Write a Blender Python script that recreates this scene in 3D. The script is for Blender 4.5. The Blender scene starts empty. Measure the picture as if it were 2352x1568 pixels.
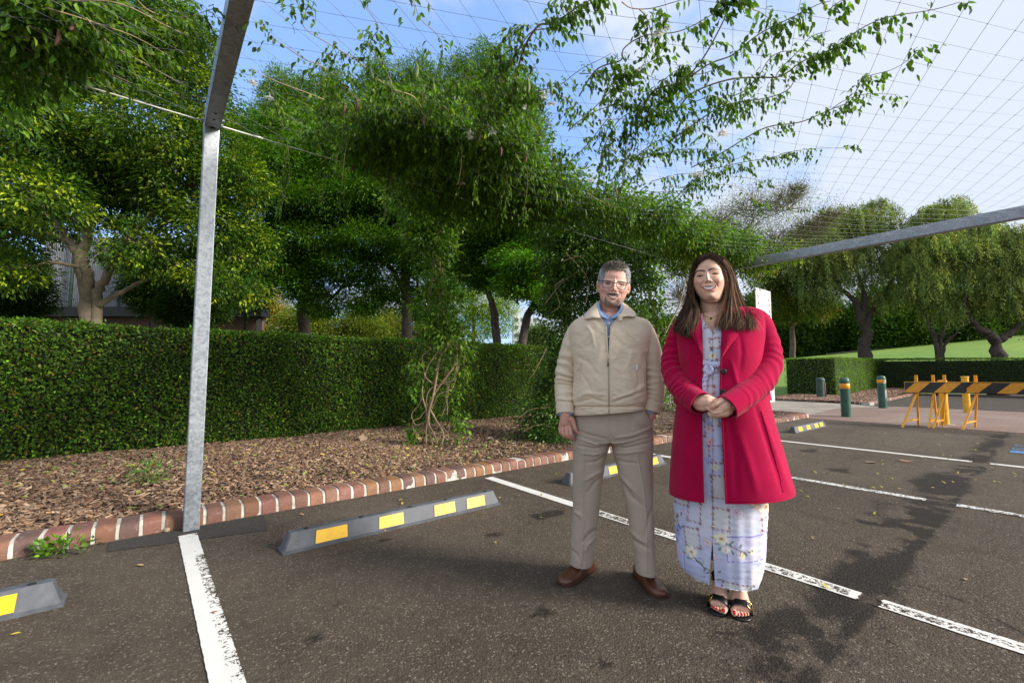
import bpy, bmesh, math, random
import numpy as np
from mathutils import Vector, Matrix
SC = bpy.context.scene
COL = SC.collection
rad = math.radians
# ------------------------------------------------------------------ camera, sky, sun, exposure
FPX, CXP, CYP, CAMH = 1010., 1176., 784., 1.15
PIT = math.atan(74/1010.); HEAD = rad(51)
cam = bpy.data.cameras.new('camera'); camo = bpy.data.objects.new('camera', cam); COL.objects.link(camo)
cam.sensor_width = 36; cam.lens = FPX/2352*36; cam.clip_start = 0.05; cam.clip_end = 3000
camo.location = (0, 0, CAMH); camo.rotation_euler = (rad(90)+PIT, 0, HEAD-rad(90))
SC.camera = camo
SUNV = np.array([0.52, -0.82, 0.47]); SUNV /= np.linalg.norm(SUNV)
SUN_EL = math.asin(SUNV[2]); SUN_ROT = math.atan2(SUNV[0], SUNV[1])
sun = bpy.data.lights.new('sun', 'SUN'); suno = bpy.data.objects.new('sun', sun); COL.objects.link(suno)
sun.energy = 3.2; sun.angle = rad(17); sun.color = (1.0, 0.93, 0.83)
suno.rotation_euler = Vector(tuple(SUNV)).to_track_quat('Z', 'Y').to_euler()
SC.view_settings.view_transform = 'Standard'; SC.view_settings.look = 'None'
SC.view_settings.exposure = 1.14; SC.view_settings.gamma = 1
SC.cycles.max_bounces = 6; SC.cycles.transparent_max_bounces = 6
SC.cycles.diffuse_bounces = 3; SC.cycles.glossy_bounces = 2; SC.cycles.transmission_bounces = 3

class NT:
    """tiny node-tree helper"""
    def __init__(s, tree): s.t = tree; s.n = tree.nodes; s.l = tree.links
    def new(s, typ, ins=None, **kw):
        nd = s.n.new(typ)
        for k, v in kw.items(): setattr(nd, k, v)
        for k, v in (ins or {}).items():
            if hasattr(v, 'is_linked') or isinstance(v, bpy.types.NodeSocket): s.l.new(v, nd.inputs[k])
            else: nd.inputs[k].default_value = v
        return nd
    def math(s, op, a, b=0.0, clamp=False):
        return s.new('ShaderNodeMath', {0: a, 1: b}, operation=op, use_clamp=clamp).outputs[0]
    def mapr(s, v, a, b, c=0.0, d=1.0, smooth=False):
        nd = s.new('ShaderNodeMapRange', {0: v, 1: a, 2: b, 3: c, 4: d}, clamp=True)
        if smooth: nd.interpolation_type = 'SMOOTHSTEP'
        return nd.outputs[0]
    def noise(s, vec, scale, detail=4, rough=0.55, dist=0.0):
        return s.new('ShaderNodeTexNoise', {'Vector': vec, 'Scale': scale, 'Detail': detail, 'Roughness': rough, 'Distortion': dist})
    def mix(s, f, a, b, mode='MIX'):
        nd = s.n.new('ShaderNodeMix'); nd.data_type = 'RGBA'; nd.blend_type = mode
        for sock, v in ((nd.inputs[0], f), (nd.inputs[6], a), (nd.inputs[7], b)):
            if isinstance(v, bpy.types.NodeSocket): s.l.new(v, sock)
            else: sock.default_value = v if isinstance(v, (int, float)) else (tuple(v)+(1,) if len(v) == 3 else v)
        return nd.outputs[2]

w = bpy.data.worlds.new('World'); SC.world = w; w.use_nodes = True
T = NT(w.node_tree); T.n.clear()
sky = T.new('ShaderNodeTexSky', sky_type='NISHITA', sun_disc=False, sun_elevation=SUN_EL, sun_rotation=SUN_ROT,
            air_density=1.0, dust_density=1.5, ozone_density=2.0, altitude=50)
tc = T.new('ShaderNodeTexCoord')
sep = T.new('ShaderNodeSeparateXYZ', {0: tc.outputs['Generated']})
zc = T.math('ADD', T.math('MAXIMUM', sep.outputs[2], 0.0), 0.22)
cv = T.new('ShaderNodeCombineXYZ', {0: T.math('DIVIDE', sep.outputs[0], zc), 1: T.math('DIVIDE', sep.outputs[1], zc), 2: 0.0})
n1 = T.noise(cv.outputs[0], 1.35, 9, 0.60, 0.25)
n2 = T.noise(cv.outputs[0], 0.5, 2, 0.5)
# cover grows towards the bright side of the sky (sun side) and the horizon
dotp = T.new('ShaderNodeVectorMath', {0: tc.outputs['Generated'], 1: (0.87, -0.50, 0.0)}, operation='DOT_PRODUCT')
cover = T.math('ADD', T.mapr(dotp.outputs['Value'], 0.0, 0.95, 0.0, 0.26), T.mapr(sep.outputs[2], 0.05, 0.55, 0.10, -0.02))
dotf = T.new('ShaderNodeVectorMath', {0: tc.outputs['Generated'], 1: (0.629, 0.777, 0.0)}, operation='DOT_PRODUCT')
cover = T.math('ADD', cover, T.math('ADD', T.mapr(dotf.outputs['Value'], -0.25, 0.15, 0.35, 0.0), T.mapr(sep.outputs[2], 0.62, 0.8, 0.0, 0.25)))  # extra cloud behind and overhead, out of view, added to neutralise the blue fill
fld = T.math('ADD', T.math('ADD', T.math('MULTIPLY', n1.outputs[0], 0.75), T.math('MULTIPLY', n2.outputs[0], 0.25)), cover)
msk = T.mapr(fld, 0.515, 0.66, 0.0, 0.95, True)
skyc = T.mix(0.62, T.mix(1.0, sky.outputs[0], (1.3, 1.35, 1.5), 'MULTIPLY'), (1.25, 2.15, 4.1))
cl = T.mix(msk, skyc, (2.95, 3.2, 3.65))
bg = T.new('ShaderNodeBackground', {'Color': cl, 'Strength': 0.125})
T.new('ShaderNodeOutputWorld', {'Surface': bg.outputs[0]})

# ------------------------------------------------------------------ geometry of the view (photo pixel -> place)
F0 = np.array([math.cos(HEAD), math.sin(HEAD), 0]); RR = np.array([math.sin(HEAD), -math.cos(HEAD), 0]); ZZ = np.array([0, 0, 1.])
FF = F0*math.cos(PIT)+ZZ*math.sin(PIT); UU = np.cross(RR, FF); CC = np.array([0, 0, CAMH])
def ray(px, py): return FF+RR*(px-CXP)/FPX-UU*(py-CYP)/FPX
def G(px, py, z=0.0):
    r = ray(px, py); return CC+r*((z-CAMH)/r[2])
def D(px, py, d):
    r = ray(px, py); return CC+r*(d/(r@F0))
def proj(p):
    v = np.asarray(p, float)-CC; return np.stack([CXP+FPX*(v@RR)/(v@FF), CYP-FPX*(v@UU)/(v@FF)], -1)

# ------------------------------------------------------------------ object helpers
def tag(o, label=None, cat=None, group=None, kind=None):
    if label: o['label'] = label
    if cat: o['category'] = cat
    if group: o['group'] = group
    if kind: o['kind'] = kind
    return o
def empty(name, loc=(0, 0, 0), rz=0.0, label=None, cat=None, group=None):
    o = bpy.data.objects.new(name, None); COL.objects.link(o); o.location = tuple(loc); o.rotation_euler = (0, 0, rz)
    o.empty_display_size = 0.2
    return tag(o, label, cat, group)
def link_mesh(name, me, parent=None, mats=()):
    o = bpy.data.objects.new(name, me); COL.objects.link(o)
    for m in mats: me.materials.append(m)
    if parent: o.parent = parent
    return o
def mesh(name, V, Fq=None, Ft=None, mat=None, parent=None, smooth=True, col=None, mi=None, attrs=None, faces=None):
    """fast mesh from arrays: quads Fq (N,4), tris Ft (M,3) or a python list of faces"""
    me = bpy.data.meshes.new(name)
    V = np.asarray(V, dtype=np.float32).reshape(-1, 3)
    if faces is not None:
        me.from_pydata(V.tolist(), [], [list(map(int, f)) for f in faces])
    else:
        q = np.zeros((0, 4), int) if Fq is None else np.asarray(Fq).reshape(-1, 4)
        t = np.zeros((0, 3), int) if Ft is None else np.asarray(Ft).reshape(-1, 3)
        me.vertices.add(len(V)); me.vertices.foreach_set('co', V.ravel())
        li = np.concatenate([q.ravel(), t.ravel()]).astype(np.int32)
        me.loops.add(len(li)); me.loops.foreach_set('vertex_index', li)
        tot = np.concatenate([np.full(len(q), 4), np.full(len(t), 3)]).astype(np.int32)
        st = np.concatenate([[0], np.cumsum(tot)[:-1]]).astype(np.int32) if len(tot) else np.zeros(0, np.int32)
        me.polygons.add(len(tot)); me.polygons.foreach_set('loop_start', st); me.polygons.foreach_set('loop_total', tot)
    me.update(calc_edges=True); me.validate()
    if col is not None:
        a = me.color_attributes.new('Col', 'FLOAT_COLOR', 'POINT')
        c = np.ones((len(V), 4), np.float32); c[:, :3] = col
        a.data.foreach_set('color', c.ravel())
    for k, v in (attrs or {}).items():
        a = me.attributes.new(k, 'FLOAT', 'POINT'); a.data.foreach_set('value', np.asarray(v, np.float32))
    me.polygons.foreach_set('use_smooth', np.full(len(me.polygons), smooth))
    if mi is not None: me.polygons.foreach_set('material_index', np.asarray(mi, np.int32))
    mats = [] if mat is None else (mat if isinstance(mat, (list, tuple)) else [mat])
    return link_mesh(name, me, parent, mats)
def copy_tree(o, parent=None):
    c = o.copy(); COL.objects.link(c)
    if parent is not None: c.parent = parent
    for ch in [x for x in bpy.data.objects if x.parent == o]:
        copy_tree(ch, c)
    return c
def crv(P, n):
    """Catmull-Rom through rows of P, n samples"""
    P = np.asarray(P, float)
    if len(P) < 2: return np.repeat(P, n, 0)
    Q = np.vstack([2*P[0]-P[1], P, 2*P[-1]-P[-2]]); m = len(P)-1
    u = np.linspace(0, m, n); i = np.minimum(u.astype(int), m-1); t = (u-i)[:, None]
    a, b, c, d = Q[i], Q[i+1], Q[i+2], Q[i+3]
    return 0.5*((2*b)+(c-a)*t+(2*a-5*b+4*c-d)*t*t+(3*b-a-3*c+d)*t**3)
class MB:
    """collects boxes, tubes, prisms and lathes that become ONE mesh"""
    def __init__(s): s.v = []; s.f = []; s.m = []; s.n = 0; s.cur = 0
    def add(s, V, Fs):
        V = np.asarray(V, float).reshape(-1, 3)
        s.v.append(V); s.f += [[i+s.n for i in f] for f in Fs]; s.m += [s.cur]*len(Fs); s.n += len(V); return s
    def box(s, c, size, R=None, bev=0.0):
        x, y, z = [a/2 for a in size]
        if bev > 0:
            bm = bmesh.new(); bmesh.ops.create_cube(bm, size=1)
            for v in bm.verts: v.co = Vector((v.co.x*size[0], v.co.y*size[1], v.co.z*size[2]))
            bmesh.ops.bevel(bm, geom=list(bm.edges), offset=bev, segments=2, affect='EDGES', profile=0.6)
            bm.verts.index_update()
            V = np.array([v.co[:] for v in bm.verts]); Fs = [[v.index for v in f.verts] for f in bm.faces]; bm.free()
        else:
            V = np.array([[a, b, d] for a in (-x, x) for b in (-y, y) for d in (-z, z)])
            Fs = [[0, 1, 3, 2], [4, 6, 7, 5], [0, 4, 5, 1], [2, 3, 7, 6], [0, 2, 6, 4], [1, 5, 7, 3]]
        if R is not None: V = V@np.asarray(R).T
        return s.add(V+np.asarray(c), Fs)
    def bar(s, a, b, wd, ht, up=(0, 0, 1), bev=0.0):
        a = np.asarray(a, float); b = np.asarray(b, float); d = b-a; L = np.linalg.norm(d); d /= L
        up = np.asarray(up, float)
        if abs(d@up) > 0.99: up = np.array([0, 1., 0])
        r = np.cross(d, up); r /= np.linalg.norm(r); u = np.cross(r, d)
        return s.box((a+b)/2, (L, wd, ht), np.stack([d, r, u], 1), bev)
    def tube(s, P, r, n=8, cap=True, ell=None):
        P = np.asarray(P, float); r = np.broadcast_to(np.asarray(r, float), (len(P),))
        T_ = np.gradient(P, axis=0); T_ /= np.linalg.norm(T_, axis=1)[:, None]+1e-12
        up = np.array([0, 0, 1.]) if abs(T_[0][2]) < 0.9 else np.array([0, 1., 0])
        x = np.cross(up, T_[0]); x /= np.linalg.norm(x); X = []
        for t in T_:
            x = x-t*(x@t); x /= np.linalg.norm(x)+1e-12; X.append(x)
        X = np.array(X); Y = np.cross(T_, X); a = np.arange(n)*2*math.pi/n
        V = P[:, None]+r[:, None, None]*(np.cos(a)[None, :, None]*X[:, None]+np.sin(a)[None, :, None]*Y[:, None]*(ell or 1.0))
        k = len(P); Fs = [[i*n+j, i*n+(j+1) % n, (i+1)*n+(j+1) % n, (i+1)*n+j] for i in range(k-1) for j in range(n)]
        if cap: Fs += [list(range(n))[::-1], [(k-1)*n+j for j in range(n)]]
        return s.add(V.reshape(-1, 3), Fs)
    def lathe(s, prof, c=(0, 0, 0), n=24, R=None):
        a = np.arange(n)*2*math.pi/n; V = np.array([[p[0]*math.cos(t), p[0]*math.sin(t), p[1]] for p in prof for t in a]); k = len(prof)
        Fs = [[i*n+j, i*n+(j+1) % n, (i+1)*n+(j+1) % n, (i+1)*n+j] for i in range(k-1) for j in range(n)]
        Fs += [list(range(n))[::-1], [(k-1)*n+j for j in range(n)]]
        if R is not None: V = V@np.asarray(R).T
        return s.add(V+np.asarray(c), Fs)
    def build(s, name, mat, parent=None, smooth=False, col=None):
        V = np.vstack(s.v); o = mesh(name, V, faces=s.f, mat=mat, parent=parent, smooth=smooth, mi=s.m, col=col)
        if smooth == 'auto':
            pass
        return o
def smooth_angle(o, ang=40):
    me = o.data; me.polygons.foreach_set('use_smooth', np.full(len(me.polygons), True))
    try: me.set_sharp_from_angle(angle=rad(ang))
    except Exception: pass
    return o

# ------------------------------------------------------------------ numpy value noise
_rng = np.random.default_rng(7); _perm = _rng.random((64, 64, 64)).astype(np.float32)
def vnoise(P, sc=1.0, off=0.0):
    P = np.asarray(P, float)*sc+off+100.0; i = np.floor(P).astype(int); f = P-i; f = f*f*(3-2*f); r = 0
    for dx in (0, 1):
        for dy in (0, 1):
            for dz in (0, 1):
                w_ = (f[:, 0] if dx else 1-f[:, 0])*(f[:, 1] if dy else 1-f[:, 1])*(f[:, 2] if dz else 1-f[:, 2])
                r = r+w_*_perm[(i[:, 0]+dx) & 63, (i[:, 1]+dy) & 63, (i[:, 2]+dz) & 63]
    return r*2-1
def fnoise(P, sc=1.0, oc=3, off=0.0):
    r = 0; a = 1; tot = 0
    for k in range(oc): r = r+a*vnoise(P, sc*2**k, off+k*17.3); tot += a; a *= 0.5
    return r/tot
def sstep(x, a, b):
    t = np.clip((x-a)/(b-a), 0, 1); return t*t*(3-2*t)

def norm(a): return a/(np.linalg.norm(a, axis=-1, keepdims=True)+1e-9)
def rdir(rg, n): return norm(rg.normal(size=(n, 3)))
# ------------------------------------------------------------------ materials
def mat_new(name):
    m = bpy.data.materials.new(name); m.use_nodes = True; t = NT(m.node_tree); t.n.clear(); return m, t
def finish(t, sh, disp=None):
    t.new('ShaderNodeOutputMaterial', {'Surface': sh})
def bumpn(t, h, strength=0.4, dist=0.01):
    return t.new('ShaderNodeBump', {'Height': h, 'Strength': strength, 'Distance': dist}).outputs[0]
def pbr(name, col, rough=0.6, metal=0.0, nscale=30, var=0.12, bump=0.15, bscale=80, bdist=0.003, spec=0.5, attr=None, coat=0.0, sheen=0.0, sss=0.0):
    m, t = mat_new(name); c = t.new('ShaderNodeTexCoord').outputs['Object']
    n = t.noise(c, nscale, 5, 0.6); f = t.mapr(n.outputs[0], 0.3, 0.7, 1-var, 1+var)
    if attr: base = t.new('ShaderNodeAttribute', attribute_name=attr).outputs['Color']
    else:
        base = t.new('ShaderNodeRGB').outputs[0]; base.default_value = tuple(col)+(1,)
    vm = t.new('ShaderNodeVectorMath', {0: base, 'Scale': f}, operation='SCALE').outputs[0]
    b = t.noise(c, bscale, 3, 0.6)
    ins = {'Base Color': vm, 'Roughness': t.mapr(n.outputs[0], 0.2, 0.8, max(rough-0.08, 0.02), min(rough+0.08, 1)), 'Metallic': metal,
           'Normal': bumpn(t, b.outputs[0], bump, bdist), 'Specular IOR Level': spec}
    if coat: ins['Coat Weight'] = coat; ins['Coat Roughness'] = 0.15
    if sheen: ins['Sheen Weight'] = sheen; ins['Sheen Roughness'] = 0.4
    if sss: ins['Subsurface Weight'] = sss; ins['Subsurface Radius'] = (0.010, 0.004, 0.002); ins['Subsurface Scale'] = 1.0
    p = t.new('ShaderNodeBsdfPrincipled', ins); finish(t, p.outputs[0]); return m
def leaf_mat(name, rough=0.42, trans=0.32, tint=(1.25, 1.25, 0.5), spec=0.22):
    m, t = mat_new(name); a = t.new('ShaderNodeAttribute', attribute_name='Col').outputs['Color']
    if name != 'petal': a = t.mix(1.0, a, (1.38, 1.50, 0.80), 'MULTIPLY')
    p = t.new('ShaderNodeBsdfPrincipled', {'Base Color': a, 'Roughness': rough, 'Specular IOR Level': spec})
    tr = t.new('ShaderNodeBsdfTranslucent', {'Color': t.mix(1.0, a, tint, 'MULTIPLY')})
    mx = t.new('ShaderNodeMixShader', {0: trans, 1: p.outputs[0], 2: tr.outputs[0]}); finish(t, mx.outputs[0]); return m
M = {}
M['leaf'] = leaf_mat('leaf', 0.40, 0.38, (1.5, 1.7, 0.4)); M['leaf_gloss'] = leaf_mat('leaf_glossy', 0.36, 0.25, (1.4, 1.7, 0.4), 0.38)
M['leaf_soft'] = leaf_mat('leaf_soft', 0.6, 0.3)
M['petal'] = leaf_mat('petal', 0.6, 0.4, (1, 1, 1))
M['bark'] = pbr('bark', (0.16, 0.12, 0.085), 0.9, nscale=6, var=0.45, bump=0.9, bscale=18, bdist=0.03)
M['bark_dark'] = pbr('bark_dark', (0.07, 0.052, 0.04), 0.9, nscale=8, var=0.5, bump=0.9, bscale=14, bdist=0.05)
M['bark_pale'] = pbr('bark_pale', (0.20, 0.155, 0.105), 0.85, nscale=4, var=0.4, bump=0.5, bscale=14, bdist=0.02)
M['vine_stem'] = pbr('vine_stem', (0.30, 0.21, 0.13), 0.8, nscale=25, var=0.3, bump=0.5, bscale=60)
M['vine_green'] = pbr('vine_green', (0.10, 0.13, 0.045), 0.6, nscale=25, var=0.3)
# ------------------------------------------------------------------ ground materials
def asphalt_mat(name, c1, c2, stain=True, ag=1.0, patch=0.0):
    m, t = mat_new(name); c = t.new('ShaderNodeTexCoord').outputs['Object']
    big = t.noise(c, 0.9, 5, 0.6, 0.3); med = t.noise(c, 7, 4, 0.6)
    gr = t.noise(c, 42, 3, 0.7); f = t.math('ADD', t.math('MULTIPLY', t.mapr(big.outputs[0], 0.32, 0.68), 0.45), t.math('ADD', t.math('MULTIPLY', t.mapr(med.outputs[0], 0.35, 0.65), 0.25), t.math('MULTIPLY', t.mapr(gr.outputs[0], 0.35, 0.65), 0.35)))
    base = t.mix(f, c1, c2)
    vo = t.new('ShaderNodeTexVoronoi', {'Vector': c, 'Scale': 95.0}); sepc = t.new('ShaderNodeSeparateColor', {0: vo.outputs['Color']})
    st = t.math('MULTIPLY', t.math('GREATER_THAN', sepc.outputs[0], 0.74), t.math('LESS_THAN', vo.outputs['Distance'], 0.55))
    stone = t.mix(sepc.outputs[1], (0.12, 0.10, 0.08), (0.46, 0.39, 0.31))
    fine = t.noise(c, 160, 3, 0.75)
    base = t.mix(t.math('MULTIPLY', st, 0.62*ag), base, stone)
    base = t.mix(t.mapr(fine.outputs[0], 0.38, 0.62, 0.62, 0.0), base, (0.018, 0.016, 0.014))
    rgh = 0.8
    if stain:
        a = t.new('ShaderNodeAttribute', attribute_name='stain').outputs['Fac']
        sn = t.noise(c, 26, 4, 0.75); a = t.mapr(t.math('ADD', a, t.math('MULTIPLY', t.math('SUBTRACT', sn.outputs[0], 0.5), 1.5)), 0.30, 0.80, 0.0, 1.0)
        base = t.mix(t.math('MULTIPLY', a, 0.74), base, (0.010, 0.009, 0.009))
        rgh = t.mapr(a, 0, 1, 0.9, 0.72)
    h = t.math('ADD', t.math('MULTIPLY', vo.outputs['Distance'], -0.7), fine.outputs[0])
    p = t.new('ShaderNodeBsdfPrincipled', {'Base Color': base, 'Roughness': rgh, 'Normal': bumpn(t, h, 1.0, 0.010), 'Specular IOR Level': 0.12})
    finish(t, p.outputs[0]); return m
M['asphalt'] = asphalt_mat('asphalt', (0.078, 0.062, 0.048), (0.20, 0.160, 0.122))
M['asphalt_far'] = asphalt_mat('asphalt_far', (0.085, 0.073, 0.063), (0.135, 0.115, 0.10), False, 0.5)
M['asphalt_patch'] = asphalt_mat('asphalt_patch', (0.085, 0.078, 0.074), (0.105, 0.098, 0.092), False, 0.12)
def grid_sheet(name, x0, x1, y0, y1, z, step, mat, attr=None, hf=None, kind='structure'):
    nx = max(int((x1-x0)/step), 1)+1; ny = max(int((y1-y0)/step), 1)+1
    X, Y = np.meshgrid(np.linspace(x0, x1, nx), np.linspace(y0, y1, ny)); V = np.stack([X.ravel(), Y.ravel(), np.full(X.size, float(z))], 1)
    if hf: V[:, 2] = hf(V)
    i = np.arange(nx*ny).reshape(ny, nx); q = np.stack([i[:-1, :-1], i[:-1, 1:], i[1:, 1:], i[1:, :-1]], -1).reshape(-1, 4)
    o = mesh(name, V, q, mat=mat, attrs={k: fn(V) for k, fn in (attr or {}).items()}); return tag(o, kind=kind)
def stainf(V):
    x, y = V[:, 0], V[:, 1]; P = V*np.array([1, 1, 0.])
    n = fnoise(P, 1.7, 4); n2 = fnoise(P, 9, 3, 5); n3 = fnoise(P, 3.5, 4, 40)
    # long damp seam of the old gutter, its branch cracks and the damp patches above it
    yc = 0.66+0.05*fnoise(P*np.array([1, 0, 0]), 1.3, 3, 9)
    s = 1.2*np.exp(-((y-yc)/0.036)**2)*sstep(n2, -0.6, 0.05); s = np.maximum(s, .6*np.exp(-((y-yc+.09)/.02)**2)*sstep(n2, -.2, .3)*(x > 2))
    damp = 1.15*np.exp(-((y-yc-0.10)/0.15)**2)*sstep(x, 1.3, 2.0)*(0.60+0.55*np.exp(-((x-4.3)/1.1)**2)+0.2*np.exp(-((x-7.3)/1.1)**2))
    damp += .85*np.exp(-((x-4.4)/0.75)**2-((y-1.05)/0.26)**2)+.6*np.exp(-((x-6.6)/0.7)**2-((y-.9)/0.2)**2)+0.55*np.exp(-((x-2.15)/0.5)**2-((y-0.85)/0.22)**2)
    s = np.maximum(s, np.clip(damp*(1.1+1.5*n+1.2*n2+.8*n3), 0, 1)*0.95)
    for k, (cx, cy, r) in enumerate([(1.62, 1.35, .07), (1.45, 1.2, .05), (1.2, 2.2, .06), (1.9, 2.6, .1), (2.6, 2.7, .11), (0.62, 2.1, .05), (5.6, 2.2, .14), (6.4, 1.7, .12), (3.6, 1.9, .1), (1.3, 3.0, .05), (4.6, 2.0, .1), (1.5, 1.62, .06), (7.7, 2.4, .15)]):
        d = np.hypot((x-cx)*0.8, (y-cy)*1.3); s = np.maximum(s, 0.75*sstep(-(d/r+1.3*n2+0.7*n3), -1.15, -0.55))
    def seg(ax, ay, bx, by, wd, st):
        t = np.clip(((x-ax)*(bx-ax)+(y-ay)*(by-ay))/((bx-ax)**2+(by-ay)**2), 0, 1); d = np.hypot(x-ax-t*(bx-ax)+0.035*n3, y-ay-t*(by-ay)+0.035*n2)
        return st*np.exp(-(d/wd)**2)
    for a in [(3.3, 0.62, 3.25, 0.35, .018, .9), (3.25, .35, 3.0, .12, .018, .9), (2.75, .6, 2.3, .45, .012, .7), (2.4, .45, 2.25, .6, .010, .6), (3.3, .6, 3.9, .5, .014, .6), (1.9, 2.35, 2.05, 2.25, .01, .8), (-0.19, 3.9, -0.12, 4.1, .008, .9), (.72, 3.72, .9, 3.6, .007, .7)]:
        s = np.maximum(s, seg(*a))
    s = np.maximum(s, 0.30*sstep(n, 0.0, 0.5)*(.6+.4*n2)); s = np.maximum(s, 0.5*np.exp(-((y-4.13)/0.05)**2)*sstep(n2, -.3, .3))
    return np.clip(s, 0, 1)
tag(mesh('ground', [[-400, -400, -0.03], [400, -400, -0.03], [400, 400, -0.03], [-400, 400, -0.03]], [[0, 1, 2, 3]], mat=pbr('earth', (0.09, 0.10, 0.04), 0.95, nscale=0.5, var=0.3), smooth=False), kind='structure')
grid_sheet('car_park', -4.5, 13.2, -5.0, 4.2, 0.0, 0.032, M['asphalt'], {'stain': stainf})
tag(mesh('road', [[19.9, -14, -0.006], [60, -14, -0.006], [60, 6.5, -0.006], [19.9, 5.0, -0.006]], [[0, 1, 2, 3]], mat=M['asphalt_far'], smooth=False), kind='structure')
tag(mesh('asphalt_patch', [[-0.19, 3.93, 0.004], [0.70, 3.72, 0.004], [0.74, 4.13, 0.004], [-0.19, 4.13, 0.004]], [[0, 1, 2, 3]], mat=M['asphalt_patch'], smooth=False), kind='structure')
# painted bay lines, worn through in places
def paint_mat(name, col):
    m, t = mat_new(name); c = t.new('ShaderNodeTexCoord').outputs['Object']
    a = t.new('ShaderNodeAttribute', attribute_name='wear').outputs['Fac']
    n = t.noise(c, 34, 4, 0.7, 0.4); n2 = t.noise(c, 110, 2, 0.6); dirt = t.noise(c, 6, 4)
    v = t.math('ADD', t.math('MULTIPLY', n.outputs[0], 0.6), t.math('MULTIPLY', n2.outputs[0], 0.4))
    f = t.math('GREATER_THAN', t.math('ADD', v, t.math('MULTIPLY', a, -0.5)), 0.245)
    asp = t.mix(n2.outputs[0], (0.02, 0.016, 0.013), (0.12, 0.095, 0.07))
    pc = t.mix(t.mapr(dirt.outputs[0], 0.35, 0.75, 0, 0.35), col, tuple(x*0.72 for x in col))
    p = t.new('ShaderNodeBsdfPrincipled', {'Base Color': t.mix(f, asp, pc), 'Roughness': 0.8, 'Specular IOR Level': 0.15, 'Normal': bumpn(t, f, 0.4, 0.003)})
    finish(t, p.outputs[0]); return m
M['paint'] = paint_mat('line_paint', (0.70, 0.685, 0.65))
def line(x0, y0, x1, y1, wd, wear, wedge=0.1):
    n = int(abs(y1-y0)/0.02)+2; m = 11; V = []; W = []
    for i in range(n):
        t = i/(n-1); cx = x0+(x1-x0)*t; cy = y0+(y1-y0)*t
        for j in range(m):
            s = j/(m-1)-0.5; jag = 0.0015*math.sin(cy*41+j*5)+0.0015*math.sin(cy*97)
            V.append((cx+s*(wd+jag), cy, 0.0045)); W.append(wear(cy, s)+wedge*(abs(s)*2)**6)
    V = np.array(V); W = np.array(W)+0.20*fnoise(V, 3.0, 3, 3)
    i = np.arange(n*m).reshape(n, m); q = np.stack([i[:-1, :-1], i[1:, :-1], i[1:, 1:], i[:-1, 1:]], -1).reshape(-1, 4)
    q = q[W[q].mean(1) < .66]
    tag(mesh('painted_line', V, q, mat=M['paint'], attrs={'wear': W}), kind='structure')
line(0.235, 3.98, 0.30, -0.5, 0.108, lambda y, s: 0.20+(0.24 if s > 0.05 else -0.02)*(1 if y < 3.5 else 0.3))
line(2.93, 4.03, 2.86, -1.2, 0.108, lambda y, s: 0.10+(0.44 if 0.75 < y < 2.6 else 0.0)*(0.3 if abs(s) > 0.36 else 1)+(0.75 if 0.63 < y < 0.71 else 0)+(0.36 if y < 0.63 else 0)*(0.25 if abs(s) > 0.3 else 1))
line(5.58, 3.85, 5.49, -1.2, 0.108, lambda y, s: 0.16+(0.34 if y < 2.2 else 0)+(0.7 if 0.62 < y < 0.80 else 0))
line(8.42, 3.9, 8.34, -1.2, 0.108, lambda y, s: 0.2+(0.15 if y < 1.5 else 0)+(0.6 if 0.62 < y < 0.75 else 0))
# faded blue accessible-bay paint at the right edge
M['paint_blue'] = paint_mat('blue_paint', (0.10, 0.30, 0.62))
V = []; W = []
for i in range(40):
    for j in range(30):
        x = 9.7+i*0.03; y = 0.50-j*0.06; V.append((x, y, 0.0045)); W.append(0.52 if 0.1 < (i % 16)/16 < 0.7 else 0.75)
V = np.array(V); i = np.arange(1200).reshape(40, 30); q = np.stack([i[:-1, :-1], i[:-1, 1:], i[1:, 1:], i[1:, :-1]], -1).reshape(-1, 4)[:, ::-1]
tag(mesh('blue_marking', V, q, mat=M['paint_blue'], attrs={'wear': np.array(W)+0.25*fnoise(V, 2.5, 3)}), kind='structure')
# brick pavers band and the concrete path
def paver_mat():
    m, t = mat_new('paver'); c = t.new('ShaderNodeTexCoord').outputs['Object']
    b = t.new('ShaderNodeTexBrick', {'Vector': c, 'Color1': (0.24, 0.135, 0.095, 1), 'Color2': (0.19, 0.125, 0.095, 1), 'Mortar': (0.12, 0.10, 0.085, 1), 'Scale': 1.0, 'Mortar Size': 0.006, 'Brick Width': 0.23, 'Row Height': 0.115})
    n = t.noise(c, 0.7, 5, 0.6); n2 = t.noise(c, 20, 3)
    col = t.mix(t.mapr(n.outputs[0], 0.42, 0.62, 0, 0.6), b.outputs[0], (0.27, 0.22, 0.18))
    col = t.mix(t.mapr(n2.outputs[0], 0.3, 0.7, 0, 0.35), col, (0.13, 0.09, 0.07))
    p = t.new('ShaderNodeBsdfPrincipled', {'Base Color': col, 'Roughness': 0.75, 'Normal': bumpn(t, b.outputs[1], -0.3, 0.004)}); finish(t, p.outputs[0]); return m
M['paver'] = paver_mat()
M['concrete'] = pbr('concrete_path', (0.27, 0.235, 0.19), 0.85, nscale=1.2, var=0.3, bump=0.3, bscale=60)
tag(mesh('paving', [[13.05, -14, 0.004], [20.2, -14, 0.004], [20.2, 3.6, 0.004], [17.6, 4.7, 0.004], [13.55, 4.35, 0.004], [13.15, 4.1, 0.004]], None, faces=[[0, 1, 2, 3, 4, 5]], mat=M['paver'], smooth=False), kind='structure')
tag(mesh('path', [[13.4, 4.2, 0.0], [19.5, 3.8, 0.0], [24.5, 9.0, 0.0], [24.5, 16, 0.0], [14.9, 16, 0.0], [13.7, 5.2, 0.0]], faces=[[0, 1, 2, 3, 4, 5]], mat=M['concrete'], smooth=False), kind='structure')
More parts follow.
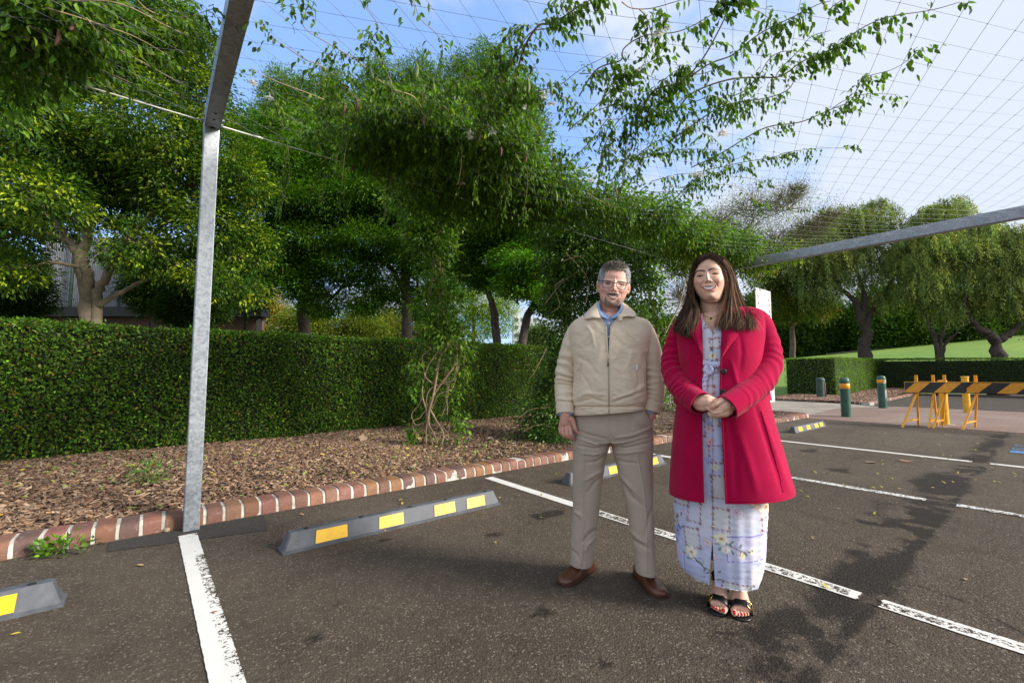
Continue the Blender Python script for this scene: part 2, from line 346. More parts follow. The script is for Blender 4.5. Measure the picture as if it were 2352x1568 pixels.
# ------------------------------------------------------------------ brick kerbs
def brick_mat():
    m, t = mat_new('kerb_brick'); c = t.new('ShaderNodeTexCoord').outputs['Object']; a = t.new('ShaderNodeAttribute', attribute_name='Col').outputs['Color']
    n = t.noise(c, 9, 5, 0.65); n2 = t.noise(c, 60, 4, 0.7); n3 = t.noise(c, 28, 3, 0.6, 1.0)
    col = t.mix(t.mapr(n.outputs[0], 0.35, 0.75, 0, 0.55), a, (0.075, 0.05, 0.04))
    col = t.mix(t.mapr(n3.outputs[0], 0.58, 0.72, 0, 0.35), col, (0.42, 0.33, 0.27))
    col = t.mix(t.mapr(n2.outputs[0], 0.3, 0.5, 0.4, 0), col, (0.06, 0.035, 0.025))
    p = t.new('ShaderNodeBsdfPrincipled', {'Base Color': col, 'Roughness': 0.72, 'Normal': bumpn(t, n2.outputs[0], 0.35, 0.004)}); finish(t, p.outputs[0]); return m
M['kerb_brick'] = brick_mat(); M['mortar'] = pbr('mortar', (0.50, 0.47, 0.41), 0.9, nscale=12, var=0.45, bump=0.7, bscale=70, bdist=0.006)
def kerb_prof(grow=0.0):
    P = [(0.0, -0.04), (-0.002-grow, 0.045)]
    for k in range(7):
        a = k/6*math.pi/2; P.append((0.055-(0.055+grow)*math.cos(a), 0.05+(0.055+grow)*math.sin(a)))
    P += [(0.225, 0.103+grow), (0.235+grow, 0.09), (0.235+grow, -0.04)]; return np.array(P)
def kerb(path, pitch=0.125, mw=0.024, seed=1):
    """bull-nosed brick edging; inside of the bed lies to the left of the path direction"""
    rg = np.random.default_rng(seed); path = np.asarray(path, float); Vs = []; Fs = []; Cs = []; n = 0; Mv = MB()
    for a, b in zip(path[:-1], path[1:]):
        L = np.linalg.norm(b-a); d = (b-a)/L; nrm = np.array([-d[1], d[0]]); k = int(L/pitch)
        pr0 = kerb_prof(0.0)
        for i in range(k):
            s0 = i*pitch+mw/2+rg.normal(0, .0015); s1 = (i+1)*pitch-mw/2; dz = rg.normal(0, 0.003); dn = rg.normal(0, 0.003); tw = rg.normal(0, 0.004)
            ss = [s0, s0+0.004, s1-0.004, s1]; sh = [0.994, 1, 1, 0.994]
            base = np.array([0.23, 0.098, 0.062])*(1+rg.normal(0, .14))*np.array([1, 1+rg.normal(0, .08), 1+rg.normal(0, .1)])
            if rg.random() < 0.16: base = np.array([0.135, 0.072, 0.058])
            if rg.random() < 0.08: base = np.array([0.30, 0.135, 0.05])
            for s, g in zip(ss, sh):
                for (u, z) in pr0:
                    q = a+d*s+nrm*(u*g+dn+tw*(s-s0)*8); Vs.append((q[0], q[1], z*g+dz)); Cs.append(base)
            m = len(pr0)
            for c in range(3):
                for j in range(m-1): Fs.append([n+c*m+j, n+(c+1)*m+j, n+(c+1)*m+j+1, n+c*m+j+1])
            Fs.append([n+j for j in range(m)]); Fs.append([n+3*m+j for j in range(m)][::-1]); n += 4*m
        # continuous mortar core under the bricks
        pr = kerb_prof(-0.0062); nn = max(int(L/0.02), 2); V = []
        for i in range(nn+1):
            s = L*i/nn; jj = -abs(0.002*math.sin(i*12.9)+rg.normal(0, .0012))
            for (u, z) in pr: q = a+d*s+nrm*(u-jj*(u < 0.1)); V.append((q[0], q[1], z+jj))
        m = len(pr); Mv.add(V, [[i*m+j, (i+1)*m+j, (i+1)*m+j+1, i*m+j+1] for i in range(nn) for j in range(m-1)]+[[j for j in range(m)], [nn*m+j for j in range(m)][::-1]])
    o = mesh('kerb', Vs, faces=Fs, mat=[M['kerb_brick'], M['mortar']], col=np.array(Cs), smooth=False)
    smooth_angle(o, 35); o2 = Mv.build('kerb_mortar', M['mortar'], o, True); smooth_angle(o2, 35); tag(o, kind='structure'); return o
kerb([(-4.4, 4.17), (13.45, 4.17)], seed=3)
kerb([(13.45, 4.17), (13.8, 4.4), (13.95, 5.2), (14.2, 9.2)], seed=4)
kerb([(24.5, 10.5), (22.3, 8.15), (20.5, 4.40), (22.5, 4.45), (60, 6.1)][::1][:3], 0.19, 0.04, seed=5)
kerb([(20.45, 4.40), (60, 6.2)], 0.19, 0.02, seed=6)
# ------------------------------------------------------------------ mulch beds
M['soil'] = pbr('soil', (0.085, 0.05, 0.03), 0.95, nscale=30, var=0.5, bump=1.0, bscale=45, bdist=0.02)
bedz = lambda V: 0.082+0.035*sstep(V[:, 1], 4.5, 6.5)+0.012*fnoise(V*np.array([1, 1, 0]), 2.2, 3)
grid_sheet('garden_bed', -4.5, 13.6, 4.38, 11.5, 0.08, 0.08, M['soil'], hf=bedz)
grid_sheet('far_garden_bed', 0, 1, 0, 1, 0.08, 0.1, M['soil']) if False else None
def chips(name, P, rg, L0, L1, cols, mat, label, group=None, zup=0.006, tilt=0.35):
    n = len(P); a = rg.random(n)*2*math.pi; L = rg.uniform(L0, L1, n); Wd = L*rg.uniform(0.18, 0.5, n)
    A = np.stack([np.cos(a), np.sin(a), rg.normal(0, tilt, n)], 1); A /= np.linalg.norm(A, axis=1)[:, None]
    S = np.stack([-np.sin(a), np.cos(a), rg.normal(0, tilt, n)], 1); Nn = np.cross(A, S); th = L*0.12
    P = P+np.array([0, 0, 1])*(zup+rg.random(n)*0.012)[:, None]
    k = rg.uniform(0.75, 1.25, (n, 4))
    c0 = P-A*(L/2)[:, None]-S*(Wd/2*k[:, 0])[:, None]; c1 = P+A*(L/2*k[:, 1])[:, None]-S*(Wd/2*k[:, 2]*.6)[:, None]
    c2 = P+A*(L/2)[:, None]+S*(Wd/2)[:, None]; c3 = P-A*(L/2*k[:, 3])[:, None]+S*(Wd/2)[:, None]
    up = Nn*th[:, None]; V = np.stack([c0+up, c1+up, c2+up, c3+up, c0, c1, c2, c3], 1).reshape(-1, 3); b = np.arange(n)[:, None]*8
    q = np.concatenate([b+np.array(x) for x in ([0, 1, 2, 3], [0, 4, 5, 1], [1, 5, 6, 2], [2, 6, 7, 3], [3, 7, 4, 0])])
    C = np.array(cols)[rg.integers(0, len(cols), n)]*rg.uniform(0.6, 1.3, n)[:, None]
    o = mesh(name, V, q, mat=mat, col=np.repeat(C, 8, 0), smooth=False); return tag(o, label, 'wood chips', group, 'stuff')
M['chip'] = pbr('wood_chip', (0, 0, 0), 0.9, nscale=60, var=0.25, bump=0.4, attr='Col')
rg = np.random.default_rng(11)
def bedpts(n, x0, x1, y0, y1, hf=bedz):
    P = np.stack([rg.uniform(x0, x1, n), rg.uniform(y0, y1, n), np.zeros(n)], 1); P[:, 2] = hf(P); return P
cc = [(0.21, 0.112, 0.06), (0.14, 0.075, 0.042), (0.28, 0.17, 0.10), (0.40, 0.28, 0.18), (0.08, 0.045, 0.028), (0.20, 0.14, 0.095)]
P = np.vstack([bedpts(22000, -1.6, 3.0, 4.36, 7.9), bedpts(20000, 2.0, 7.5, 4.36, 8.3), bedpts(5000, 7.5, 13.5, 4.36, 10)])
keep = (P[:, 1] > 4.40)
chips('wood_chips', P[keep], rg, 0.014, 0.060, cc, M['chip'], 'reddish brown bark chips covering the garden bed behind the kerb')
# fallen leaves (one group, too many small ones on the bed to count)
n = 620; P = np.vstack([bedpts(430, -1.6, 6.5, 4.42, 7.8), bedpts(190, 2, 13, 4.42, 8)])
chips('leaf_litter', P, rg, 0.03, 0.055, [(0.30, 0.33, 0.05), (0.20, 0.30, 0.05), (0.50, 0.36, 0.05), (0.12, 0.2, 0.04)], M['chip'], 'small yellow and green leaves scattered over the bark mulch', zup=0.02)
# ------------------------------------------------------------------ foliage tools
def leaf_geo(P, A, N, L, W, fold=0.18, droop=0.0, detail=0):
    """leaves at P along A with face normal N; returns verts (per leaf k) and quads/tris"""
    n = len(P); A = norm(A); S = norm(np.cross(A, N)); N = np.cross(S, A); L = np.broadcast_to(L, (n,))[:, None]; W = np.broadcast_to(W, (n,))[:, None]
    if detail == 0:
        V = np.stack([P, P+A*L*.42+S*W/2+N*W*fold, P+A*L-N*L*droop, P+A*L*.42-S*W/2+N*W*fold], 1)
        return V, np.array([[0, 1, 2, 3]]), None
    dz = -N*L*droop
    m = [P, P+A*L*.33+dz*.08, P+A*L*.68+dz*.42, P+A*L+dz]
    V = np.stack([m[0], m[1], m[2], m[3], m[1]+S*W*.5+N*W*fold, m[2]+S*W*.38+N*W*fold*.7, m[1]-S*W*.5+N*W*fold, m[2]-S*W*.38+N*W*fold*.7], 1)
    return V, np.array([[1, 4, 5, 2], [1, 2, 7, 6]]), np.array([[0, 4, 1], [0, 1, 6], [2, 5, 3], [2, 3, 7]])
class Leaves:
    def __init__(s): s.V = []; s.Q = []; s.T = []; s.C = []; s.n = 0
    def add(s, geo, C):
        V, q, t = geo; n, k = V.shape[:2]; b = s.n+np.arange(n)[:, None, None]*k
        s.V.append(V.reshape(-1, 3)); s.Q.append((b+q).reshape(-1, 4))
        if t is not None: s.T.append((b+t).reshape(-1, 3))
        s.C.append(np.repeat(C, k, 0)); s.n += n*k
    def build(s, name, mat, parent=None):
        if not s.V: return None
        return mesh(name, np.vstack(s.V), np.vstack(s.Q), np.vstack(s.T) if s.T else None, mat=mat, parent=parent, col=np.vstack(s.C), smooth=False)
def colvar(rg, base, n, v=0.22, hue=0.12):
    base = np.asarray(base, float); f = np.exp(rg.normal(0, v, n))[:, None]; h = rg.normal(0, hue, n)[:, None]
    return np.clip(base*f*np.concatenate([1+h*1.3, 1+0*h, 1-h], 1), 0.002, 1)
def palette(rg, pal, n, v=0.22, hue=0.1):
    w_ = np.array([p[0] for p in pal], float); idx = rg.choice(len(pal), n, p=w_/w_.sum())
    return colvar(rg, np.array([p[1] for p in pal])[idx], n, v, hue)
def blob_points(rg, blobs, n, shell=0.55):
    """points through the volume of many ellipsoids, thicker towards the skin; returns points, outwardness"""
    c = np.array([b[0] for b in blobs]); r = np.array([b[1] for b in blobs]); vol = (r[:, 0]*r[:, 1]*r[:, 2])**(2/3)
    i = rg.choice(len(blobs), n, p=vol/vol.sum()); d = rdir(rg, n); q = rg.random(n)**(1/3); q = np.where(rg.random(n) < shell, 0.75+0.3*rg.random(n), q)
    P = c[i]+d*r[i]*q[:, None]; out = q; return P, out, d, i
def pxblobs(spec, d):
    """(px, py, radius px, depth offset, flatten) seen at depth d"""
    B = []
    for s in spec:
        px, py, r = s[:3]; off = s[3] if len(s) > 3 else 0; fl = s[4] if len(s) > 4 else 0.8
        dd = d+off; c = D(px, py, dd); R_ = r/FPX*dd; B.append((c, np.array([R_, R_, R_*fl])))
    return B
def limbs(mb, rg, starts, blobs, r0, nsub=5):
    starts = np.asarray(starts)
    for c, r in blobs:
        i = np.argmin(np.linalg.norm(starts-c, axis=1)+0.6*np.maximum(starts[:, 2]-c[2], 0)*2); a = starts[i]; L = np.linalg.norm(c-a)
        mid = (a+c)/2+np.array([0, 0, .12*L])+rg.normal(0, .08*L, 3); P = crv([a, mid, c, c+(c-mid)*0.35], 12); P[1:-1] += rg.normal(0, .015*L, (10, 3))
        rr = min(r0*0.45, 0.02+0.028*L); mb.tube(P, np.linspace(rr, rr*.25, 12), 6)
        for k in range(nsub):
            s = P[rg.integers(4, 11)]; e = c+rdir(rg, 1)[0]*r*0.9; m2 = (s+e)/2+rg.normal(0, .1*np.linalg.norm(e-s), 3)
            mb.tube(crv([s, m2, e], 7), np.linspace(rr*.4, rr*.08, 7), 5)
def clump_leaves(lv, rg, blobs, nclump, nleaf, sig, L, W, pal, detail=0, shell=0.55, flat=1.0, outw=0.6, down=0.2, nup=0.6, tipcol=None, droop=.1, gap=0.0, gs=0.5):
    P, out, d, bi = blob_points(rg, blobs, nclump, shell)
    if gap > 0:
        k = fnoise(P, gs, 3, 3) > -1+gap*2*0.8; P, out, d = P[k], out[k], d[k]; nclump = len(P)
    N = nclump*nleaf; off = rg.normal(0, sig, (N, 3))*np.array([1, 1, flat]); C = np.repeat(P, nleaf, 0); dd = np.repeat(d, nleaf, 0)
    A = norm(norm(off)*0.7+dd*outw+rdir(rg, N)*0.6+np.array([0, 0, -down])); Nn = norm(rdir(rg, N)*(1-nup)+np.array([0, 0, nup])+dd*0.3)
    cb = palette(rg, pal, nclump, 0.16, 0.10); cl = np.repeat(cb, nleaf, 0)*np.exp(rg.normal(0, .22, N))[:, None]
    if tipcol is not None:
        f = (np.repeat(out, nleaf) > 0.85)*(np.repeat(rg.random(nclump), nleaf) < tipcol[0])*1.0; cl = cl*(1-f[:, None])+np.array(tipcol[1])*f[:, None]*np.exp(rg.normal(0, .2, N))[:, None]
    lv.add(leaf_geo(C+off, A, Nn, L*rg.uniform(.65, 1.2, N), W*rg.uniform(.7, 1.2, N), 0.18, droop, detail), cl)
def tree(label, cat, group, base, stems, blobs, pal, nclump, nleaf, sig, L, W, bark='bark', r0=0.2, name='tree', seed=1, sub=5, leafmat='leaf', twigs=0, **kw):
    rg = np.random.default_rng(seed); root = empty(name, base, 0, label, cat, group); b = np.asarray(base, float)
    mb = MB(); nodes = []
    for st in stems:
        P = crv(st[0], 22); P[1:-1] += rg.normal(0, st[1]*0.12, (20, 3)); rr = np.linspace(st[1], st[2], 22)*(1+0.06*rg.normal(size=22)); rr[0] *= 1.25
        mb.tube(P, rr, 12); nodes += list(P[11:])
    limbs(mb, rg, nodes, blobs, r0, sub)
    for k in range(twigs):
        c, r = blobs[rg.integers(len(blobs))]; a = c+rdir(rg, 1)[0]*r*.35; e = c+norm((a-c+rdir(rg, 1)[0]*r*.3+np.array([0, 0, r[2]*.25]))[None])[0]*r*rg.uniform(.8, 1.15); mb.tube(crv([a, (a+e)/2+rg.normal(0, .05*r[0], 3), e], 5), np.linspace(.022, .006, 5), 3, False)
    mb.v = [v-b for v in mb.v]; tr = mb.build('trunk', M[bark], root, True)
    lv = Leaves(); clump_leaves(lv, rg, blobs, nclump, nleaf, sig, L, W, pal, **kw)
    lv.V = [v-b for v in lv.V]; lv.build('crown', M[leafmat], root); return root
# ------------------------------------------------------------------ hedges
def hedge(label, a, b, depth, z0, z1a, z1b, n, L, W, pal, seed, group=None, bump_=0.05, ret=None, base_col=(0.012, 0.018, 0.006), detail=0):
    """clipped hedge from a to b (front face line); depth goes to the left of a->b"""
    rg = np.random.default_rng(seed); a = np.array(a, float); b = np.array(b, float); Lh = np.linalg.norm(b-a); d = (b-a)/Lh; nr = np.array([-d[1], d[0]])
    root = empty('hedge', (a[0], a[1], z0), 0, label, 'hedge', group); org = np.array([a[0], a[1], z0])
    H = lambda s: z1a+(z1b-z1a)*s/Lh
    def pt(s, v, z): return np.stack([a[0]+d[0]*s+nr[0]*v, a[1]+d[1]*s+nr[1]*v, z], 1)
    areas = np.array([Lh*(z1a-z0), Lh*depth, depth*(z1a-z0), depth*(z1b-z0)]); cnt = (n*areas/areas.sum()).astype(int); Ps = []; Ns = []
    s = rg.uniform(0, Lh, cnt[0]); z = z0+(H(s)-z0)*rg.random(cnt[0]); Ps.append(pt(s, np.zeros(cnt[0]), z)); Ns.append(np.tile([-nr[0], -nr[1], 0.15], (cnt[0], 1)))
    s = rg.uniform(0, Lh, cnt[1]); Ps.append(pt(s, rg.uniform(0, depth, cnt[1]), H(s))); Ns.append(np.tile([0, 0, 1.], (cnt[1], 1)))
    for k, sx in ((2, 0.0), (3, Lh)):
        c = cnt[k]; z = z0+(H(sx)-z0)*rg.random(c); Ps.append(pt(np.full(c, sx), rg.uniform(0, depth, c), z)); Ns.append(np.tile([(-d[0] if k == 2 else d[0]), (-d[1] if k == 2 else d[1]), 0.1], (c, 1)))
    P = np.vstack(Ps); Nn = norm(np.vstack(Ns)); m = len(P)
    bul = bump_*fnoise(P, 1.6, 3, seed)+bump_*0.5*fnoise(P, 6, 2, seed+5); dep = -np.abs(rg.normal(0, .035, m))+0.02
    stray = rg.random(m) < 0.012; dep = np.where(stray, rg.uniform(0.02, 0.07, m), dep)
    P = P+Nn*(bul+dep)[:, None]; P[:, 2] = np.maximum(P[:, 2], z0+0.01)
    A = norm(rdir(rg, m)+Nn*0.35+np.array([0, 0, -.1])); NN = norm(Nn+rdir(rg, m)*0.75)
    C = palette(rg, pal, m, 0.28, 0.12)*(1+0.35*fnoise(P, 1.1, 3, 50)[:, None])*(1+0.3*fnoise(P, 5, 2, 80)[:, None])
    C = C*np.where(stray, 1.5, 1)[:, None]
    lv = Leaves(); lv.add(leaf_geo(P-org, A, NN, L*rg.uniform(.6, 1.25, m), W*rg.uniform(.7, 1.2, m), 0.15, 0.12, detail), np.clip(C, .003, 1)); lv.build('foliage', M['leaf'], root)
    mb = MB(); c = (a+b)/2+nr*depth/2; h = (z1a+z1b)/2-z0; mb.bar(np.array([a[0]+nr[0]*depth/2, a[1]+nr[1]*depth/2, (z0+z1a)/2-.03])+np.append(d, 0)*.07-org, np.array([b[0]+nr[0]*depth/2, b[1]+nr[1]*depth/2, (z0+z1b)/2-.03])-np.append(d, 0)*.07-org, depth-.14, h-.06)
    mb.build('dark_core', pbr('hedge_inner', base_col, 0.95, nscale=12, var=0.6, bump=1, bscale=20, bdist=.05), root); return root  # solid box inside the leaves, inner shade put into its dark colour
G_H = [(4.5, (0.040, 0.074, 0.014)), (3, (0.066, 0.122, 0.020)), (2, (0.022, 0.042, 0.012)), (0.9, (0.13, 0.21, 0.03)), (0.5, (0.16, 0.10, 0.045))]
hedge('long tall clipped dark green hedge behind the mulch bed', (-4.6, 7.62), (8.7, 8.42), 1.1, 0.08, 1.74, 1.86, 110000, 0.050, 0.027, G_H, 5, detail=0)
G_F = [(4, (0.075, 0.12, 0.03)), (3, (0.11, 0.17, 0.045)), (1, (0.04, 0.06, 0.018))]  # raised for the sunlit face, light put into the leaf colours
h1 = D(1822, 906, 22.3); h2 = D(1925, 908, 21.0)
hedge('shorter clipped hedge end block beside the rusty green bollard, running back from it', (25.2, 6.6), (36.0, 6.75), 2.2, 0.05, 1.92, 2.05, 32000, 0.06, 0.034, G_F, 6, 'clipped hedges round the lawn')
hedge('low clipped hedge behind the striped barrier at the foot of the lawn', (30.5, -10), (30.5, 6.4), 1.0, 0.3, 1.95, 1.98, 34000, 0.06, 0.034, [(4, (0.032, 0.06, 0.014)), (2, (0.05, 0.085, 0.02))], 8, 'clipped hedges round the lawn') if False else None
hedge('long clipped hedge behind the striped barrier at the foot of the lawn', (33.5, 6.6), (33.5, -14), 1.2, 0.2, 2.02, 1.7, 36000, 0.06, 0.034, [(4, (0.032, 0.06, 0.014)), (2, (0.05, 0.085, 0.02))], 8, 'clipped hedges round the lawn')  # run facing away from the sun, shade put into its darker leaf colours
# mulch island in front of the far hedge
isl = lambda V: 0.06+0.05*sstep(V[:, 0], 21, 26)+0.18*sstep(V[:, 0], 26, 34)
Vi = []; n_ = 14
for i in range(n_+1):
    for j in range(n_+1):
        u, v = i/n_, j/n_; lo = np.array([20.6+39*u, 4.55+1.65*u]); hi = np.array([22.4+37*u, 8.3+1.5*u]); p = lo*(1-v)+hi*v; Vi.append((p[0], p[1], 0))
Vi = np.array(Vi, float); Vi[:, 2] = isl(Vi); i = np.arange((n_+1)**2).reshape(n_+1, n_+1); q = np.stack([i[:-1, :-1], i[1:, :-1], i[1:, 1:], i[:-1, 1:]], -1).reshape(-1, 4)
tag(mesh('mulch_island', Vi, q, mat=M['soil']), kind='structure')
n = 15000; u = rg.random(n)**1.5; v = rg.random(n); P = np.stack([20.8+16*u, 4.6+0.6*u+2.6*v+1.2*v*(1-u), 0*u], 1); P[:, 2] = isl(P)+.01
chips('wood_chips', P, rg, 0.05, 0.12, [(0.30, 0.18, 0.12), (0.40, 0.27, 0.19), (0.2, 0.12, 0.08)], M['chip'], 'pale bark chips on the bed below the far hedge')
# ------------------------------------------------------------------ lawn hill
def lawn_mat():
    m, t = mat_new('lawn'); c = t.new('ShaderNodeTexCoord').outputs['Object']
    a = t.noise(c, 0.12, 4, 0.6); b = t.noise(c, 1.3, 5, 0.65); f = t.noise(c, 30, 3, 0.7)
    col = t.mix(t.mapr(a.outputs[0], 0.35, 0.65), (0.13, 0.26, 0.018), (0.22, 0.33, 0.035))
    col = t.mix(t.mapr(b.outputs[0], 0.3, 0.7, 0, 0.45), col, (0.09, 0.19, 0.014)); col = t.mix(t.mapr(f.outputs[0], 0.3, 0.7, 0.35, 0), col, (0.05, 0.10, 0.008))
    p = t.new('ShaderNodeBsdfPrincipled', {'Base Color': col, 'Roughness': 0.9, 'Normal': bumpn(t, f.outputs[0], 0.6, 0.05)}); finish(t, p.outputs[0]); return m
M['lawn'] = lawn_mat()
pxs = np.linspace(1250, 3600, 60); ds = np.concatenate([np.linspace(21, 60, 40), np.linspace(62, 190, 24)]); Vh = []
crest = lambda px: np.interp(px, [1250, 1700, 1786, 1972, 2130, 2235, 2352, 2700, 3600], [10, 26, 33, 52, 70, 82, 97, 125, 150])
for px in pxs:
    for d in ds:
        p = D(px, 858, d); e = crest(px)/FPX; top = CAMH+e*62; s = sstep(np.array([d]), 24, 62)[0]; s = 0.35*s+0.65*np.clip((d-26)/36, 0, 1)**1.25
        z = -0.02+(top+0.02)*s if d <= 62 else top+(d-62)*0.012
        Vh.append((p[0], p[1], z+0.08*math.sin(p[0]*.2+p[1]*.13)*min(max(d-24, 0)/20, 1)))
i = np.arange(len(pxs)*len(ds)).reshape(len(pxs), len(ds)); q = np.stack([i[:-1, :-1], i[:-1, 1:], i[1:, 1:], i[1:, :-1]], -1).reshape(-1, 4)[:, ::-1]
tag(mesh('lawn', Vh, q, mat=M['lawn']), kind='structure')
def hill_z(px, d):
    e = crest(px)/FPX; top = CAMH+e*62; s = sstep(np.array([d]), 24, 62)[0]; s = 0.35*s+0.65*np.clip((d-26)/36, 0, 1)**1.25
    return (-0.02+(top+0.02)*s) if d <= 62 else top+(d-62)*0.012
# pale footpath across the hill
Vp = []
for k in range(30):
    u = k/29; px = 1900+u*420; d = 61-u*2.0; 
    for dd in (0, 1.4): p = D(px, 858, d+dd); Vp.append((p[0], p[1], hill_z(px, min(d+dd, 62))+0.06))
i = np.arange(60).reshape(30, 2); tag(mesh('hill_path', Vp, np.stack([i[:-1, 0], i[1:, 0], i[1:, 1], i[:-1, 1]], -1), mat=M['concrete']), kind='structure')
# ------------------------------------------------------------------ buildings behind the hedge
M['metal_wall'] = pbr('corrugated_wall', (0.26, 0.27, 0.30), 0.5, nscale=1.5, var=0.12, bump=0.1)  # pale wall, its colour lowered to stand for the shade of the trees
M['brown_wall'] = pbr('brown_wall', (0.17, 0.105, 0.075), 0.85, nscale=2, var=0.12, bump=0.2)
M['black_trim'] = pbr('black_trim', (0.010, 0.011, 0.012), 0.6, var=0.2)
M['green_trim'] = pbr('green_trim', (0.02, 0.05, 0.035), 0.5, var=0.2)
def wallbox(mb, p, q, z0, z1, th=0.25):
    p = np.array([p[0], p[1]]); q = np.array([q[0], q[1]]); mb.bar(np.append(p, (z0+z1)/2), np.append(q, (z0+z1)/2), th, z1-z0)
A0 = D(-500, 860, 25); A1 = D(600, 860, 25)
bld = empty('low_building', (A0[0], A0[1], 0), 0, 'low brown-walled building with black fascia and pale corrugated upper wall behind the left tree', 'building'); o3 = np.array([A0[0], A0[1], 0.])
mb = MB(); wallbox(mb, A0[:2]-o3[:2], A1[:2]-o3[:2], -0.1, 4.45); mb.build('wall', M['brown_wall'], bld)
mb = MB(); a = D(-500, 860, 24.6)-o3; b = D(605, 860, 24.6)-o3; wallbox(mb, a[:2], b[:2], 4.32, 4.85, 0.9); c = D(588, 860, 24.55)-o3; mb.box((c[0], c[1], 2.2), (0.22, 0.22, 4.3)); mb.build('fascia', M['black_trim'], bld)
mb = MB(); a = D(80, 860, 25.6)-o3; b = D(372, 860, 25.6)-o3; n = 70; d_ = (b-a)[:2]; nn = np.array([d_[1], -d_[0]]); nn /= np.linalg.norm(nn); V = []
for i in range(n*4+1):
    u = i/(n*4); s = (0.06 if (i % 4) in (1, 2) else 0.0); p = a[:2]+d_*u+nn*s; V += [(p[0], p[1], 4.8), (p[0], p[1], 9.2)]
mb.add(V, [[2*i, 2*i+2, 2*i+3, 2*i+1] for i in range(n*4)]); p = (a+b)[:2]/2-nn*1.5; mb.bar(np.append(a[:2]-nn*1.2, 7.0), np.append(b[:2]-nn*1.2, 7.0), 2.2, 4.3); mb.build('upper_wall', M['metal_wall'], bld)
for px in (148, 262): p = D(px, 860, 25.3)-o3; mb = MB(); mb.tube([(p[0], p[1], 4.8), (p[0], p[1], 9.3)], 0.08, 8); mb.build('downpipe', M['green_trim'], bld)
# far white tower block seen under the trees
tb = D(1207, 860, 150); tw = empty('tower_block', (tb[0], tb[1], 0), HEAD, 'distant white high-rise block showing between the tree trunks', 'building')
mb = MB(); mb.box((0, 0, 8), (6, 8.2, 24)); mb.box((1, 3.0, 10), (5, 3.0, 26.2)); mb.build('wall', pbr('white_wall', (0.62, 0.62, 0.62), 0.8), tw)
wm_ = pbr('dark_window', (0.10, 0.12, 0.14), 0.2)
for k in range(8):
    for j in range(4): mb = MB(); mb.box((-3.02, -3.2+j*2.1, 1+k*2.6), (0.1, 1.1, 1.3)); mb.build('window', wm_, tw)
# ------------------------------------------------------------------ trees
G_DK = [(4, (0.030, 0.064, 0.011)), (3, (0.052, 0.10, 0.015)), (2.0, (0.085, 0.16, 0.020))]
G_YL = [(5, (0.025, 0.055, 0.012)), (4, (0.05, 0.09, 0.016)), (1.6, (0.11, 0.155, 0.022)), (.6, (0.22, 0.25, 0.03))]
def at(px, py, d): return D(px, py, d)
# T1 large tree behind the hedge, left
d = 13.0; b = at(205, 860, d); b[2] = 0
st = [([b, at(203, 700, d), at(196, 620, d), at(150, 540, d), at(100, 470, d)], 0.22, 0.07),
      ([b+[.1, 0, 0], at(222, 700, d), at(240, 640, d), at(300, 540, d), at(420, 440, d)], 0.17, 0.05),
      ([b, at(205, 720, d), at(185, 600, d), at(215, 480, d), at(230, 330, d), at(250, 200, d)], 0.2, 0.05),
      ([at(228, 700, d), at(262, 680, d), at(320, 650, d), at(400, 620, d)], 0.09, 0.03)]
bl = pxblobs([(-60, 560, 120), (-40, 420, 120), (40, 300, 130, -1), (150, 330, 120, -1), (260, 380, 120, 0), (350, 300, 120, -1), (420, 420, 110, 0), (480, 520, 90), (540, 420, 80, 0), (560, 560, 70, 1),
  (60, 130, 130, 0), (200, 120, 130, 0), (330, 130, 110, 0), (420, 120, 90, 0), (440, 220, 90, 0), (480, 340, 90, 0), (90, 460, 90, -2), (20, 620, 60, -1), (310, 560, 60, -1), (390, 600, 60, 0), (480, 640, 50, 0), (100, 20, 110, 0), (300, 20, 120), (400, 60, 70), (300, 470, 90, 1), (140, 500, 70, 2), (560, 660, 55, 1), (270, 590, 40, -1)], d)
tree('large spreading tree with yellow-green new leaves behind the left hedge', 'tree', None, b, st, bl, G_YL, 6500, 24, 0.17, 0.135, 0.06, 'bark_pale', 0.25, seed=21, flat=0.7, shell=0.6, tipcol=(0.12, (0.24, 0.27, 0.03)), droop=.2, gap=0.24, gs=.9)
# T2 dark tree, layered
d = 17.5; b = at(935, 860, d); b[2] = 0
bl = pxblobs([(640, 620, 60, 0, .4), (700, 660, 55, 0, .4), (720, 560, 75, 0, .45), (800, 620, 75, 0, .4), (860, 560, 80, 0, .45), (760, 480, 90, 0, .5), (860, 450, 90, 0, .5), (660, 480, 80, 0, .5), (640, 400, 90, 0, .6), (720, 380, 90, 1, .6), (820, 350, 90, 1, .6), (920, 470, 70, 0, .5), (950, 600, 60, 0, .5), (1000, 540, 60, 1, .5), (740, 700, 45, 0, .5), (840, 690, 50, 0, .5), (900, 660, 50, 0, .5), (930, 380, 80, 1, .6), (1010, 660, 45, 1, .5), (610, 540, 50, 0, .5), (600, 320, 70, 1), (780, 420, 90, 1, .8), (680, 330, 80, 2, .8), (900, 520, 60, 1, .7), (690, 600, 60, 1, .6), (960, 700, 45, 1, .7)], d)
tree('dark layered tree with a straight trunk behind the hedge, left of the vine column', 'tree', None, b, [([b, at(935, 700, d), at(930, 600, d), at(905, 500, d), at(880, 380, d)], 0.24, 0.06), ([at(934, 690, d), at(900, 620, d), at(820, 560, d), at(740, 480, d)], 0.12, 0.03)], bl, G_DK, 8500, 24, 0.24, 0.15, 0.058, 'bark_dark', seed=22, flat=0.6, gap=0.10, gs=.9, tipcol=(0.22, (0.06, 0.15, 0.018)), nup=.75)
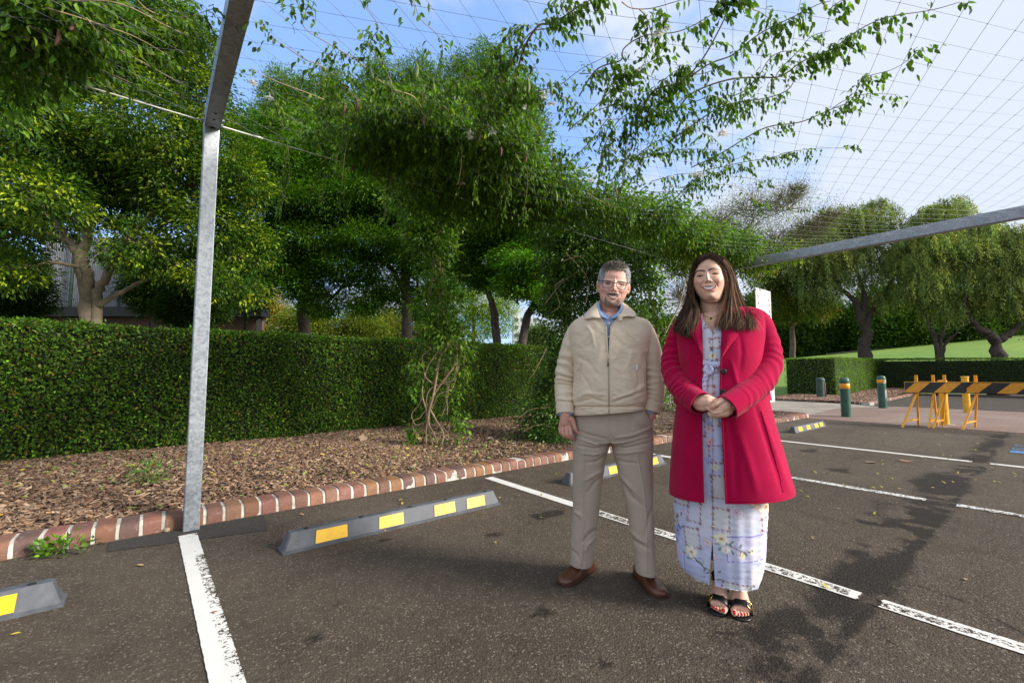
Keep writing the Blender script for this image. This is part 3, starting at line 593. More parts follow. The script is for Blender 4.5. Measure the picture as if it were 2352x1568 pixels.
# T3, T4 leaning trunks
d = 15.5; b = at(1146, 860, d); b[2] = 0
bl = pxblobs([(1060, 480, 70, 0, .5), (1130, 460, 75, 0, .5), (1100, 560, 65, 0, .45), (1060, 610, 50, 0, .5), (1160, 540, 60, 0, .5), (1120, 640, 45, 0, .5), (1010, 500, 50, 0, .5), (1190, 470, 60, 0, .5)], d)
tree('tree with a dark trunk leaning left just behind the hedge', 'tree', 'leaning trees behind the hedge', b, [([b, at(1138, 740, d), at(1118, 660, d), at(1096, 590, d), at(1072, 500, d)], 0.16, 0.05), ([at(1112, 640, d), at(1130, 600, d), at(1160, 540, d)], 0.06, 0.02)], bl, G_DK, 3000, 24, 0.22, 0.13, 0.05, 'bark_dark', seed=23, flat=0.4, gap=0.26, gs=.9)
d = 14.5; b = at(1192, 860, d); b[2] = 0
bl = pxblobs([(1200, 600, 60, 0, .5), (1250, 640, 50, 0, .5), (1260, 560, 60, 0, .5), (1190, 660, 40, -1, .5), (1300, 620, 50, 0, .6), (1290, 520, 60, 0, .6), (1220, 500, 60, 0, .5), (1350, 560, 60, 0, .6), (1210, 610, 45, -1.5, .5), (1270, 700, 35, 0, .6)], d)
tree('tree with a dark trunk leaning right, nearest the glossy vine column', 'tree', 'leaning trees behind the hedge', b, [([b, at(1205, 750, d), at(1232, 690, d), at(1248, 620, d), at(1262, 540, d)], 0.17, 0.05)], bl, G_DK, 3500, 24, 0.22, 0.13, 0.05, 'bark_dark', seed=24, flat=0.4, gap=0.22, gs=.9, tipcol=(0.35, (0.08, 0.20, 0.02)))
# T5 tall feathery trees at the back
def feathery(cx, peaks, d, seed, label, n):
    b = at(cx, 860, d); b[2] = 0; spec = []
    for (px, py, w_) in peaks: spec += [(px, py+12, w_*0.42), (px, py+34, w_*0.66), (px-w_*.3, py+62, w_*.72), (px+w_*.35, py+74, w_*.8), (px, py+110, w_)]
    bl = pxblobs(spec, d); st = [([b, at(cx, 600, d), at(cx+10, 400, d), at(cx, 250, d)], 0.32, 0.1)]
    for (px, py, w_) in peaks: st.append(([at(cx, 450, d), at((cx+px)/2, 360, d), at(px, py+20, d)], 0.08, 0.02))
    return tree(label, 'tree', 'tall feathery trees at the back', b, st, bl, [(4, (0.06, 0.115, 0.016)), (3, (0.09, 0.15, 0.020)), (1, (0.04, 0.07, 0.014))], int(n*1.7), 26, 0.20, 0.16, 0.045, 'bark_dark', seed=seed, sub=3, flat=0.8, gap=0.05, nup=.2, down=-.3)
feathery(700, [(640, 160, 40), (690, 180, 42), (740, 190, 45), (760, 150, 36), (600, 240, 40), (560, 320, 40), (700, 260, 60), (790, 250, 55)], 21, 31, 'tall feathery-topped tree showing above the dark layered tree, left one of the pair', 1500)
feathery(1010, [(870, 130, 38), (920, 150, 42), (960, 125, 34), (1010, 150, 42), (1060, 120, 40), (1110, 95, 38), (1150, 130, 42), (1190, 150, 40), (1220, 200, 34), (850, 190, 45), (960, 240, 70), (1080, 230, 70), (1170, 270, 60)], 21, 32, 'tall feathery-topped tree with the highest peaks above the vine canopy, right one of the pair', 2400)
# T6 lighter small tree behind, shrubs, autumn tree, far tree
d = 27; b = at(1085, 860, d); b[2] = 0
bl = pxblobs([(1070, 650, 45), (1110, 690, 50), (1060, 710, 45), (1140, 740, 40), (1020, 680, 40), (1090, 750, 40), (1160, 700, 30), (1010, 740, 35), (1120, 640, 35)], d)
tree('small light yellow-green tree seen through the trunks past the vine column', 'tree', None, b, [([b, at(1088, 760, d), at(1085, 700, d), at(1080, 650, d)], .12, .04)], bl, [(3, (0.12, 0.19, 0.02)), (2, (0.18, 0.24, 0.03)), (1, (0.07, 0.13, 0.02))], 1200, 22, 0.22, 0.13, 0.06, seed=41, gap=.15)
for (px, py, d, w_, pal, lab, sd) in [(600, 705, 34, 42, [(2, (0.20, 0.14, 0.035)), (2, (0.13, 0.14, 0.03)), (1, (0.28, 0.17, 0.03))], 'golden brown autumn tree low behind the hedge beside the steel post', 42),
        (700, 740, 30, 34, [(2, (0.09, 0.12, 0.025)), (1, (0.16, 0.16, 0.03))], 'low olive green shrub behind the hedge, right of the golden tree', 43),
        (820, 745, 31, 34, [(2, (0.10, 0.13, 0.03)), (1, (0.17, 0.16, 0.04))], 'low mottled shrub behind the hedge, left of the dark straight trunk', 44),
        (890, 745, 33, 28, [(2, (0.15, 0.14, 0.05)), (1, (0.09, 0.12, 0.03))], 'low brownish shrub touching the dark straight trunk from the left', 46),
        (1000, 755, 33, 28, [(2, (0.13, 0.16, 0.03)), (1, (0.2, 0.16, 0.05))], 'low yellowish shrub behind the hedge, just left of the vine column', 47),
        (1236, 778, 70, 17, [(2, (0.06, 0.09, 0.06)), (1, (0.08, 0.10, 0.07))], 'hazy grey-green far tree right of the white tower', 45)]:
    b = at(px, 860, d); b[2] = 0
    bl = pxblobs([(px-w_*.8, py+8, w_*.7), (px, py, w_), (px+w_*.8, py+6, w_*.8), (px+w_*.3, py-w_*.5, w_*.6), (px-w_*1.4, py+w_*.5, w_*.6), (px+w_*1.5, py+w_*.5, w_*.6), (px, py+w_*.9, w_)], d)
    tree(lab, 'tree' if 'shrub' not in lab else 'shrub', None, b, [([b, at(px, py+w_, d), at(px, py, d)], .15, .04)], bl, pal, 700, 20, .012*d, .0055*d, .003*d, name='tree' if 'shrub' not in lab else 'shrub', seed=sd, sub=2, gap=.1)
# T10 sparse bare-ish tree with grey-purple twigs behind the people
d = 24; b = at(1650, 860, d); b[2] = 0
bl = pxblobs([(1640, 520, 60), (1720, 480, 60), (1800, 470, 55), (1830, 440, 30), (1700, 560, 70), (1790, 560, 60), (1600, 580, 60), (1580, 680, 60), (1860, 530, 50), (1560, 620, 50), (1900, 500, 35), (1620, 740, 50)], d)
tree('sparse greyish tree with bare twigs behind the two people', 'tree', None, b, [([b, at(1650, 760, d), at(1640, 650, d), at(1670, 600, d), at(1690, 560, d)], .14, .04), ([at(1648, 740, d), at(1600, 680, d), at(1575, 640, d), at(1560, 560, d)], .12, .03), ([at(1645, 660, d), at(1620, 560, d), at(1610, 500, d)], .1, .03)], bl, [(2, (0.085, 0.09, 0.10)), (2, (0.11, 0.105, 0.12)), (1, (0.07, 0.10, 0.05))], 3000, 13, 0.36, 0.10, 0.030, 'bark', r0=.05, seed=51, sub=10, twigs=1500, shell=.3)
# olive tree with orange flecks behind the woman and the sign
d = 30; b = at(1820, 860, d); b[2] = 0.3
bl = pxblobs([(1800, 620, 55), (1850, 580, 60), (1900, 620, 50), (1830, 680, 50), (1880, 700, 40), (1790, 700, 50), (1930, 560, 45), (1770, 640, 40)], d)
tree('olive green tree with orange flecks right behind the white sign', 'tree', None, b, [([b, at(1820, 760, d), at(1830, 680, d), at(1850, 600, d)], .2, .05)], bl, [(3, (0.05, 0.08, 0.022)), (2, (0.08, 0.10, 0.02)), (.6, (0.26, 0.15, 0.03))], 2500, 22, 0.26, 0.15, 0.065, seed=52, gap=.12)
# pepper trees: weeping foliage
def weeping(label, cx, d, base_py, stems, spec, seed, n, pal, bk='bark_dark'):
    rg = np.random.default_rng(seed); z0 = hill_z(cx, d); b = at(cx, 860, d); b[2] = z0-.05; root = empty('pepper_tree', b, 0, label, 'tree', 'pepper trees on the lawn'); mb = MB(); nodes = []
    for pts, r0, r1 in stems:
        pp = [b if p is None else at(p[0], p[1], d+(p[2] if len(p) > 2 else 0)) for p in pts]; P = crv(pp, 26); P[1:] += rg.normal(0, r0*.13, (25, 3)); rr = np.linspace(r0, r1, 26)*(1+.12*rg.normal(size=26)); rr[0] *= 1.2; rr[1] *= 1.1
        mb.tube(P, rr, 12); nodes += list(P[12:])
    bl = pxblobs(spec, d); limbs(mb, rg, nodes, bl, .2, 6); mb.v = [v-b for v in mb.v]; mb.build('trunk', M[bk], root, True)
    P, out, dd, bi = blob_points(rg, bl, n, .6); lv = Leaves(); ns = 26; LN = 0.032*d*rg.uniform(.4, 1.6, n); t = np.linspace(0, 1, ns)
    o = dd*np.array([1, 1, 0])
    X = P[:, None]+o[:, None]*(0.35*LN[:, None, None])*(t**.6)[None, :, None]+np.array([0, 0, -1])*(LN[:, None, None]*(t**1.3)[None, :, None])+rg.normal(0, .055, (n, ns, 3))
    N_ = n*ns; A = norm(np.tile([0, 0, -.7], (N_, 1))+rdir(rg, N_)*.6); C = np.repeat(palette(rg, pal, n, .22, .08), ns, 0)*np.exp(rg.normal(0, .2, N_))[:, None]
    lv.add(leaf_geo(X.reshape(-1, 3)-b, A, norm(rdir(rg, N_)), .17*rg.uniform(.6, 1.3, N_), .042, .1, .1), C); lv.build('crown', M['leaf_soft'], root); return root
PP = [(3, (0.10, 0.13, 0.065)), (3, (0.15, 0.18, 0.09)), (1.8, (0.23, 0.26, 0.14)), (1.2, (0.045, 0.06, 0.03))]
weeping('pepper tree with a thick gnarled single trunk behind the green bollards', 1985, 27, 828, [([None, (1984, 800), (1992, 770), (1980, 740), (1962, 690), (1920, 650)], .38, .1), ([(1988, 760), (2000, 720), (2040, 660), (2060, 600)], .2, .05), ([(1980, 740), (1985, 680), (1960, 600), (1950, 540)], .16, .05)],
  [(1950, 520, 60), (2000, 500, 55), (2030, 550, 60), (1900, 580, 55), (1960, 600, 60), (2040, 620, 50), (1880, 650, 40), (2080, 590, 45), (1920, 500, 40), (2010, 470, 25), (1860, 600, 40), (2020, 680, 30), (1870, 540, 50)], 61, 2600, PP)
weeping('pale weeping pepper tree on several thin trunks behind the barrier', 2155, 25, 826, [([None, (2150, 790), (2135, 740), (2110, 700)], .14, .05), ([None, (2160, 790), (2175, 740), (2180, 680)], .13, .05), ([None, (2168, 800), (2200, 760), (2230, 720)], .12, .04)],
  [(2140, 500, 40), (2180, 480, 40), (2110, 560, 50), (2170, 560, 60), (2230, 530, 50), (2130, 640, 50), (2200, 640, 60), (2240, 600, 45), (2100, 660, 30), (2250, 670, 35), (2160, 700, 35), (2090, 600, 25)], 62, 3300, [(2, (0.12, 0.16, 0.07)), (3, (0.17, 0.21, 0.10)), (2, (0.25, 0.28, 0.14)), (1, (0.06, 0.08, 0.03))])
weeping('spreading pepper tree with a forked trunk at the right edge', 2290, 24, 826, [([None, (2290, 800), (2280, 775), (2250, 755), (2225, 730)], .36, .1), ([(2285, 785), (2320, 765), (2370, 720), (2420, 680)], .2, .07)],
  [(2320, 600, 60), (2370, 560, 60), (2290, 660, 50), (2350, 660, 60), (2420, 620, 70), (2440, 560, 60), (2280, 600, 40), (2400, 700, 50), (2250, 560, 30), (2330, 540, 40), (2480, 680, 60)], 63, 2600, PP)
# dark wood far off at the foot of the hill: individual dark trees
k = 0
for (px, py, d, w_, h_) in [(1790, 730, 68, 42, 60), (1850, 745, 66, 40, 45), (1900, 735, 68, 42, 55), (1950, 750, 66, 36, 40), (2020, 710, 63, 50, 60), (2075, 730, 62, 40, 45), (2125, 725, 61, 36, 40), (1730, 720, 70, 45, 60), (1670, 750, 70, 40, 50), (1600, 760, 72, 40, 50), (1540, 770, 72, 36, 40), (2215, 725, 60, 45, 40), (2300, 715, 60, 45, 40), (2390, 700, 60, 50, 50)]:
    k += 1; b = at(px, 860, d); b[2] = hill_z(px, min(d, 62))
    bl = pxblobs([(px, py, w_), (px-w_*.6, py+h_*.4, w_*.8), (px+w_*.6, py+h_*.4, w_*.8), (px, py+h_*.8, w_), (px-w_*.5, py-w_*.5, w_*.5), (px+w_*.4, py-w_*.7, w_*.45), (px-w_*.5, py+h_*1.4, w_*.7), (px+w_*.5, py+h_*1.4, w_*.7)], d)
    lab = ['dark dense tree standing first right of the white sign', 'low dark tree between the sign and the thick gnarled trunk', 'dark tree touching the left side of the thick gnarled trunk', 'low dark bush directly behind the thick gnarled trunk', 'broad deep green tree between the gnarled trunk and the thin trunks', 'deep green tree behind the thin-stemmed pepper tree, left half', 'small deep green tree closest to the thin trunks', 'dark far tree hidden mostly behind the woman\'s shoulder', 'dark far tree behind the woman\'s back', 'dark far tree behind the gap between the two people', 'low dark far tree above the iron fence', 'deep green far tree between the thin trunks and the forked trunk', 'deep green far tree behind the forked trunk', 'deep green far tree at the right edge of the photo'][k-1]
    tree(lab, 'tree', 'dark trees at the foot of the hill', b, [([b, at(px, py+h_*.5, d), at(px, py, d)], .3, .08)], bl, [(3, (0.028, 0.05, 0.014)), (2, (0.04, 0.07, 0.018))] if k not in (5, 6, 7) else [(3, (0.035, 0.075, 0.012)), (1, (0.06, 0.11, 0.02))], 900, 20, .55, .42, .24, 'bark_dark', seed=70+k, sub=1)

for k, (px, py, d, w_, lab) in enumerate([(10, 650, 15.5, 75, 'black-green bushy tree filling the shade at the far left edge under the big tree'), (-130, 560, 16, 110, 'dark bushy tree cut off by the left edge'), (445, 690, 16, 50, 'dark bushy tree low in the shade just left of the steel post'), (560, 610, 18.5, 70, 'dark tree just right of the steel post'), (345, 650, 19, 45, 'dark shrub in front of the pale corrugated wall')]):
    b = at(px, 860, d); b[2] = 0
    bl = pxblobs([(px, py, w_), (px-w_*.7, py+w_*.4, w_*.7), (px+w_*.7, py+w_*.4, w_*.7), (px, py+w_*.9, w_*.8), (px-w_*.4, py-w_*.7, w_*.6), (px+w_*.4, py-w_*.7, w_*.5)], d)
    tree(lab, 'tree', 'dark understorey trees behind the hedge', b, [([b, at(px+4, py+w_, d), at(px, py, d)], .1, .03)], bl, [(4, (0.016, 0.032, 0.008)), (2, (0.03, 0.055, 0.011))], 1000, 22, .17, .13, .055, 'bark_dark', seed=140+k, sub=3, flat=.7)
# ------------------------------------------------------------------ pergola frame, cable and overhead net
def galv():
    m, t = mat_new('galvanised_steel'); c = t.new('ShaderNodeTexCoord').outputs['Object']
    v = t.new('ShaderNodeTexVoronoi', {'Vector': c, 'Scale': 60.0}); n = t.noise(c, 5, 5, 0.65, 0.6); n2 = t.noise(c, 22, 4, .7)
    s = t.new('ShaderNodeSeparateColor', {0: v.outputs['Color']}).outputs[0]
    f = t.math('ADD', t.math('MULTIPLY', s, 0.25), t.math('ADD', t.math('MULTIPLY', n.outputs[0], 0.6), t.math('MULTIPLY', n2.outputs[0], 0.3)))
    col = t.mix(t.mapr(f, 0.35, 0.8), (0.20, 0.225, 0.25), (0.43, 0.46, 0.49))
    p = t.new('ShaderNodeBsdfPrincipled', {'Base Color': col, 'Metallic': 0.65, 'Roughness': t.mapr(f, .3, .9, .38, .58), 'Normal': bumpn(t, n2.outputs[0], .08, .004)}); finish(t, p.outputs[0]); return m
M['galv'] = galv(); M['wire'] = pbr('wire', (0.16, 0.17, 0.19), 0.5, 0.4); M['cable'] = pbr('cable', (0.6, 0.58, 0.54), 0.5, 0.2); M['dark_hole'] = pbr('dark_hole', (0.01, 0.01, 0.01), 0.9)
ZB = 3.07
pg = empty('pergola_frame', (0.26, 4.11, 0), 0, 'square galvanised steel post with its bolted overhead beam, standing at the kerb', 'pergola', 'steel pergola frames')
mb = MB(); mb.box((0, 0, 1.55), (0.1, 0.1, 3.12), bev=0.006); mb.build('post', M['galv'], pg, False)
mb = MB(); mb.box((0, -4.46, ZB+0.075), (0.104, 9.1, 0.15), bev=0.008); bm_ = mb.build('beam', M['galv'], pg)
for k, y in enumerate((0.0, -0.06, -0.20, -0.30)):
    mb = MB(); mb.lathe([(0.0001, 0), (0.016 if k < 2 else .009, 0), (0.016 if k < 2 else .009, -0.002)], (0, y, ZB-0.0005), 14); mb.build('bolt_hole', M['dark_hole'], bm_)
for k, (y, s) in enumerate([(-0.02, 1), (-0.10, 1), (-0.02, -1), (-0.10, -1)]):
    mb = MB(); R_ = np.array([[0, 0, 1], [0, 1, 0], [-1, 0, 0]])*1.0; mb.lathe([(0.0001, 0), (0.016, 0), (0.016, 0.008), (0.009, 0.008), (0.009, 0.022), (0.0001, 0.022)] if s > 0 else [(0.0001, 0), (0.016, 0), (0.016, -0.008), (0.009, -0.008), (0.009, -0.022), (.0001, -.022)], (0.052*s, y, ZB+0.06), 8, R_); mb.build('bolt', M['galv'], pg)
pg2 = empty('pergola_frame', (8.2, 4.11, 0), 0, 'far galvanised overhead beam crossing above the lawn trees on the right', 'pergola', 'steel pergola frames')
mb = MB(); mb.box((0, 0, 1.5), (0.1, 0.1, 3.02), bev=0.006); mb.build('post', M['galv'], pg2)
mb = MB(); mb.box((0, -5.5, ZB+0.075-.02), (0.104, 11.2, 0.15), bev=0.008); mb.build('beam', M['galv'], pg2)
mb = MB(); zc_ = 3.135
mb.tube([(-5, 4.12, zc_), (0.26, 4.12, zc_), (0.62, 4.12, zc_)], 0.0058, 8); mb.tube([(0.55, 4.12, zc_), (0.62, 4.12, zc_)], .010, 8); mb.tube([(0.6, 4.12, zc_), (8.2, 4.12, zc_-.03)], 0.0028, 6); cb = mb.build('edge_cable', M['cable'], None, True); tag(cb, 'thick pale steel cable running along the edge of the net past the post', 'cable')
mb = MB(); azA, azB = rad(26.5), rad(79); dA = F0*math.cos(azA)+RR*math.sin(azA); dB = F0*math.cos(azB)+RR*math.sin(azB); orig = G(1275, 93, 3.14); stp = 0.2
def clip(p, d, x0=-4.5, x1=8.15, y0=-9, y1=4.1):
    lo, hi = -60., 60.
    for q, e, a, b in ((p[0], d[0], x0, x1), (p[1], d[1], y0, y1)):
        t0, t1 = (a-q)/e, (b-q)/e; lo = max(lo, min(t0, t1)); hi = min(hi, max(t0, t1))
    return (lo, hi) if hi-lo > 0.05 else None
sag = lambda P: P+np.array([0, 0, 1])*(-0.05+0.05*np.cos((P[:, 0]-0.2)/2.65*2*math.pi)*0.5+.012*fnoise(P, .8, 2))[:, None]
for d, e in ((dA, dB), (dB, dA)):
    for k in range(-110, 110):
        p = orig+e*stp*k; c = clip(p, d)
        if c:
            n = max(int((c[1]-c[0])/0.4), 2); P = p+d*np.linspace(c[0], c[1], n)[:, None]; mb.tube(sag(P), 0.0012, 3, False)
for i in range(-60, 60):
    for j in range(-60, 60):
        p = orig+dA*stp*i+dB*stp*j
        if -1 < p[0] < 6 and -1.5 < p[1] < 4.0: mb.lathe([(0.0001, -.003), (0.0042, 0), (.0001, .003)], sag(p[None])[0], 4)
net = mb.build('overhead_net', M['wire'], None, True); tag(net, 'fine wire net stretched flat overhead across the parking bays', 'net')
# ------------------------------------------------------------------ climbing vines
V_G = [(3, (0.045, 0.085, 0.016)), (3, (0.07, 0.125, 0.022)), (1.2, (0.11, 0.17, 0.03)), (0.9, (0.03, 0.055, 0.014))]
def mblobs(spec, z=3.25, fl=0.7):
    return [(G(px, py, zz if (zz := (s[0] if s else z)) else z), np.array([r, r, r*fl])) for px, py, r, *s in spec]
def column_blobs(pts, d):   # (px,py,r_px)
    return pxblobs(pts, d)
def runner(mb, lv, rg, pts, z=3.12, dens=1.0, L=0.05, W=0.021, r=0.0035, pal=V_G, skip=0.25, world=False, thick=None, every=0.055):
    P0 = np.array([G(p[0], p[1], z+(p[2] if len(p) > 2 else 0)) for p in pts]) if not world else np.array(pts)
    n = max(int(np.sum(np.linalg.norm(np.diff(P0, axis=0), axis=1))/0.03), 8); P = crv(P0, n)+0.012*np.stack([np.sin(np.arange(n)*.37+rg.random()*6), np.cos(np.arange(n)*.29+rg.random()*6), np.sin(np.arange(n)*.21)*1.2], 1)
    rr = np.linspace(r*(thick or 1.3), r*.45, n); mb.tube(P, rr, 5)
    T_ = norm(np.gradient(P, axis=0)); st = max(int(every/0.03), 1); gate = rg.random()*9
    for i in range(2, n, st):
        if math.sin(i*0.21+gate)+rg.normal(0, .5) < -.55+skip: continue
        k = rg.integers(2, 6)*dens; k = int(k)+1; c = P[i]; sd = norm(np.cross(T_[i], [0, 0, 1])); 
        s_ = 1 if rg.random() < .5 else -1
        for side in (s_, -s_) if rg.random() < .6 else (s_,):
            ax = norm(sd*side*rg.uniform(.4, 1.1)+T_[i]*rg.uniform(-.1, .7)+np.array([0, 0, rg.uniform(-.9, .25)])); q = c+ax*np.linspace(.01, .085, k)[:, None]+np.array([0, 0, -1])*(np.linspace(0, 1, k)**2*.03)[:, None]
            A = norm(ax*.5+sd*np.where(np.arange(k) % 2, 1, -1)[:, None]*.6+np.array([0, 0, -.75])+rdir(rg, k)*.35)
            lv.add(leaf_geo(q, A, norm(rdir(rg, k)*.5+np.array([0, 0, .8])+sd*.2), L*rg.uniform(.6, 1.15, k), W*rg.uniform(.75, 1.15, k), .2, .16, 1), palette(rg, pal, k, .2, .08))
def flower(mb, c, rg, s=0.022):
    for k in range(5):
        a = k*2*math.pi/5+rg.random()*.4; R0 = np.array([math.cos(a), math.sin(a), 0]); t = np.array([-math.sin(a), math.cos(a), 0]); tilt = rg.normal(0, .25, 3)
        mb.add([c, c+R0*s*.7-t*s*.45+tilt*s*.3, c+R0*s*1.2-np.array([0, 0, s*.3]), c+R0*s*.7+t*s*.45+tilt*s*.3], [[0, 1, 2, 3]])
    mb.tube([c+np.array([0, 0, .03]), c+np.array([0, 0, -.002])], [.003, .007], 6)
def pod(c, rg, L=0.095, col='pod', r=.011, parent=None, org=None):
    mb = MB(); t = np.linspace(0, 1, 9); P = c+np.stack([.006*np.sin(t*4), .006*np.cos(t*3), -L*t], 1)-org; mb.tube(P, r*np.sin(np.pi*np.clip(t*.96+.03, 0, 1))**.6, 8); mb.build('seed_pod', M[col], parent, True)
M['pod'] = pbr('seed_pod', (0.13, 0.06, 0.035), 0.7, nscale=40, var=.3); M['pod_green'] = pbr('seed_pod_green', (0.13, 0.19, 0.04), 0.6, nscale=40, var=.3)
class ManyMB:
    def __init__(s): s.L = []
    def tube(s, *a, **k): s.L.append(MB().tube(*a, **k)); return s
def finish_vine(label, org, mb, lv, gl='leaf', group=None, name='climbing_vine', flowers=(), pods=(), rg=None, stemmat='vine_stem', zf=3.08):
    root = empty(name, org, 0, label, 'vine', group); o = np.asarray(org, float)
    if isinstance(mb, ManyMB): mb = mb.L
    for m_ in (mb if isinstance(mb, list) else [mb]):
        if m_.v: m_.v = [v-o for v in m_.v]; so_ = m_.build('stem' if isinstance(mb, list) else 'stems', M[stemmat], root, True)
    if isinstance(mb, list) and len(mb) > 40 and len(mb[-1].v) > 5: so_.name = 'shoots'; so_['kind'] = 'stuff'
    lv.V = [v-o for v in lv.V]; lv.build('leaves', M[gl], root)
    for f in flowers:
        c = G(f[0], f[1], zf)-o
        for k in range(rg.integers(1, 4)): m2 = MB(); flower(m2, c+rg.normal(0, .025, 3), rg, 0.030); m2.build('flower', M['petal'], root, False, col=(0.78, 0.78, 0.72))
    for p in pods: pod(G(p[0], p[1], zf), rg, p[3] if len(p) > 3 else .1, p[2] if len(p) > 2 else 'pod', parent=root, org=o)
    return root
# V1 ------- main vine: bare tangled stems, leafy column, canopy on the net and its runners
rg = np.random.default_rng(101); mb = ManyMB(); lv = Leaves(); d = 6.5
base = G(985, 1040); base[2] = 0.1
def sp(pts, r0, r1, jit=.012, dd=0.0):
    P = np.array([D(p[0], p[1], d+dd+(p[2] if len(p) > 2 else 0)) for p in pts]); P = crv(P, 40); P[:, :] += jit*np.stack([np.sin(np.arange(40)*.5+r0*900), np.cos(np.arange(40)*.4+r1*900), 0*np.arange(40)], 1); mb.tube(P, np.linspace(r0, r1, 40), 7)
for pts, r0, r1 in [([(995, 1046), (990, 1010), (985, 960), (992, 920), (1000, 870), (1012, 820), (1030, 790), (1005, 740), (1000, 640), (1005, 540), (1010, 480)], .021, .012),
    ([(1000, 1044), (1020, 1000), (1000, 960), (985, 930), (1000, 900), (1030, 860), (1045, 835), (1048, 800), (1030, 780), (1000, 760), (985, 700), (995, 600), (990, 500)], .017, .010),
    ([(985, 1044), (975, 1000), (983, 950), (970, 900), (978, 850), (1005, 810), (1028, 775), (1020, 700), (1010, 600)], .013, .008),
    ([(1015, 1040), (1000, 1000), (978, 960), (985, 900), (1020, 880), (1040, 870), (1052, 830), (1050, 795), (1035, 780)], .010, .007),
    ([(990, 940), (1010, 905), (1040, 890), (1050, 850), (1040, 810), (1015, 790)], .008, .006), ([(980, 930), (970, 955), (952, 965), (948, 985), (955, 1000)], .007, .003), ([(1000, 1000), (1030, 985), (1025, 930), (1030, 880)], .009, .006),
    ([(1005, 890), (975, 860), (972, 820), (990, 790), (998, 720)], .008, .006), ([(988, 960), (960, 975), (945, 960), (960, 930), (975, 900)], .006, .003), ([(1020, 800), (1048, 790), (1062, 815), (1068, 840)], .006, .003),
    ([(1040, 1030), (1030, 1000), (1015, 970), (1028, 900), (1022, 840)], .008, .005), ([(1000, 700), (1020, 640), (1000, 580), (1015, 520)], .012, .008)]:
    sp(pts, r0, r1)
bl = pxblobs([(975, 560, 34), (1010, 560, 34), (985, 620, 30), (1010, 660, 30), (980, 700, 32), (1020, 720, 36), (1000, 760, 34), (1035, 770, 34), (975, 500, 45), (1015, 500, 45), (985, 450, 50, -.2), (1050, 470, 50), (930, 460, 40, .2), (1040, 640, 20), (955, 520, 25)], d)
clump_leaves(lv, rg, bl, 560, 9, .07, .085, .036, V_G, 1, .5, down=.55, nup=.4, droop=.2)
bl = pxblobs([(955, 985, 20), (960, 1020, 22), (1000, 1030, 18), (1060, 800, 24), (1068, 850, 14), (950, 830, 16), (945, 900, 18), (1050, 900, 14), (1045, 950, 22), (1060, 980, 16), (965, 870, 14), (1050, 1010, 12), (1040, 700, 22), (1065, 760, 16), (1020, 830, 10), (990, 850, 10), (1030, 940, 10)], d)
clump_leaves(lv, rg, bl, 120, 8, .05, .080, .034, V_G, 1, .5, down=.5, nup=.5, droop=.2)
can = mblobs([(720, 300, .12), (800, 320, .16), (840, 350, .22), (880, 310, .24), (960, 320, .3), (900, 350, .3), (1050, 320, .28), (1120, 310, .22), (1190, 330, .2), (1010, 270, .16), (930, 255, .14), (850, 262, .14)], 3.22, .45)
clump_leaves(lv, rg, can, 1000, 9, .06, .062, .027, V_G, 1, .5, down=.6, nup=.4, droop=.2, gap=.22, gs=2.2)
under = mblobs([(940, 370, .34), (1000, 400, .36), (1060, 400, .38), (1120, 400, .38), (1180, 400, .36), (1240, 430, .38), (1090, 350, .3), (1190, 350, .26), (1290, 430, .26), (1300, 470, .36), (1040, 450, .4), (1130, 460, .4), (960, 440, .3), (1210, 470, .35)], 3.38, .55)
clump_leaves(lv, rg, under, 3200, 9, .10, .062, .026, V_G, 1, .4, down=.6, nup=.4, droop=.2)
rt = mblobs([(1380, 460, .30), (1430, 480, .34), (1500, 500, .38), (1560, 520, .35), (1620, 550, .36), (1690, 565, .34), (1540, 480, .16)], 3.3, .5)
clump_leaves(lv, rg, rt, 1300, 9, .09, .062, .026, V_G, 1, .5, down=.6, nup=.4, droop=.2)
Z8 = lambda L_: [(1263.3+x*.463, y*.463) for x, y in L_]
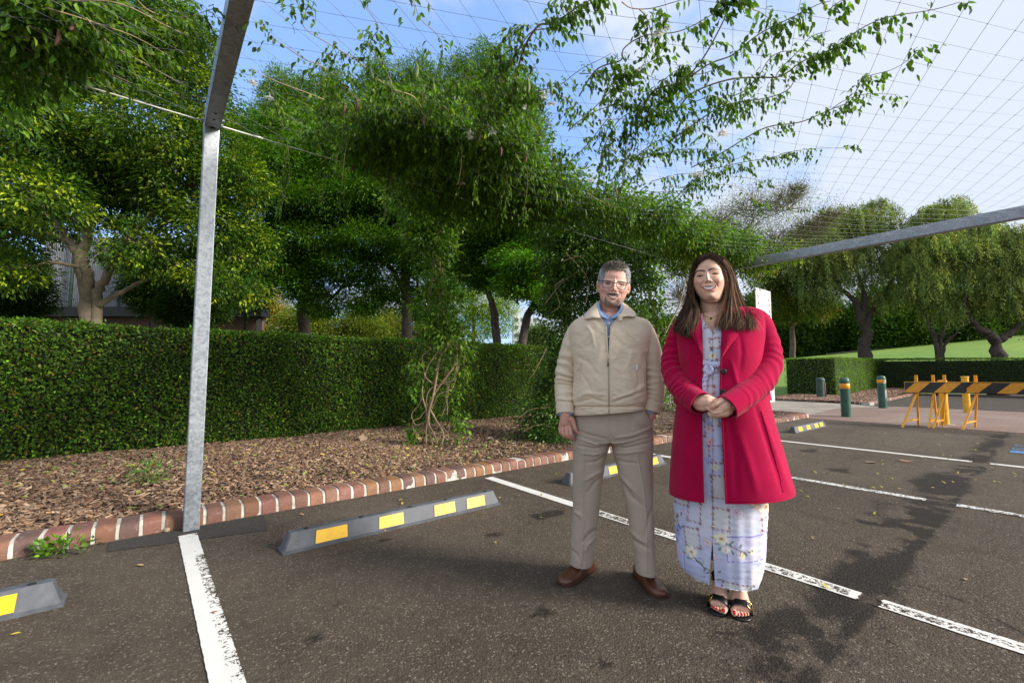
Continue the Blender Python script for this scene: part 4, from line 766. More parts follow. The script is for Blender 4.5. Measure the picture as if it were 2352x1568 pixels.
RUN = [(Z8([(-200, 500), (-150, 300), (-60, 150), (0, 100), (100, 50), (200, 10), (260, -30)]), .9, 1.6), (Z8([(150, 480), (230, 360), (340, 310), (370, 240), (480, 170), (620, 150), (740, 100), (880, 30), (905, -20)]), 1, 1),
  (Z8([(420, 620), (500, 470), (640, 420), (740, 300), (850, 120), (910, 0), (925, -40)]), 1.2, 1.6), (Z8([(430, 640), (560, 520), (760, 340), (900, 260), (1040, 170), (1160, 110), (1300, 50), (1410, -5)]), 1, 1.2),
  (Z8([(620, 560), (700, 480), (900, 400), (1040, 375), (1150, 370), (1250, 300), (1400, 240), (1560, 150), (1700, 90), (1850, 50), (2030, 0)]), 1, 1.2), (Z8([(600, 700), (800, 560), (950, 510), (1060, 480), (1180, 430), (1240, 330), (1370, 260), (1480, 210)]), 1.1, 1),
  (Z8([(1100, 420), (1130, 360), (1230, 270), (1300, 190), (1400, 140)]), .5, .7), (Z8([(700, 830), (860, 760), (1050, 650), (1180, 610), (1290, 580), (1400, 545), (1480, 510), (1540, 410), (1620, 360), (1720, 320), (1840, 245)]), 1, 1.1),
  (Z8([(1400, 545), (1480, 500), (1580, 470), (1720, 475)]), 1.1, .6), (Z8([(400, 800), (600, 760), (750, 730), (900, 745)]), 1.2, 1), (Z8([(700, 860), (880, 830), (1000, 800), (1120, 770), (1180, 750), (1300, 740), (1440, 745), (1500, 720)]), .9, .8),
  (Z8([(500, 900), (640, 870), (800, 860), (880, 810), (1000, 760)]), 1.1, .8), (Z8([(500, 960), (640, 950), (760, 920), (880, 920), (1000, 980), (1080, 1010), (1200, 1035), (1320, 1040)]), .45, .7), (Z8([(-60, 460), (0, 470), (100, 500), (160, 560), (300, 450), (450, 350), (500, 200), (510, 50)]), 1.1, .9),
  (Z8([(900, 480), (1000, 430), (1100, 300), (1200, 250), (1290, 260)]), .8, .7), (Z8([(450, 800), (560, 600), (700, 500), (800, 480), (900, 520), (960, 560)]), 1.2, .8), (Z8([(250, 750), (350, 600), (470, 500), (600, 360), (700, 350)]), 1.3, .9), (Z8([(100, 650), (220, 560), (360, 520), (480, 520), (600, 560), (750, 600)]), 1.3, .8),
  (Z8([(60, 850), (200, 700), (300, 560), (380, 400), (360, 330)]), 1.3, .9), (Z8([(300, 900), (450, 760), (600, 660), (700, 640), (820, 700)]), 1.3, .8), (Z8([(450, 40), (470, 100), (520, 260), (560, 300)]), .9, .7), (Z8([(870, 20), (1000, 60), (1060, 100), (1120, 130), (1160, 110)]), .9, .6), (Z8([(350, 20), (400, 60), (500, 60), (640, 10), (700, -20)]), .9, .6), (Z8([(1340, -20), (1360, 60), (1420, 20), (1480, 10)]), .9, .6), (Z8([(60, 40), (130, 80), (230, 20), (300, 0)]), 1, .6),
  ([(1000, 320), (960, 240), (900, 200), (850, 160), (760, 110), (700, 60), (680, -10)], 1, 1.1), ([(850, 260), (760, 170), (700, 140), (640, 90), (600, 50)], .5, .8), ([(920, 240), (890, 170), (850, 110), (870, 60), (820, -10)], 1, .9), ([(800, 280), (760, 240), (640, 190), (575, 150)], 1, 1),
  ([(1060, 340), (1130, 250), (1150, 180), (1200, 100), (1260, 60), (1310, -20)], 1.2, 1.6), ([(1100, 300), (1170, 160), (1200, 60), (1150, 110), (1140, 150)], 1.2, 1), ([(1020, 280), (1060, 200), (1080, 120)], .5, .6), ([(980, 260), (1000, 200), (1010, 100), (970, 40), (940, -10)], .35, .5), ([(1090, 330), (1180, 240), (1260, 200), (1330, 170), (1400, 120)], 1.1, .9)]
for pts, dens, th in RUN: runner(mb, lv, rg, pts, 3.12+rg.uniform(-.03, .04), dens, thick=th*1.5, skip=.1)
mrun = mb; mb = MB()
for k in range(20):     # short side shoots that thicken the lace between the runners
    px, py = rg.uniform(1270, 1680), rg.uniform(130, 470)
    if (px-1270)*.6+130 > 330-(py-130)*.2 and py < 250: continue
    a = rg.uniform(-.9, .5); l = rg.uniform(60, 130); runner(mb, lv, rg, [(px, py), (px+l*.5*math.cos(a), py+l*.5*math.sin(a)+8), (px+l*math.cos(a), py+l*math.sin(a)+4)], 3.12, 1.2, thick=.9, skip=.05)
for k in range(30):     # loose shoots running over the near side of the canopy
    px, py = rg.uniform(640, 1240), rg.uniform(250, 340); a = rg.uniform(-2.5, -.7); l = rg.uniform(60, 170); runner(mb, lv, rg, [(px, py), (px+l*.5*math.cos(a)+rg.normal(0, 8), py+l*.5*math.sin(a)), (px+l*math.cos(a), py+l*math.sin(a)*.9)], 3.14, 1.1, thick=.8, skip=.05)
for k in range(22):     # tendrils hanging under the canopy
    px, py = rg.uniform(640, 1500), rg.uniform(280, 420); p = G(px, py, 3.05); runner(mb, lv, rg, [p, p+[.03, .02, -.12], p+[.0, .05, -rg.uniform(.2, .5)]], 0, 1.2, world=True, thick=.6)
finish_vine('main flowering vine: bare tangled stems, leafy column and canopy spreading over the net', base, mrun.L+[mb], lv, 'leaf', 'vines climbing the pergola', rg=rg,
  flowers=[(1063, 238), (1070, 425), (1125, 310), (1210, 250), (1065, 313), (1523, 72), (1660, 312), (1672, 318), (1420, 350), (1600, 405), (1540, 415), (1130, 290), (1255, 225), (610, 225), (575, 187), (1350, 420)],
  pods=[(820, 228), (972, 262), (808, 370, 'pod', .12), (1150, 330, 'pod', .12), (1207, 345, 'pod', .12), (1265, 180, 'pod_green', .13), (1213, 175, 'pod_green', .13), (957, 140, 'pod_green', .12), (1063, 375, 'pod_green', .1), (1590, 440, 'pod', .1), (1278, 440, 'pod_green', .12), (1415, 430, 'pod', .1), (790, 235, 'pod', .1), (1345, 480, 'pod_green', .1), (1100, 300, 'pod', .1)])
# V0 ------- vine overhead at the upper left
rg = np.random.default_rng(103); mb = ManyMB(); lv = Leaves()
bl = mblobs([(-60, 30, .3), (20, 20, .26), (60, 90, .26), (-20, 140, .3), (130, 60, .24), (30, 170, .2), (190, 20, .2), (-80, 220, .3), (150, 110, .16), (90, 0, .3)], 3.3, .6)
clump_leaves(lv, rg, bl, 800, 9, .08, .062, .027, V_G, 1, .5, down=.5, nup=.4, droop=.2)
for pts in [[(60, 60), (160, 120), (230, 160), (300, 190)], [(100, 20), (220, 60), (320, 90), (400, 130)], [(150, 0), (280, 20), (380, 60), (470, 90)], [(0, 160), (80, 190), (150, 200)], [(200, 40), (260, 110), (330, 150), (420, 190)], [(300, -20), (340, 30), (420, 40), (500, 20)], [(40, 100), (120, 160), (200, 210)]]:
    runner(mb, lv, rg, pts, 3.12, 1.4, skip=.05)
finish_vine('leafy overhead vine with a hanging brown pod in the upper left corner', G(20, 20, 3.3), mb, lv, 'leaf', 'vines climbing the pergola', rg=rg, pods=[(133, 66, 'pod', .11), (165, 50, 'pod', .06)])
# V2 ------- glossy dark climber left of the man
J_G = [(4, (0.026, 0.055, 0.014)), (3, (0.045, 0.085, 0.018)), (1, (0.085, 0.14, 0.03))]
rg = np.random.default_rng(105); mb = MB(); lv = Leaves(); d = 7.3
bl = pxblobs([(1215, 990, 26, -.2), (1250, 1000, 32, -.3), (1290, 1000, 34, -.4), (1225, 950, 26), (1265, 940, 38, -.1), (1250, 890, 24), (1280, 880, 34), (1290, 820, 40), (1285, 760, 40), (1300, 700, 42), (1300, 640, 48), (1280, 590, 45), (1310, 540, 55), (1360, 520, 50), (1410, 520, 45), (1340, 600, 60), (1370, 660, 50), (1340, 740, 50), (1330, 830, 50), (1400, 600, 45), (1270, 680, 26), (1275, 520, 45), (1440, 560, 35), (1400, 680, 50), (1440, 640, 40), (1440, 720, 45), (1400, 780, 50), (1450, 800, 35), (1430, 860, 40), (1330, 920, 40), (1320, 980, 36)], d)
clump_leaves(lv, rg, bl, 4300, 9, .075, .060, .030, J_G, 1, .62, down=.25, nup=.45, droop=.12); ms = []
for pts in [[(1290, 1010), (1285, 900), (1300, 800), (1310, 700), (1300, 600), (1330, 520)], [(1300, 1010), (1310, 880), (1290, 760), (1330, 650), (1340, 560)]]:
    P = crv([D(x, y, d) for x, y in pts], 40); ms.append(MB().tube(P, np.linspace(.035, .015, 40), 8))
for pts in [[(1295, 640), (1275, 660), (1285, 700), (1265, 720)], [(1250, 700), (1290, 650), (1330, 620)], [(1190, 960), (1220, 940), (1265, 935)], [(1200, 990), (1240, 975), (1280, 985)], [(1255, 800), (1230, 850), (1215, 870)], [(1290, 600), (1330, 590), (1350, 610), (1340, 640)], [(1300, 580), (1350, 640), (1345, 700)]]:
    P = crv([D(x, y, d-.45) for x, y in pts], 20); ms.append(MB().tube(P, np.linspace(.006, .003, 20), 5))
finish_vine('dark glossy-leaved climber covering the column just left of the man', G(1280, 1020), ms, lv, 'leaf_gloss', 'vines climbing the pergola', rg=rg)
# V3 ------- leafy column between the two people, V4 ------- mass on the end of the far beam
rg = np.random.default_rng(107); mb = MB(); lv = Leaves(); d = 9.0
bl = pxblobs([(1480, 600, 28), (1500, 640, 24), (1495, 690, 24), (1510, 730, 22), (1485, 560, 40), (1530, 560, 40), (1460, 640, 22), (1515, 780, 20), (1520, 840, 18), (1500, 900, 20), (1450, 560, 40), (1470, 720, 20)], d)
clump_leaves(lv, rg, bl, 900, 9, .08, .085, .035, V_G, 1, .5, down=.6, nup=.4, droop=.2)
P = crv([D(x, y, d) for x, y in [(1505, 960), (1500, 860), (1510, 760), (1490, 660), (1500, 570)]], 30); ms = [MB().tube(P, np.linspace(.05, .02, 30), 8)]; P = crv([D(x, y, d) for x, y in [(1510, 800), (1540, 740), (1560, 700), (1575, 640)]], 20); ms.append(MB().tube(P, np.linspace(.025, .012, 20), 7))
finish_vine('narrow leafy vine column in the gap between the two people', G(1505, 960), ms, lv, 'leaf', 'vines climbing the pergola', rg=rg)
rg = np.random.default_rng(109); mb = MB(); lv = Leaves()
bl = mblobs([(1560, 560, .3), (1620, 575, .32), (1680, 585, .32), (1740, 592, .28), (1780, 585, .22), (1815, 580, .16), (1600, 545, .3)], 3.28, .6)+pxblobs([(1600, 610, 24), (1720, 612, 20), (1760, 605, 20), (1690, 600, 24), (1735, 640, 14), (1560, 600, 30), (1570, 560, 34), (1620, 560, 30)], 9.2)
clump_leaves(lv, rg, bl, 1300, 9, .085, .07, .028, [(3, (0.05, 0.085, 0.016)), (2, (0.09, 0.13, 0.022)), (.7, (0.15, 0.12, 0.025))], 1, .5, down=.5, nup=.45, droop=.2)
finish_vine('bushy vine mass capping the near end of the far beam above the woman', G(1700, 580, 3.2), mb, lv, 'leaf', 'vines climbing the pergola', rg=rg)
# ------------------------------------------------------------------ wheel stops
M['rubber'] = pbr('grey_rubber', (0.085, 0.092, 0.105), 0.62, nscale=14, var=0.3, bump=0.5, bscale=170, bdist=0.002)
M['reflect'] = pbr('yellow_reflector', (0.83, 0.47, 0.008), 0.45, nscale=20, var=0.10, bump=0.15, bscale=300, bdist=.001)
def wheel_stop(x0, x1, y, label, panels=True):
    root = empty('wheel_stop', (x0, y, 0), 0, label, 'wheel stop', 'wheel stops in the parking bays'); L = x1-x0
    mb = MB(); W = 0.155; H = 0.118; bt = 0.045; e = 0.038
    def ring(x, w0, w1, z): return [(x, w0, z), (x, w1, z)]
    # sections: flange, body foot, body shoulder
    secs = [(0.0, 0.0, W, 0.0), (0.0, 0.0, W, 0.012), (0.012, 0.012, W-.012, 0.018), (0.012+e*.9, bt-.004, W-bt+.004, H-.012), (0.012+e, bt+.006, W-bt-.006, H)]
    V = []
    for (i, a, b, z) in secs:
        c = 0.010 if z > 0.012 else 0.006
        V += [(i+c, a, z), (L-i-c, a, z), (L-i, a+c, z), (L-i, b-c, z), (L-i-c, b, z), (i+c, b, z), (i, b-c, z), (i, a+c, z)]
    F = [[k*8+j, k*8+(j+1) % 8, (k+1)*8+(j+1) % 8, (k+1)*8+j] for k in range(len(secs)-1) for j in range(8)]+[[32+j for j in range(8)]]
    mb.add(V, F); b = mb.build('body', M['rubber'], root); smooth_angle(b, 25)
    ny, nz = -(H-.03), (bt-.016); l_ = math.hypot(ny, nz); nrm = np.array([0, ny/l_, nz/l_]); up = np.array([0, nz/l_, -ny/l_])
    for k, (u0, u1) in enumerate([(0.115, 0.235), (0.365, 0.475), (0.625, 0.735), (0.80, 0.905)]):
        for side in (0, 1):
            def P(u, t, o):
                q = np.array([u*L, 0.014, 0.024])+up*t+nrm*o
                if side: q[1] = W-q[1]
                return q
            h = l_-.012; sl = 0.02
            for nm, o0, o1, g, mt in (('panel_frame', -.002, .002, .007, 'rubber'), ('reflector_panel', -.001, .004, 0, 'reflect')):
                m2 = MB(); c = [P(u0-g/L, -g*.4, o0), P(u1+g/L, -g*.4, o0), P(u1+(g+sl*.2)/L, h+g*.3, o0), P(u0-(g-sl*.5)/L, h+g*.3, o0)]; c2 = [q+nrm*np.array([1, -1 if side else 1, 1])*(o1-o0) for q in c]
                m2.add(c+c2, [[0, 1, 2, 3], [4, 7, 6, 5], [0, 4, 5, 1], [1, 5, 6, 2], [2, 6, 7, 3], [3, 7, 4, 0]])
                if nm == 'reflector_panel': m2.build(nm, M[mt], root)
                else: m2.build(nm, M[mt], root)
    for u in (0.09, 0.30, 0.52, 0.70, 0.93):
        m2 = MB(); m2.lathe([(0.0001, 0.0008), (0.013, 0.0008), (0.017, 0.0015), (.018, 0)], (u*L, W/2, H), 14); m2.build('bolt_hole', M['dark_hole'], root, True)
    return root
wheel_stop(-2.07, -0.30, 3.16, 'grey wheel stop with yellow panels cut off by the left edge of the photo')
wheel_stop(0.68, 2.43, 3.15, 'grey wheel stop with four yellow panels in the bay beside the steel post')
wheel_stop(3.36, 5.14, 3.20, 'grey wheel stop partly hidden behind the man\'s legs')
wheel_stop(9.65, 11.45, 3.22, 'far grey wheel stop just right of the woman\'s coat')
# ------------------------------------------------------------------ bollards
M['green_paint'] = pbr('green_paint', (0.028, 0.095, 0.065), 0.42, nscale=6, var=0.3, bump=0.15, bscale=40)
M['yellow_paint'] = pbr('yellow_paint', (0.78, 0.42, 0.02), 0.45, nscale=8, var=0.15)
M['orange_paint'] = pbr('orange_paint', (0.82, 0.36, 0.012), 0.45, nscale=8, var=0.15)
M['rusty'] = pbr('rusty_green_paint', (0.045, 0.085, 0.065), 0.6, nscale=7, var=0.5)
M['rust'] = pbr('rust', (0.16, 0.07, 0.03), 0.85, nscale=20, var=.4); M['grey_scuff'] = pbr('grey_scuff', (0.30, 0.32, 0.32), 0.6, nscale=20, var=.5)
def bollard(p, r, h, label, band=None, mat='green_paint', cap='dome', lean=0):
    root = empty('bollard', p, 0, label, 'bollard', 'bollards on the paving'); root.rotation_euler = (0, lean, 0)
    mb = MB(); hb = h-.13 if cap == 'dome' else h-.03
    mb.lathe([(0.0001, -.01), (r, -.01), (r, .02), (r*.995, hb*.5), (r, hb)], n=32); b = mb.build('post', M[mat], root); smooth_angle(b)
    mb = MB()
    if cap == 'dome': mb.lathe([(r*.9, hb), (r*1.10, hb+.002), (r*1.12, hb+.02), (r*1.10, hb+.035), (r*1.0, hb+.04), (r*.98, hb+.07), (r*.85, hb+.10), (r*.55, hb+.125), (0.0001, hb+.132)], n=32)
    else: mb.lathe([(r*.95, hb), (r*1.13, hb+.002), (r*1.15, hb+.012), (r*1.08, hb+.028), (r*.6, hb+.035), (.0001, hb+.036)], n=28)
    c = mb.build('cap', M[mat], root, True); smooth_angle(c)
    if band:
        mb = MB(); mb.lathe([(r+.0005, band[0]), (r+.003, band[0]+.001), (r+.003, band[1]-.001), (r+.0005, band[1])], n=32); mb.build('reflective_band', M['orange_paint'], root, True)
        if len(band) > 2:
            for k, (a0, a1, z0, z1) in enumerate(band[2]):
                mb = MB(); V = []; n = 10
                for i in range(n+1):
                    a = a0+(a1-a0)*i/n; j = .012*math.sin(i*2.3)+.008*math.cos(i*5); V += [((r+.0045)*math.cos(a), (r+.0045)*math.sin(a), z0+j), ((r+.0045)*math.cos(a), (r+.0045)*math.sin(a), z1-j)]
                mb.add(V, [[2*i, 2*i+2, 2*i+3, 2*i+1] for i in range(n)]); mb.build('scuff_mark', M['grey_scuff'], root, True)
    return root
g = G(1944, 957); bollard((g[0], g[1], 0), .112, 1.05, 'green bollard with a clean yellow band, nearest the far wheel stop', (.75, .89))
g = G(2028, 937); bollard((g[0], g[1], 0), .118, 1.09, 'dark green bollard with a scraped yellow band standing before the mulch bed', (.84, .97, [(-2.6, -1.8, .82, 1.0), (-2.3, -1.6, .35, .62)]))
bb = bollard(tuple(D(1886, 912, 19.8)*np.array([1, 1, 0])+np.array([0, 0, .05])), .165, .93, 'thick rusty green bollard without a band, against the far hedge end', mat='rusty')
mb = MB()
for k in range(4): a = -1.7+.07*k; mb.tube([(.18*math.cos(a), .18*math.sin(a), .05), (.17*math.cos(a), .17*math.sin(a), .7)], .018, 6)
mb.build('rust_streak', M['rust'], bb, True)
g = G(2171, 975); b = bollard((g[0], g[1], 0), .073, 1.0, 'yellow bollard rising from a base plate behind the striped barrier, left one of two', mat='yellow_paint', cap='flat')
mb = MB(); mb.box((0, 0, .006), (.3, .3, .012), bev=.003); mb.build('base_plate', M['concrete'], b)
g = G(2222, 948); b = bollard((g[0], g[1], 0), .082, 1.07, 'taller yellow bollard farther back behind the striped barrier, right one of two', mat='yellow_paint', cap='flat')
mb = MB(); mb.box((0, 0, .006), (.34, .34, .012), bev=.003); mb.build('base_plate', M['concrete'], b)
# ------------------------------------------------------------------ striped road barriers on A-frame trestles
def stripes_mat():
    m, t = mat_new('barrier_board'); c = t.new('ShaderNodeTexCoord').outputs['Object']; s = t.new('ShaderNodeSeparateXYZ', {0: c})
    u = t.math('FRACT', t.math('ADD', t.math('MULTIPLY', t.math('SUBTRACT', s.outputs[0], t.math('MULTIPLY', s.outputs[2], 1.0)), 1/.52), 100.16)); f = t.math('GREATER_THAN', u, .50)
    n = t.noise(c, 12, 4, .6); edge = t.math('GREATER_THAN', t.math('ABSOLUTE', s.outputs[2]), .105)
    f2 = t.math('MAXIMUM', f, edge)
    col = t.mix(f2, (0.80, 0.34, 0.02), (0.012, 0.012, 0.016)); col = t.mix(t.mapr(n.outputs[0], .4, .7, 0, .25), col, (.10, .07, .05))
    p = t.new('ShaderNodeBsdfPrincipled', {'Base Color': col, 'Roughness': .45}); finish(t, p.outputs[0]); return m
M['stripe'] = stripes_mat()
def barrier(label, trs, boff, u0, u1, z, zt=0.0, slot=.03):
    o = np.array([trs[0][0][0], trs[0][0][1], 0.]); root = empty('road_barrier', o, 0, label, 'barrier', 'striped road barriers'); tops = []
    for (fa, fb, top) in trs:
        fa = np.array([fa[0], fa[1], 0.]); fb = np.array([fb[0], fb[1], 0.]); j = np.array(top, float); jt = j.copy(); j[2] = z-.14; jt[2] = z+.27; mb = MB()
        mb.bar(fa-o, j-o+[0, 0, .03], .034, .034, (0, 1, .2)); mb.bar(fb-o, j-o+[0, 0, .03], .034, .034, (0, 1, .2)); mb.bar(j-o, jt-o, .04, .05, (0, 1, 0)); a = fa+(j-fa)*.2; b = fb+(j-fb)*.2; mb.bar(a-o, b-o, .025, .03)
        mb.bar(j-o+[-.05, -.0, .02], j-o+[.05, 0, .02], .05, .03); mb.bar(jt-o+[-.03, 0, -.04], jt-o+[.03, 0, -.04], .05, .014); mb.build('trestle', M['orange_paint'], root); tops.append(j)
    a, b = tops[0], tops[-1]; d = (b-a)[:2]; L = np.linalg.norm(d); d /= L; nn = np.array([-d[1], d[0]])
    if nn[0] > 0: nn = -nn
    ctr = np.append(a[:2]+d*((u0+u1)/2)+nn*boff, z); mb = MB(); mb.box((0, 0, 0), (u1-u0, .03, .23), bev=.003); bo = mb.build('board', M['stripe'], root); bo.location = tuple(ctr-o); bo.rotation_euler = (0, 0, math.atan2(d[1], d[0]))
    mb = MB(); mb.box((0, .021, 0.006), (u1-u0, .012, .236)); bk = mb.build('board_back', M['orange_paint'], bo); return root
def mid(a, b, t=.5): return a+(b-a)*t
t1a, t1b = G(2071.6, 981.7), G(2110, 977); t4a, t4b = G(2210.5, 987.4), G(2240, 981); t2a, t2b = G(2133, 983), G(2152.8, 977); t3a, t3b = G(2143, 984), G(2165, 979)
def topat(px, fd): return D(px, 900, fd)
fd1 = (mid(t1a, t1b)-CC)@F0; fd4 = (mid(t4a, t4b)-CC)@F0; fd2 = (mid(t2a, t2b)-CC)@F0
barrier('black and yellow striped barrier board on orange trestles, the front one', [(t1a, t1b, topat(2106, fd1)), (t4a, t4b, topat(2243, fd4))], .045, -.22, 3.2, .85)
barrier('second barrier close behind the front striped board, mostly hidden by it', [(t2a, t2b, topat(2145, fd2+.1)), (t3a, t3b, topat(2171, fd2-.05))], -.04, -.35, 2.6, .855)
# ------------------------------------------------------------------ sign post
M['sign_white'] = pbr('sign_white', (0.80, 0.80, 0.80), 0.4, nscale=8, var=.05); M['sign_red'] = pbr('sign_red', (.25, .06, .05), .6); M['sign_black'] = pbr('sign_black', (.02, .02, .02), .6); M['sign_yellow'] = pbr('sign_yellow', (.75, .72, .02), .5); M['sign_grey'] = pbr('sign_grey', (.35, .35, .36), .6)
sg = empty('sign_post', (12.05, 4.62, .08), 0, 'white notice signs on a pale post behind the woman\'s shoulder', 'sign')
mb = MB(); mb.box((0, .05, 1.6), (.1, .05, 3.2), bev=.006); mb.build('post', M['sign_grey'] if False else M['sign_white'], sg)
def plate(name, c, w_, h, marks):
    mb = MB(); mb.box(c, (w_, .012, h), bev=.004); pl = mb.build(name, M['sign_white'], sg)
    mb = MB(); e = .012; x0, x1, z0, z1 = c[0]-w_/2+.03, c[0]+w_/2-.03, c[2]-h/2+.03, c[2]+h/2-.03
    for a, b in (((x0, z0), (x1, z0)), ((x1, z0), (x1, z1)), ((x1, z1), (x0, z1)), ((x0, z1), (x0, z0))): mb.bar((a[0], c[1]-.0075, a[1]), (b[0], c[1]-.0075, b[1]), .003, .006, (0, 1, 0.001))
    mb.build('border', M['sign_grey'], pl); return pl
pl = plate('upper_sign_plate', (-.02, 0, 2.86), .92, .72, None)
rg = np.random.default_rng(5)
for (x, z) in [(-.36, 3.02), (-.35, 2.84), (.30, 2.98), (.30, 2.84), (.30, 2.68), (.32, 2.56)]:   # red crosses over small pictograms
    mb = MB(); s = .045; mb.bar((x-s, -.010, z-s), (x+s, -.010, z+s), .003, .009, (0, 1, .001)); mb.bar((x-s, -.0125, z+s), (x+s, -.0125, z-s), .002, .009, (0, 1, .001)); mb.build('red_cross', M['sign_red'], pl)
    mb = MB(); mb.tube([(x-.03, -.008, z-.02), (x, -.008, z+.02), (x+.025, -.008, z+.005)], .007, 5); mb.build('pictogram', M['sign_black'], pl)
for k, P in enumerate([[(-.2, 3.08), (-.12, 3.1), (-.05, 3.12)], [(-.2, 3.06), (-.16, 3.055)], [(0, 3.12), (.05, 3.08), (.08, 3.03)], [(-.02, 2.96), (0, 2.93), (-.01, 2.9)], [(.02, 2.82), (.1, 2.79), (.2, 2.82)]]):
    mb = MB(); mb.tube([(a, -.008, b) for a, b in P], .007, 5); mb.build('pictogram', M['sign_black'], pl)
for k in range(3):
    mb = MB(); mb.box((-.03, -.0075, 2.66-k*.05), (.5-.06*k, .002, .012)); mb.build('printed_line', M['sign_grey'], pl)
mb = MB(); mb.box((.47, 0, 2.93), (.03, .02, .02)); mb.build('bracket', M['galv'], pl)
pl = plate('lower_sign_plate', (0, 0, .66), .86, .62, None)
mb = MB(); s = .105; mb.add([(0.06, -.0085, .80-s), (0.06+s, -.0085, .80), (0.06, -.0085, .80+s), (0.06-s, -.0085, .80)], [[0, 1, 2, 3]]); dm = mb.build('yellow_diamond', M['sign_yellow'], pl)
mb = MB(); mb.tube([(.03, -.010, .75), (.06, -.010, .79), (.05, -.010, .83)], .008, 5); mb.tube([(.06, -.010, .79), (.09, -.010, .75)], .008, 5); mb.tube([(.02, -.010, .80), (.09, -.010, .82)], .007, 5); mb.build('walking_figure', M['sign_black'], dm)
def text(s, loc, size, mat, parent, name='sign_text', rot=(rad(90), 0, 0)):
    cu = bpy.data.curves.new(name, 'FONT'); cu.body = s; cu.size = size; cu.align_x = 'CENTER'; cu.align_y = 'CENTER'; cu.extrude = .0006; ob = bpy.data.objects.new(name, cu); COL.objects.link(ob)
    dg = bpy.context.evaluated_depsgraph_get(); me = bpy.data.meshes.new_from_object(ob.evaluated_get(dg)); bpy.data.objects.remove(ob); o = link_mesh(name, me, parent, [mat]); o.location = loc; o.rotation_euler = rot; return o
text('MAGPIES SWOOP', (.04, -.009, .64), .085, M['sign_grey'], pl); text('IN THIS AREA', (.04, -.009, .56), .085, M['sign_grey'], pl)
for k in range(3):
    mb = MB(); mb.box((.04, -.0075, .49-k*.03), (.5, .002, .008)); mb.build('printed_line', M['sign_grey'], pl)
# ------------------------------------------------------------------ iron fence behind the people
fn = empty('iron_fence', (11.2, 8.9, .1), 0, 'black iron picket fence seen between the two people', 'fence')
for k in range(42): mb = MB(); mb.box((k*.13, 0, .6), (.02, .02, 1.2)); mb.build('picket', M['black_trim'], fn)
for z in (.12, 1.08): mb = MB(); mb.box((2.67, 0, z), (5.5, .03, .035)); mb.build('rail', M['black_trim'], fn)
def shrub(label, c, r, n, pal, seed, L=.05, W=.025, name='low_shrub', fl=.7, up=.2):
    rg = np.random.default_rng(seed); root = empty(name, c, 0, label, 'plant'); lv = Leaves(); c0 = np.array([0, 0, r*fl*.7])
    clump_leaves(lv, rg, [(c0, np.array([r, r, r*fl]))], n, 8, r*.16, L, W, pal, 1, .5, down=-up, nup=.6); lv.build('leaves', M['leaf_gloss'], root)
    mb = MB()
    for k in range(7): e = c0+rdir(rg, 1)[0]*r*.7*np.array([1, 1, fl]); mb.tube(crv([(0, 0, 0), e*.5+[0, 0, .02], e], 6), np.linspace(.006, .002, 6), 5)
    mb.build('stem', M['vine_green'], root, True); return root
p = G(1535, 952); shrub('low dark green shrub in front of the iron fence between the people', (p[0], p[1], .1), .55, 120, J_G, 1, .07, .035)
p = G(1548, 985); shrub('tiny bright green weed on the mulch beside the woman\'s coat', (p[0], p[1]-.2, .1), .12, 22, V_G, 2)
p = G(345, 1110, .1); shrub('small ferny green weed in the mulch just left of the steel post', (p[0], p[1], .1), .17, 42, [(1, (.05, .12, .02)), (1, (.08, .16, .025))], 3, .038, .012)
p = G(150, 1262); shrub('creeping green weed rooted in the brick kerb joint at the left', (p[0], 4.10, .0), .13, 20, [(1, (.09, .17, .03)), (1, (.06, .12, .025))], 4, .042, .026, fl=.35, up=.3)
# ------------------------------------------------------------------ fallen leaves that can be counted
def big_leaf(c, s, col, label, seed, name='dry_leaf', group=None, rz=0):
    rg = np.random.default_rng(seed); n = 28; V = [(0, 0, .012*s/.1)]
    for k in range(n):
        a = 2*math.pi*k/n; r = s*.5*(0.62+.38*abs(math.cos(2.5*a))**.6)*(1+.08*math.sin(a*11)); V.append((r*math.cos(a), r*math.sin(a), .006+.022*s/.1*(.5+.5*math.sin(a*2+seed))*(r/s)))
    o = mesh(name, V, faces=[[0, 1+k, 1+(k+1) % n] for k in range(n)], mat=pbr('dry_leaf', col, .8, nscale=40, var=.3)); o.location = c; o.rotation_euler = (0, 0, rz); return tag(o, label, 'leaf', group)
p = G(830, 1008, .15); big_leaf((p[0], p[1]-.05, .16), .15, (.36, .24, .15), 'big pale brown dry leaf leaning at the foot of the hedge', 1).rotation_euler = (rad(60), 0, .3)
big_leaf(tuple(G(2000, 1063)), .12, (.20, .12, .07), 'curled brown leaf on the asphalt, nearer the woman', 2, rz=1)
big_leaf(tuple(G(2082, 1060)), .15, (.26, .14, .09), 'curled reddish brown leaf on the asphalt, farther from the woman', 3, rz=2.2)
big_leaf(tuple(G(2106, 940)), .12, (.15, .08, .05), 'dark brown leaf lying on the brick paving', 4)
big_leaf(tuple(G(1128, 1010, .12)+np.array([0, 0, 0.02])), .13, (.34, .25, .16), 'pale dry leaf on the mulch just right of the bare vine stems', 6, rz=.6)
lm = [pbr('fallen_yellow', (.45, .36, .04), .6), pbr('fallen_green', (.16, .26, .04), .6), pbr('fallen_tan', (.34, .22, .10), .7)]; me_ = []
for k in range(3):
    V, q, t = leaf_geo(np.zeros((1, 3)), np.array([[1., 0, 0]]), np.array([[0, 0, 1.]]), .034, .018, .22, -.12, 1); o = mesh('fallen_leaf', V[0], q, t, mat=lm[k]); me_.append(o)
nm = ['small yellow leaf fallen on the asphalt', 'small green leaf fallen on the asphalt', 'small tan leaf fallen on the asphalt']
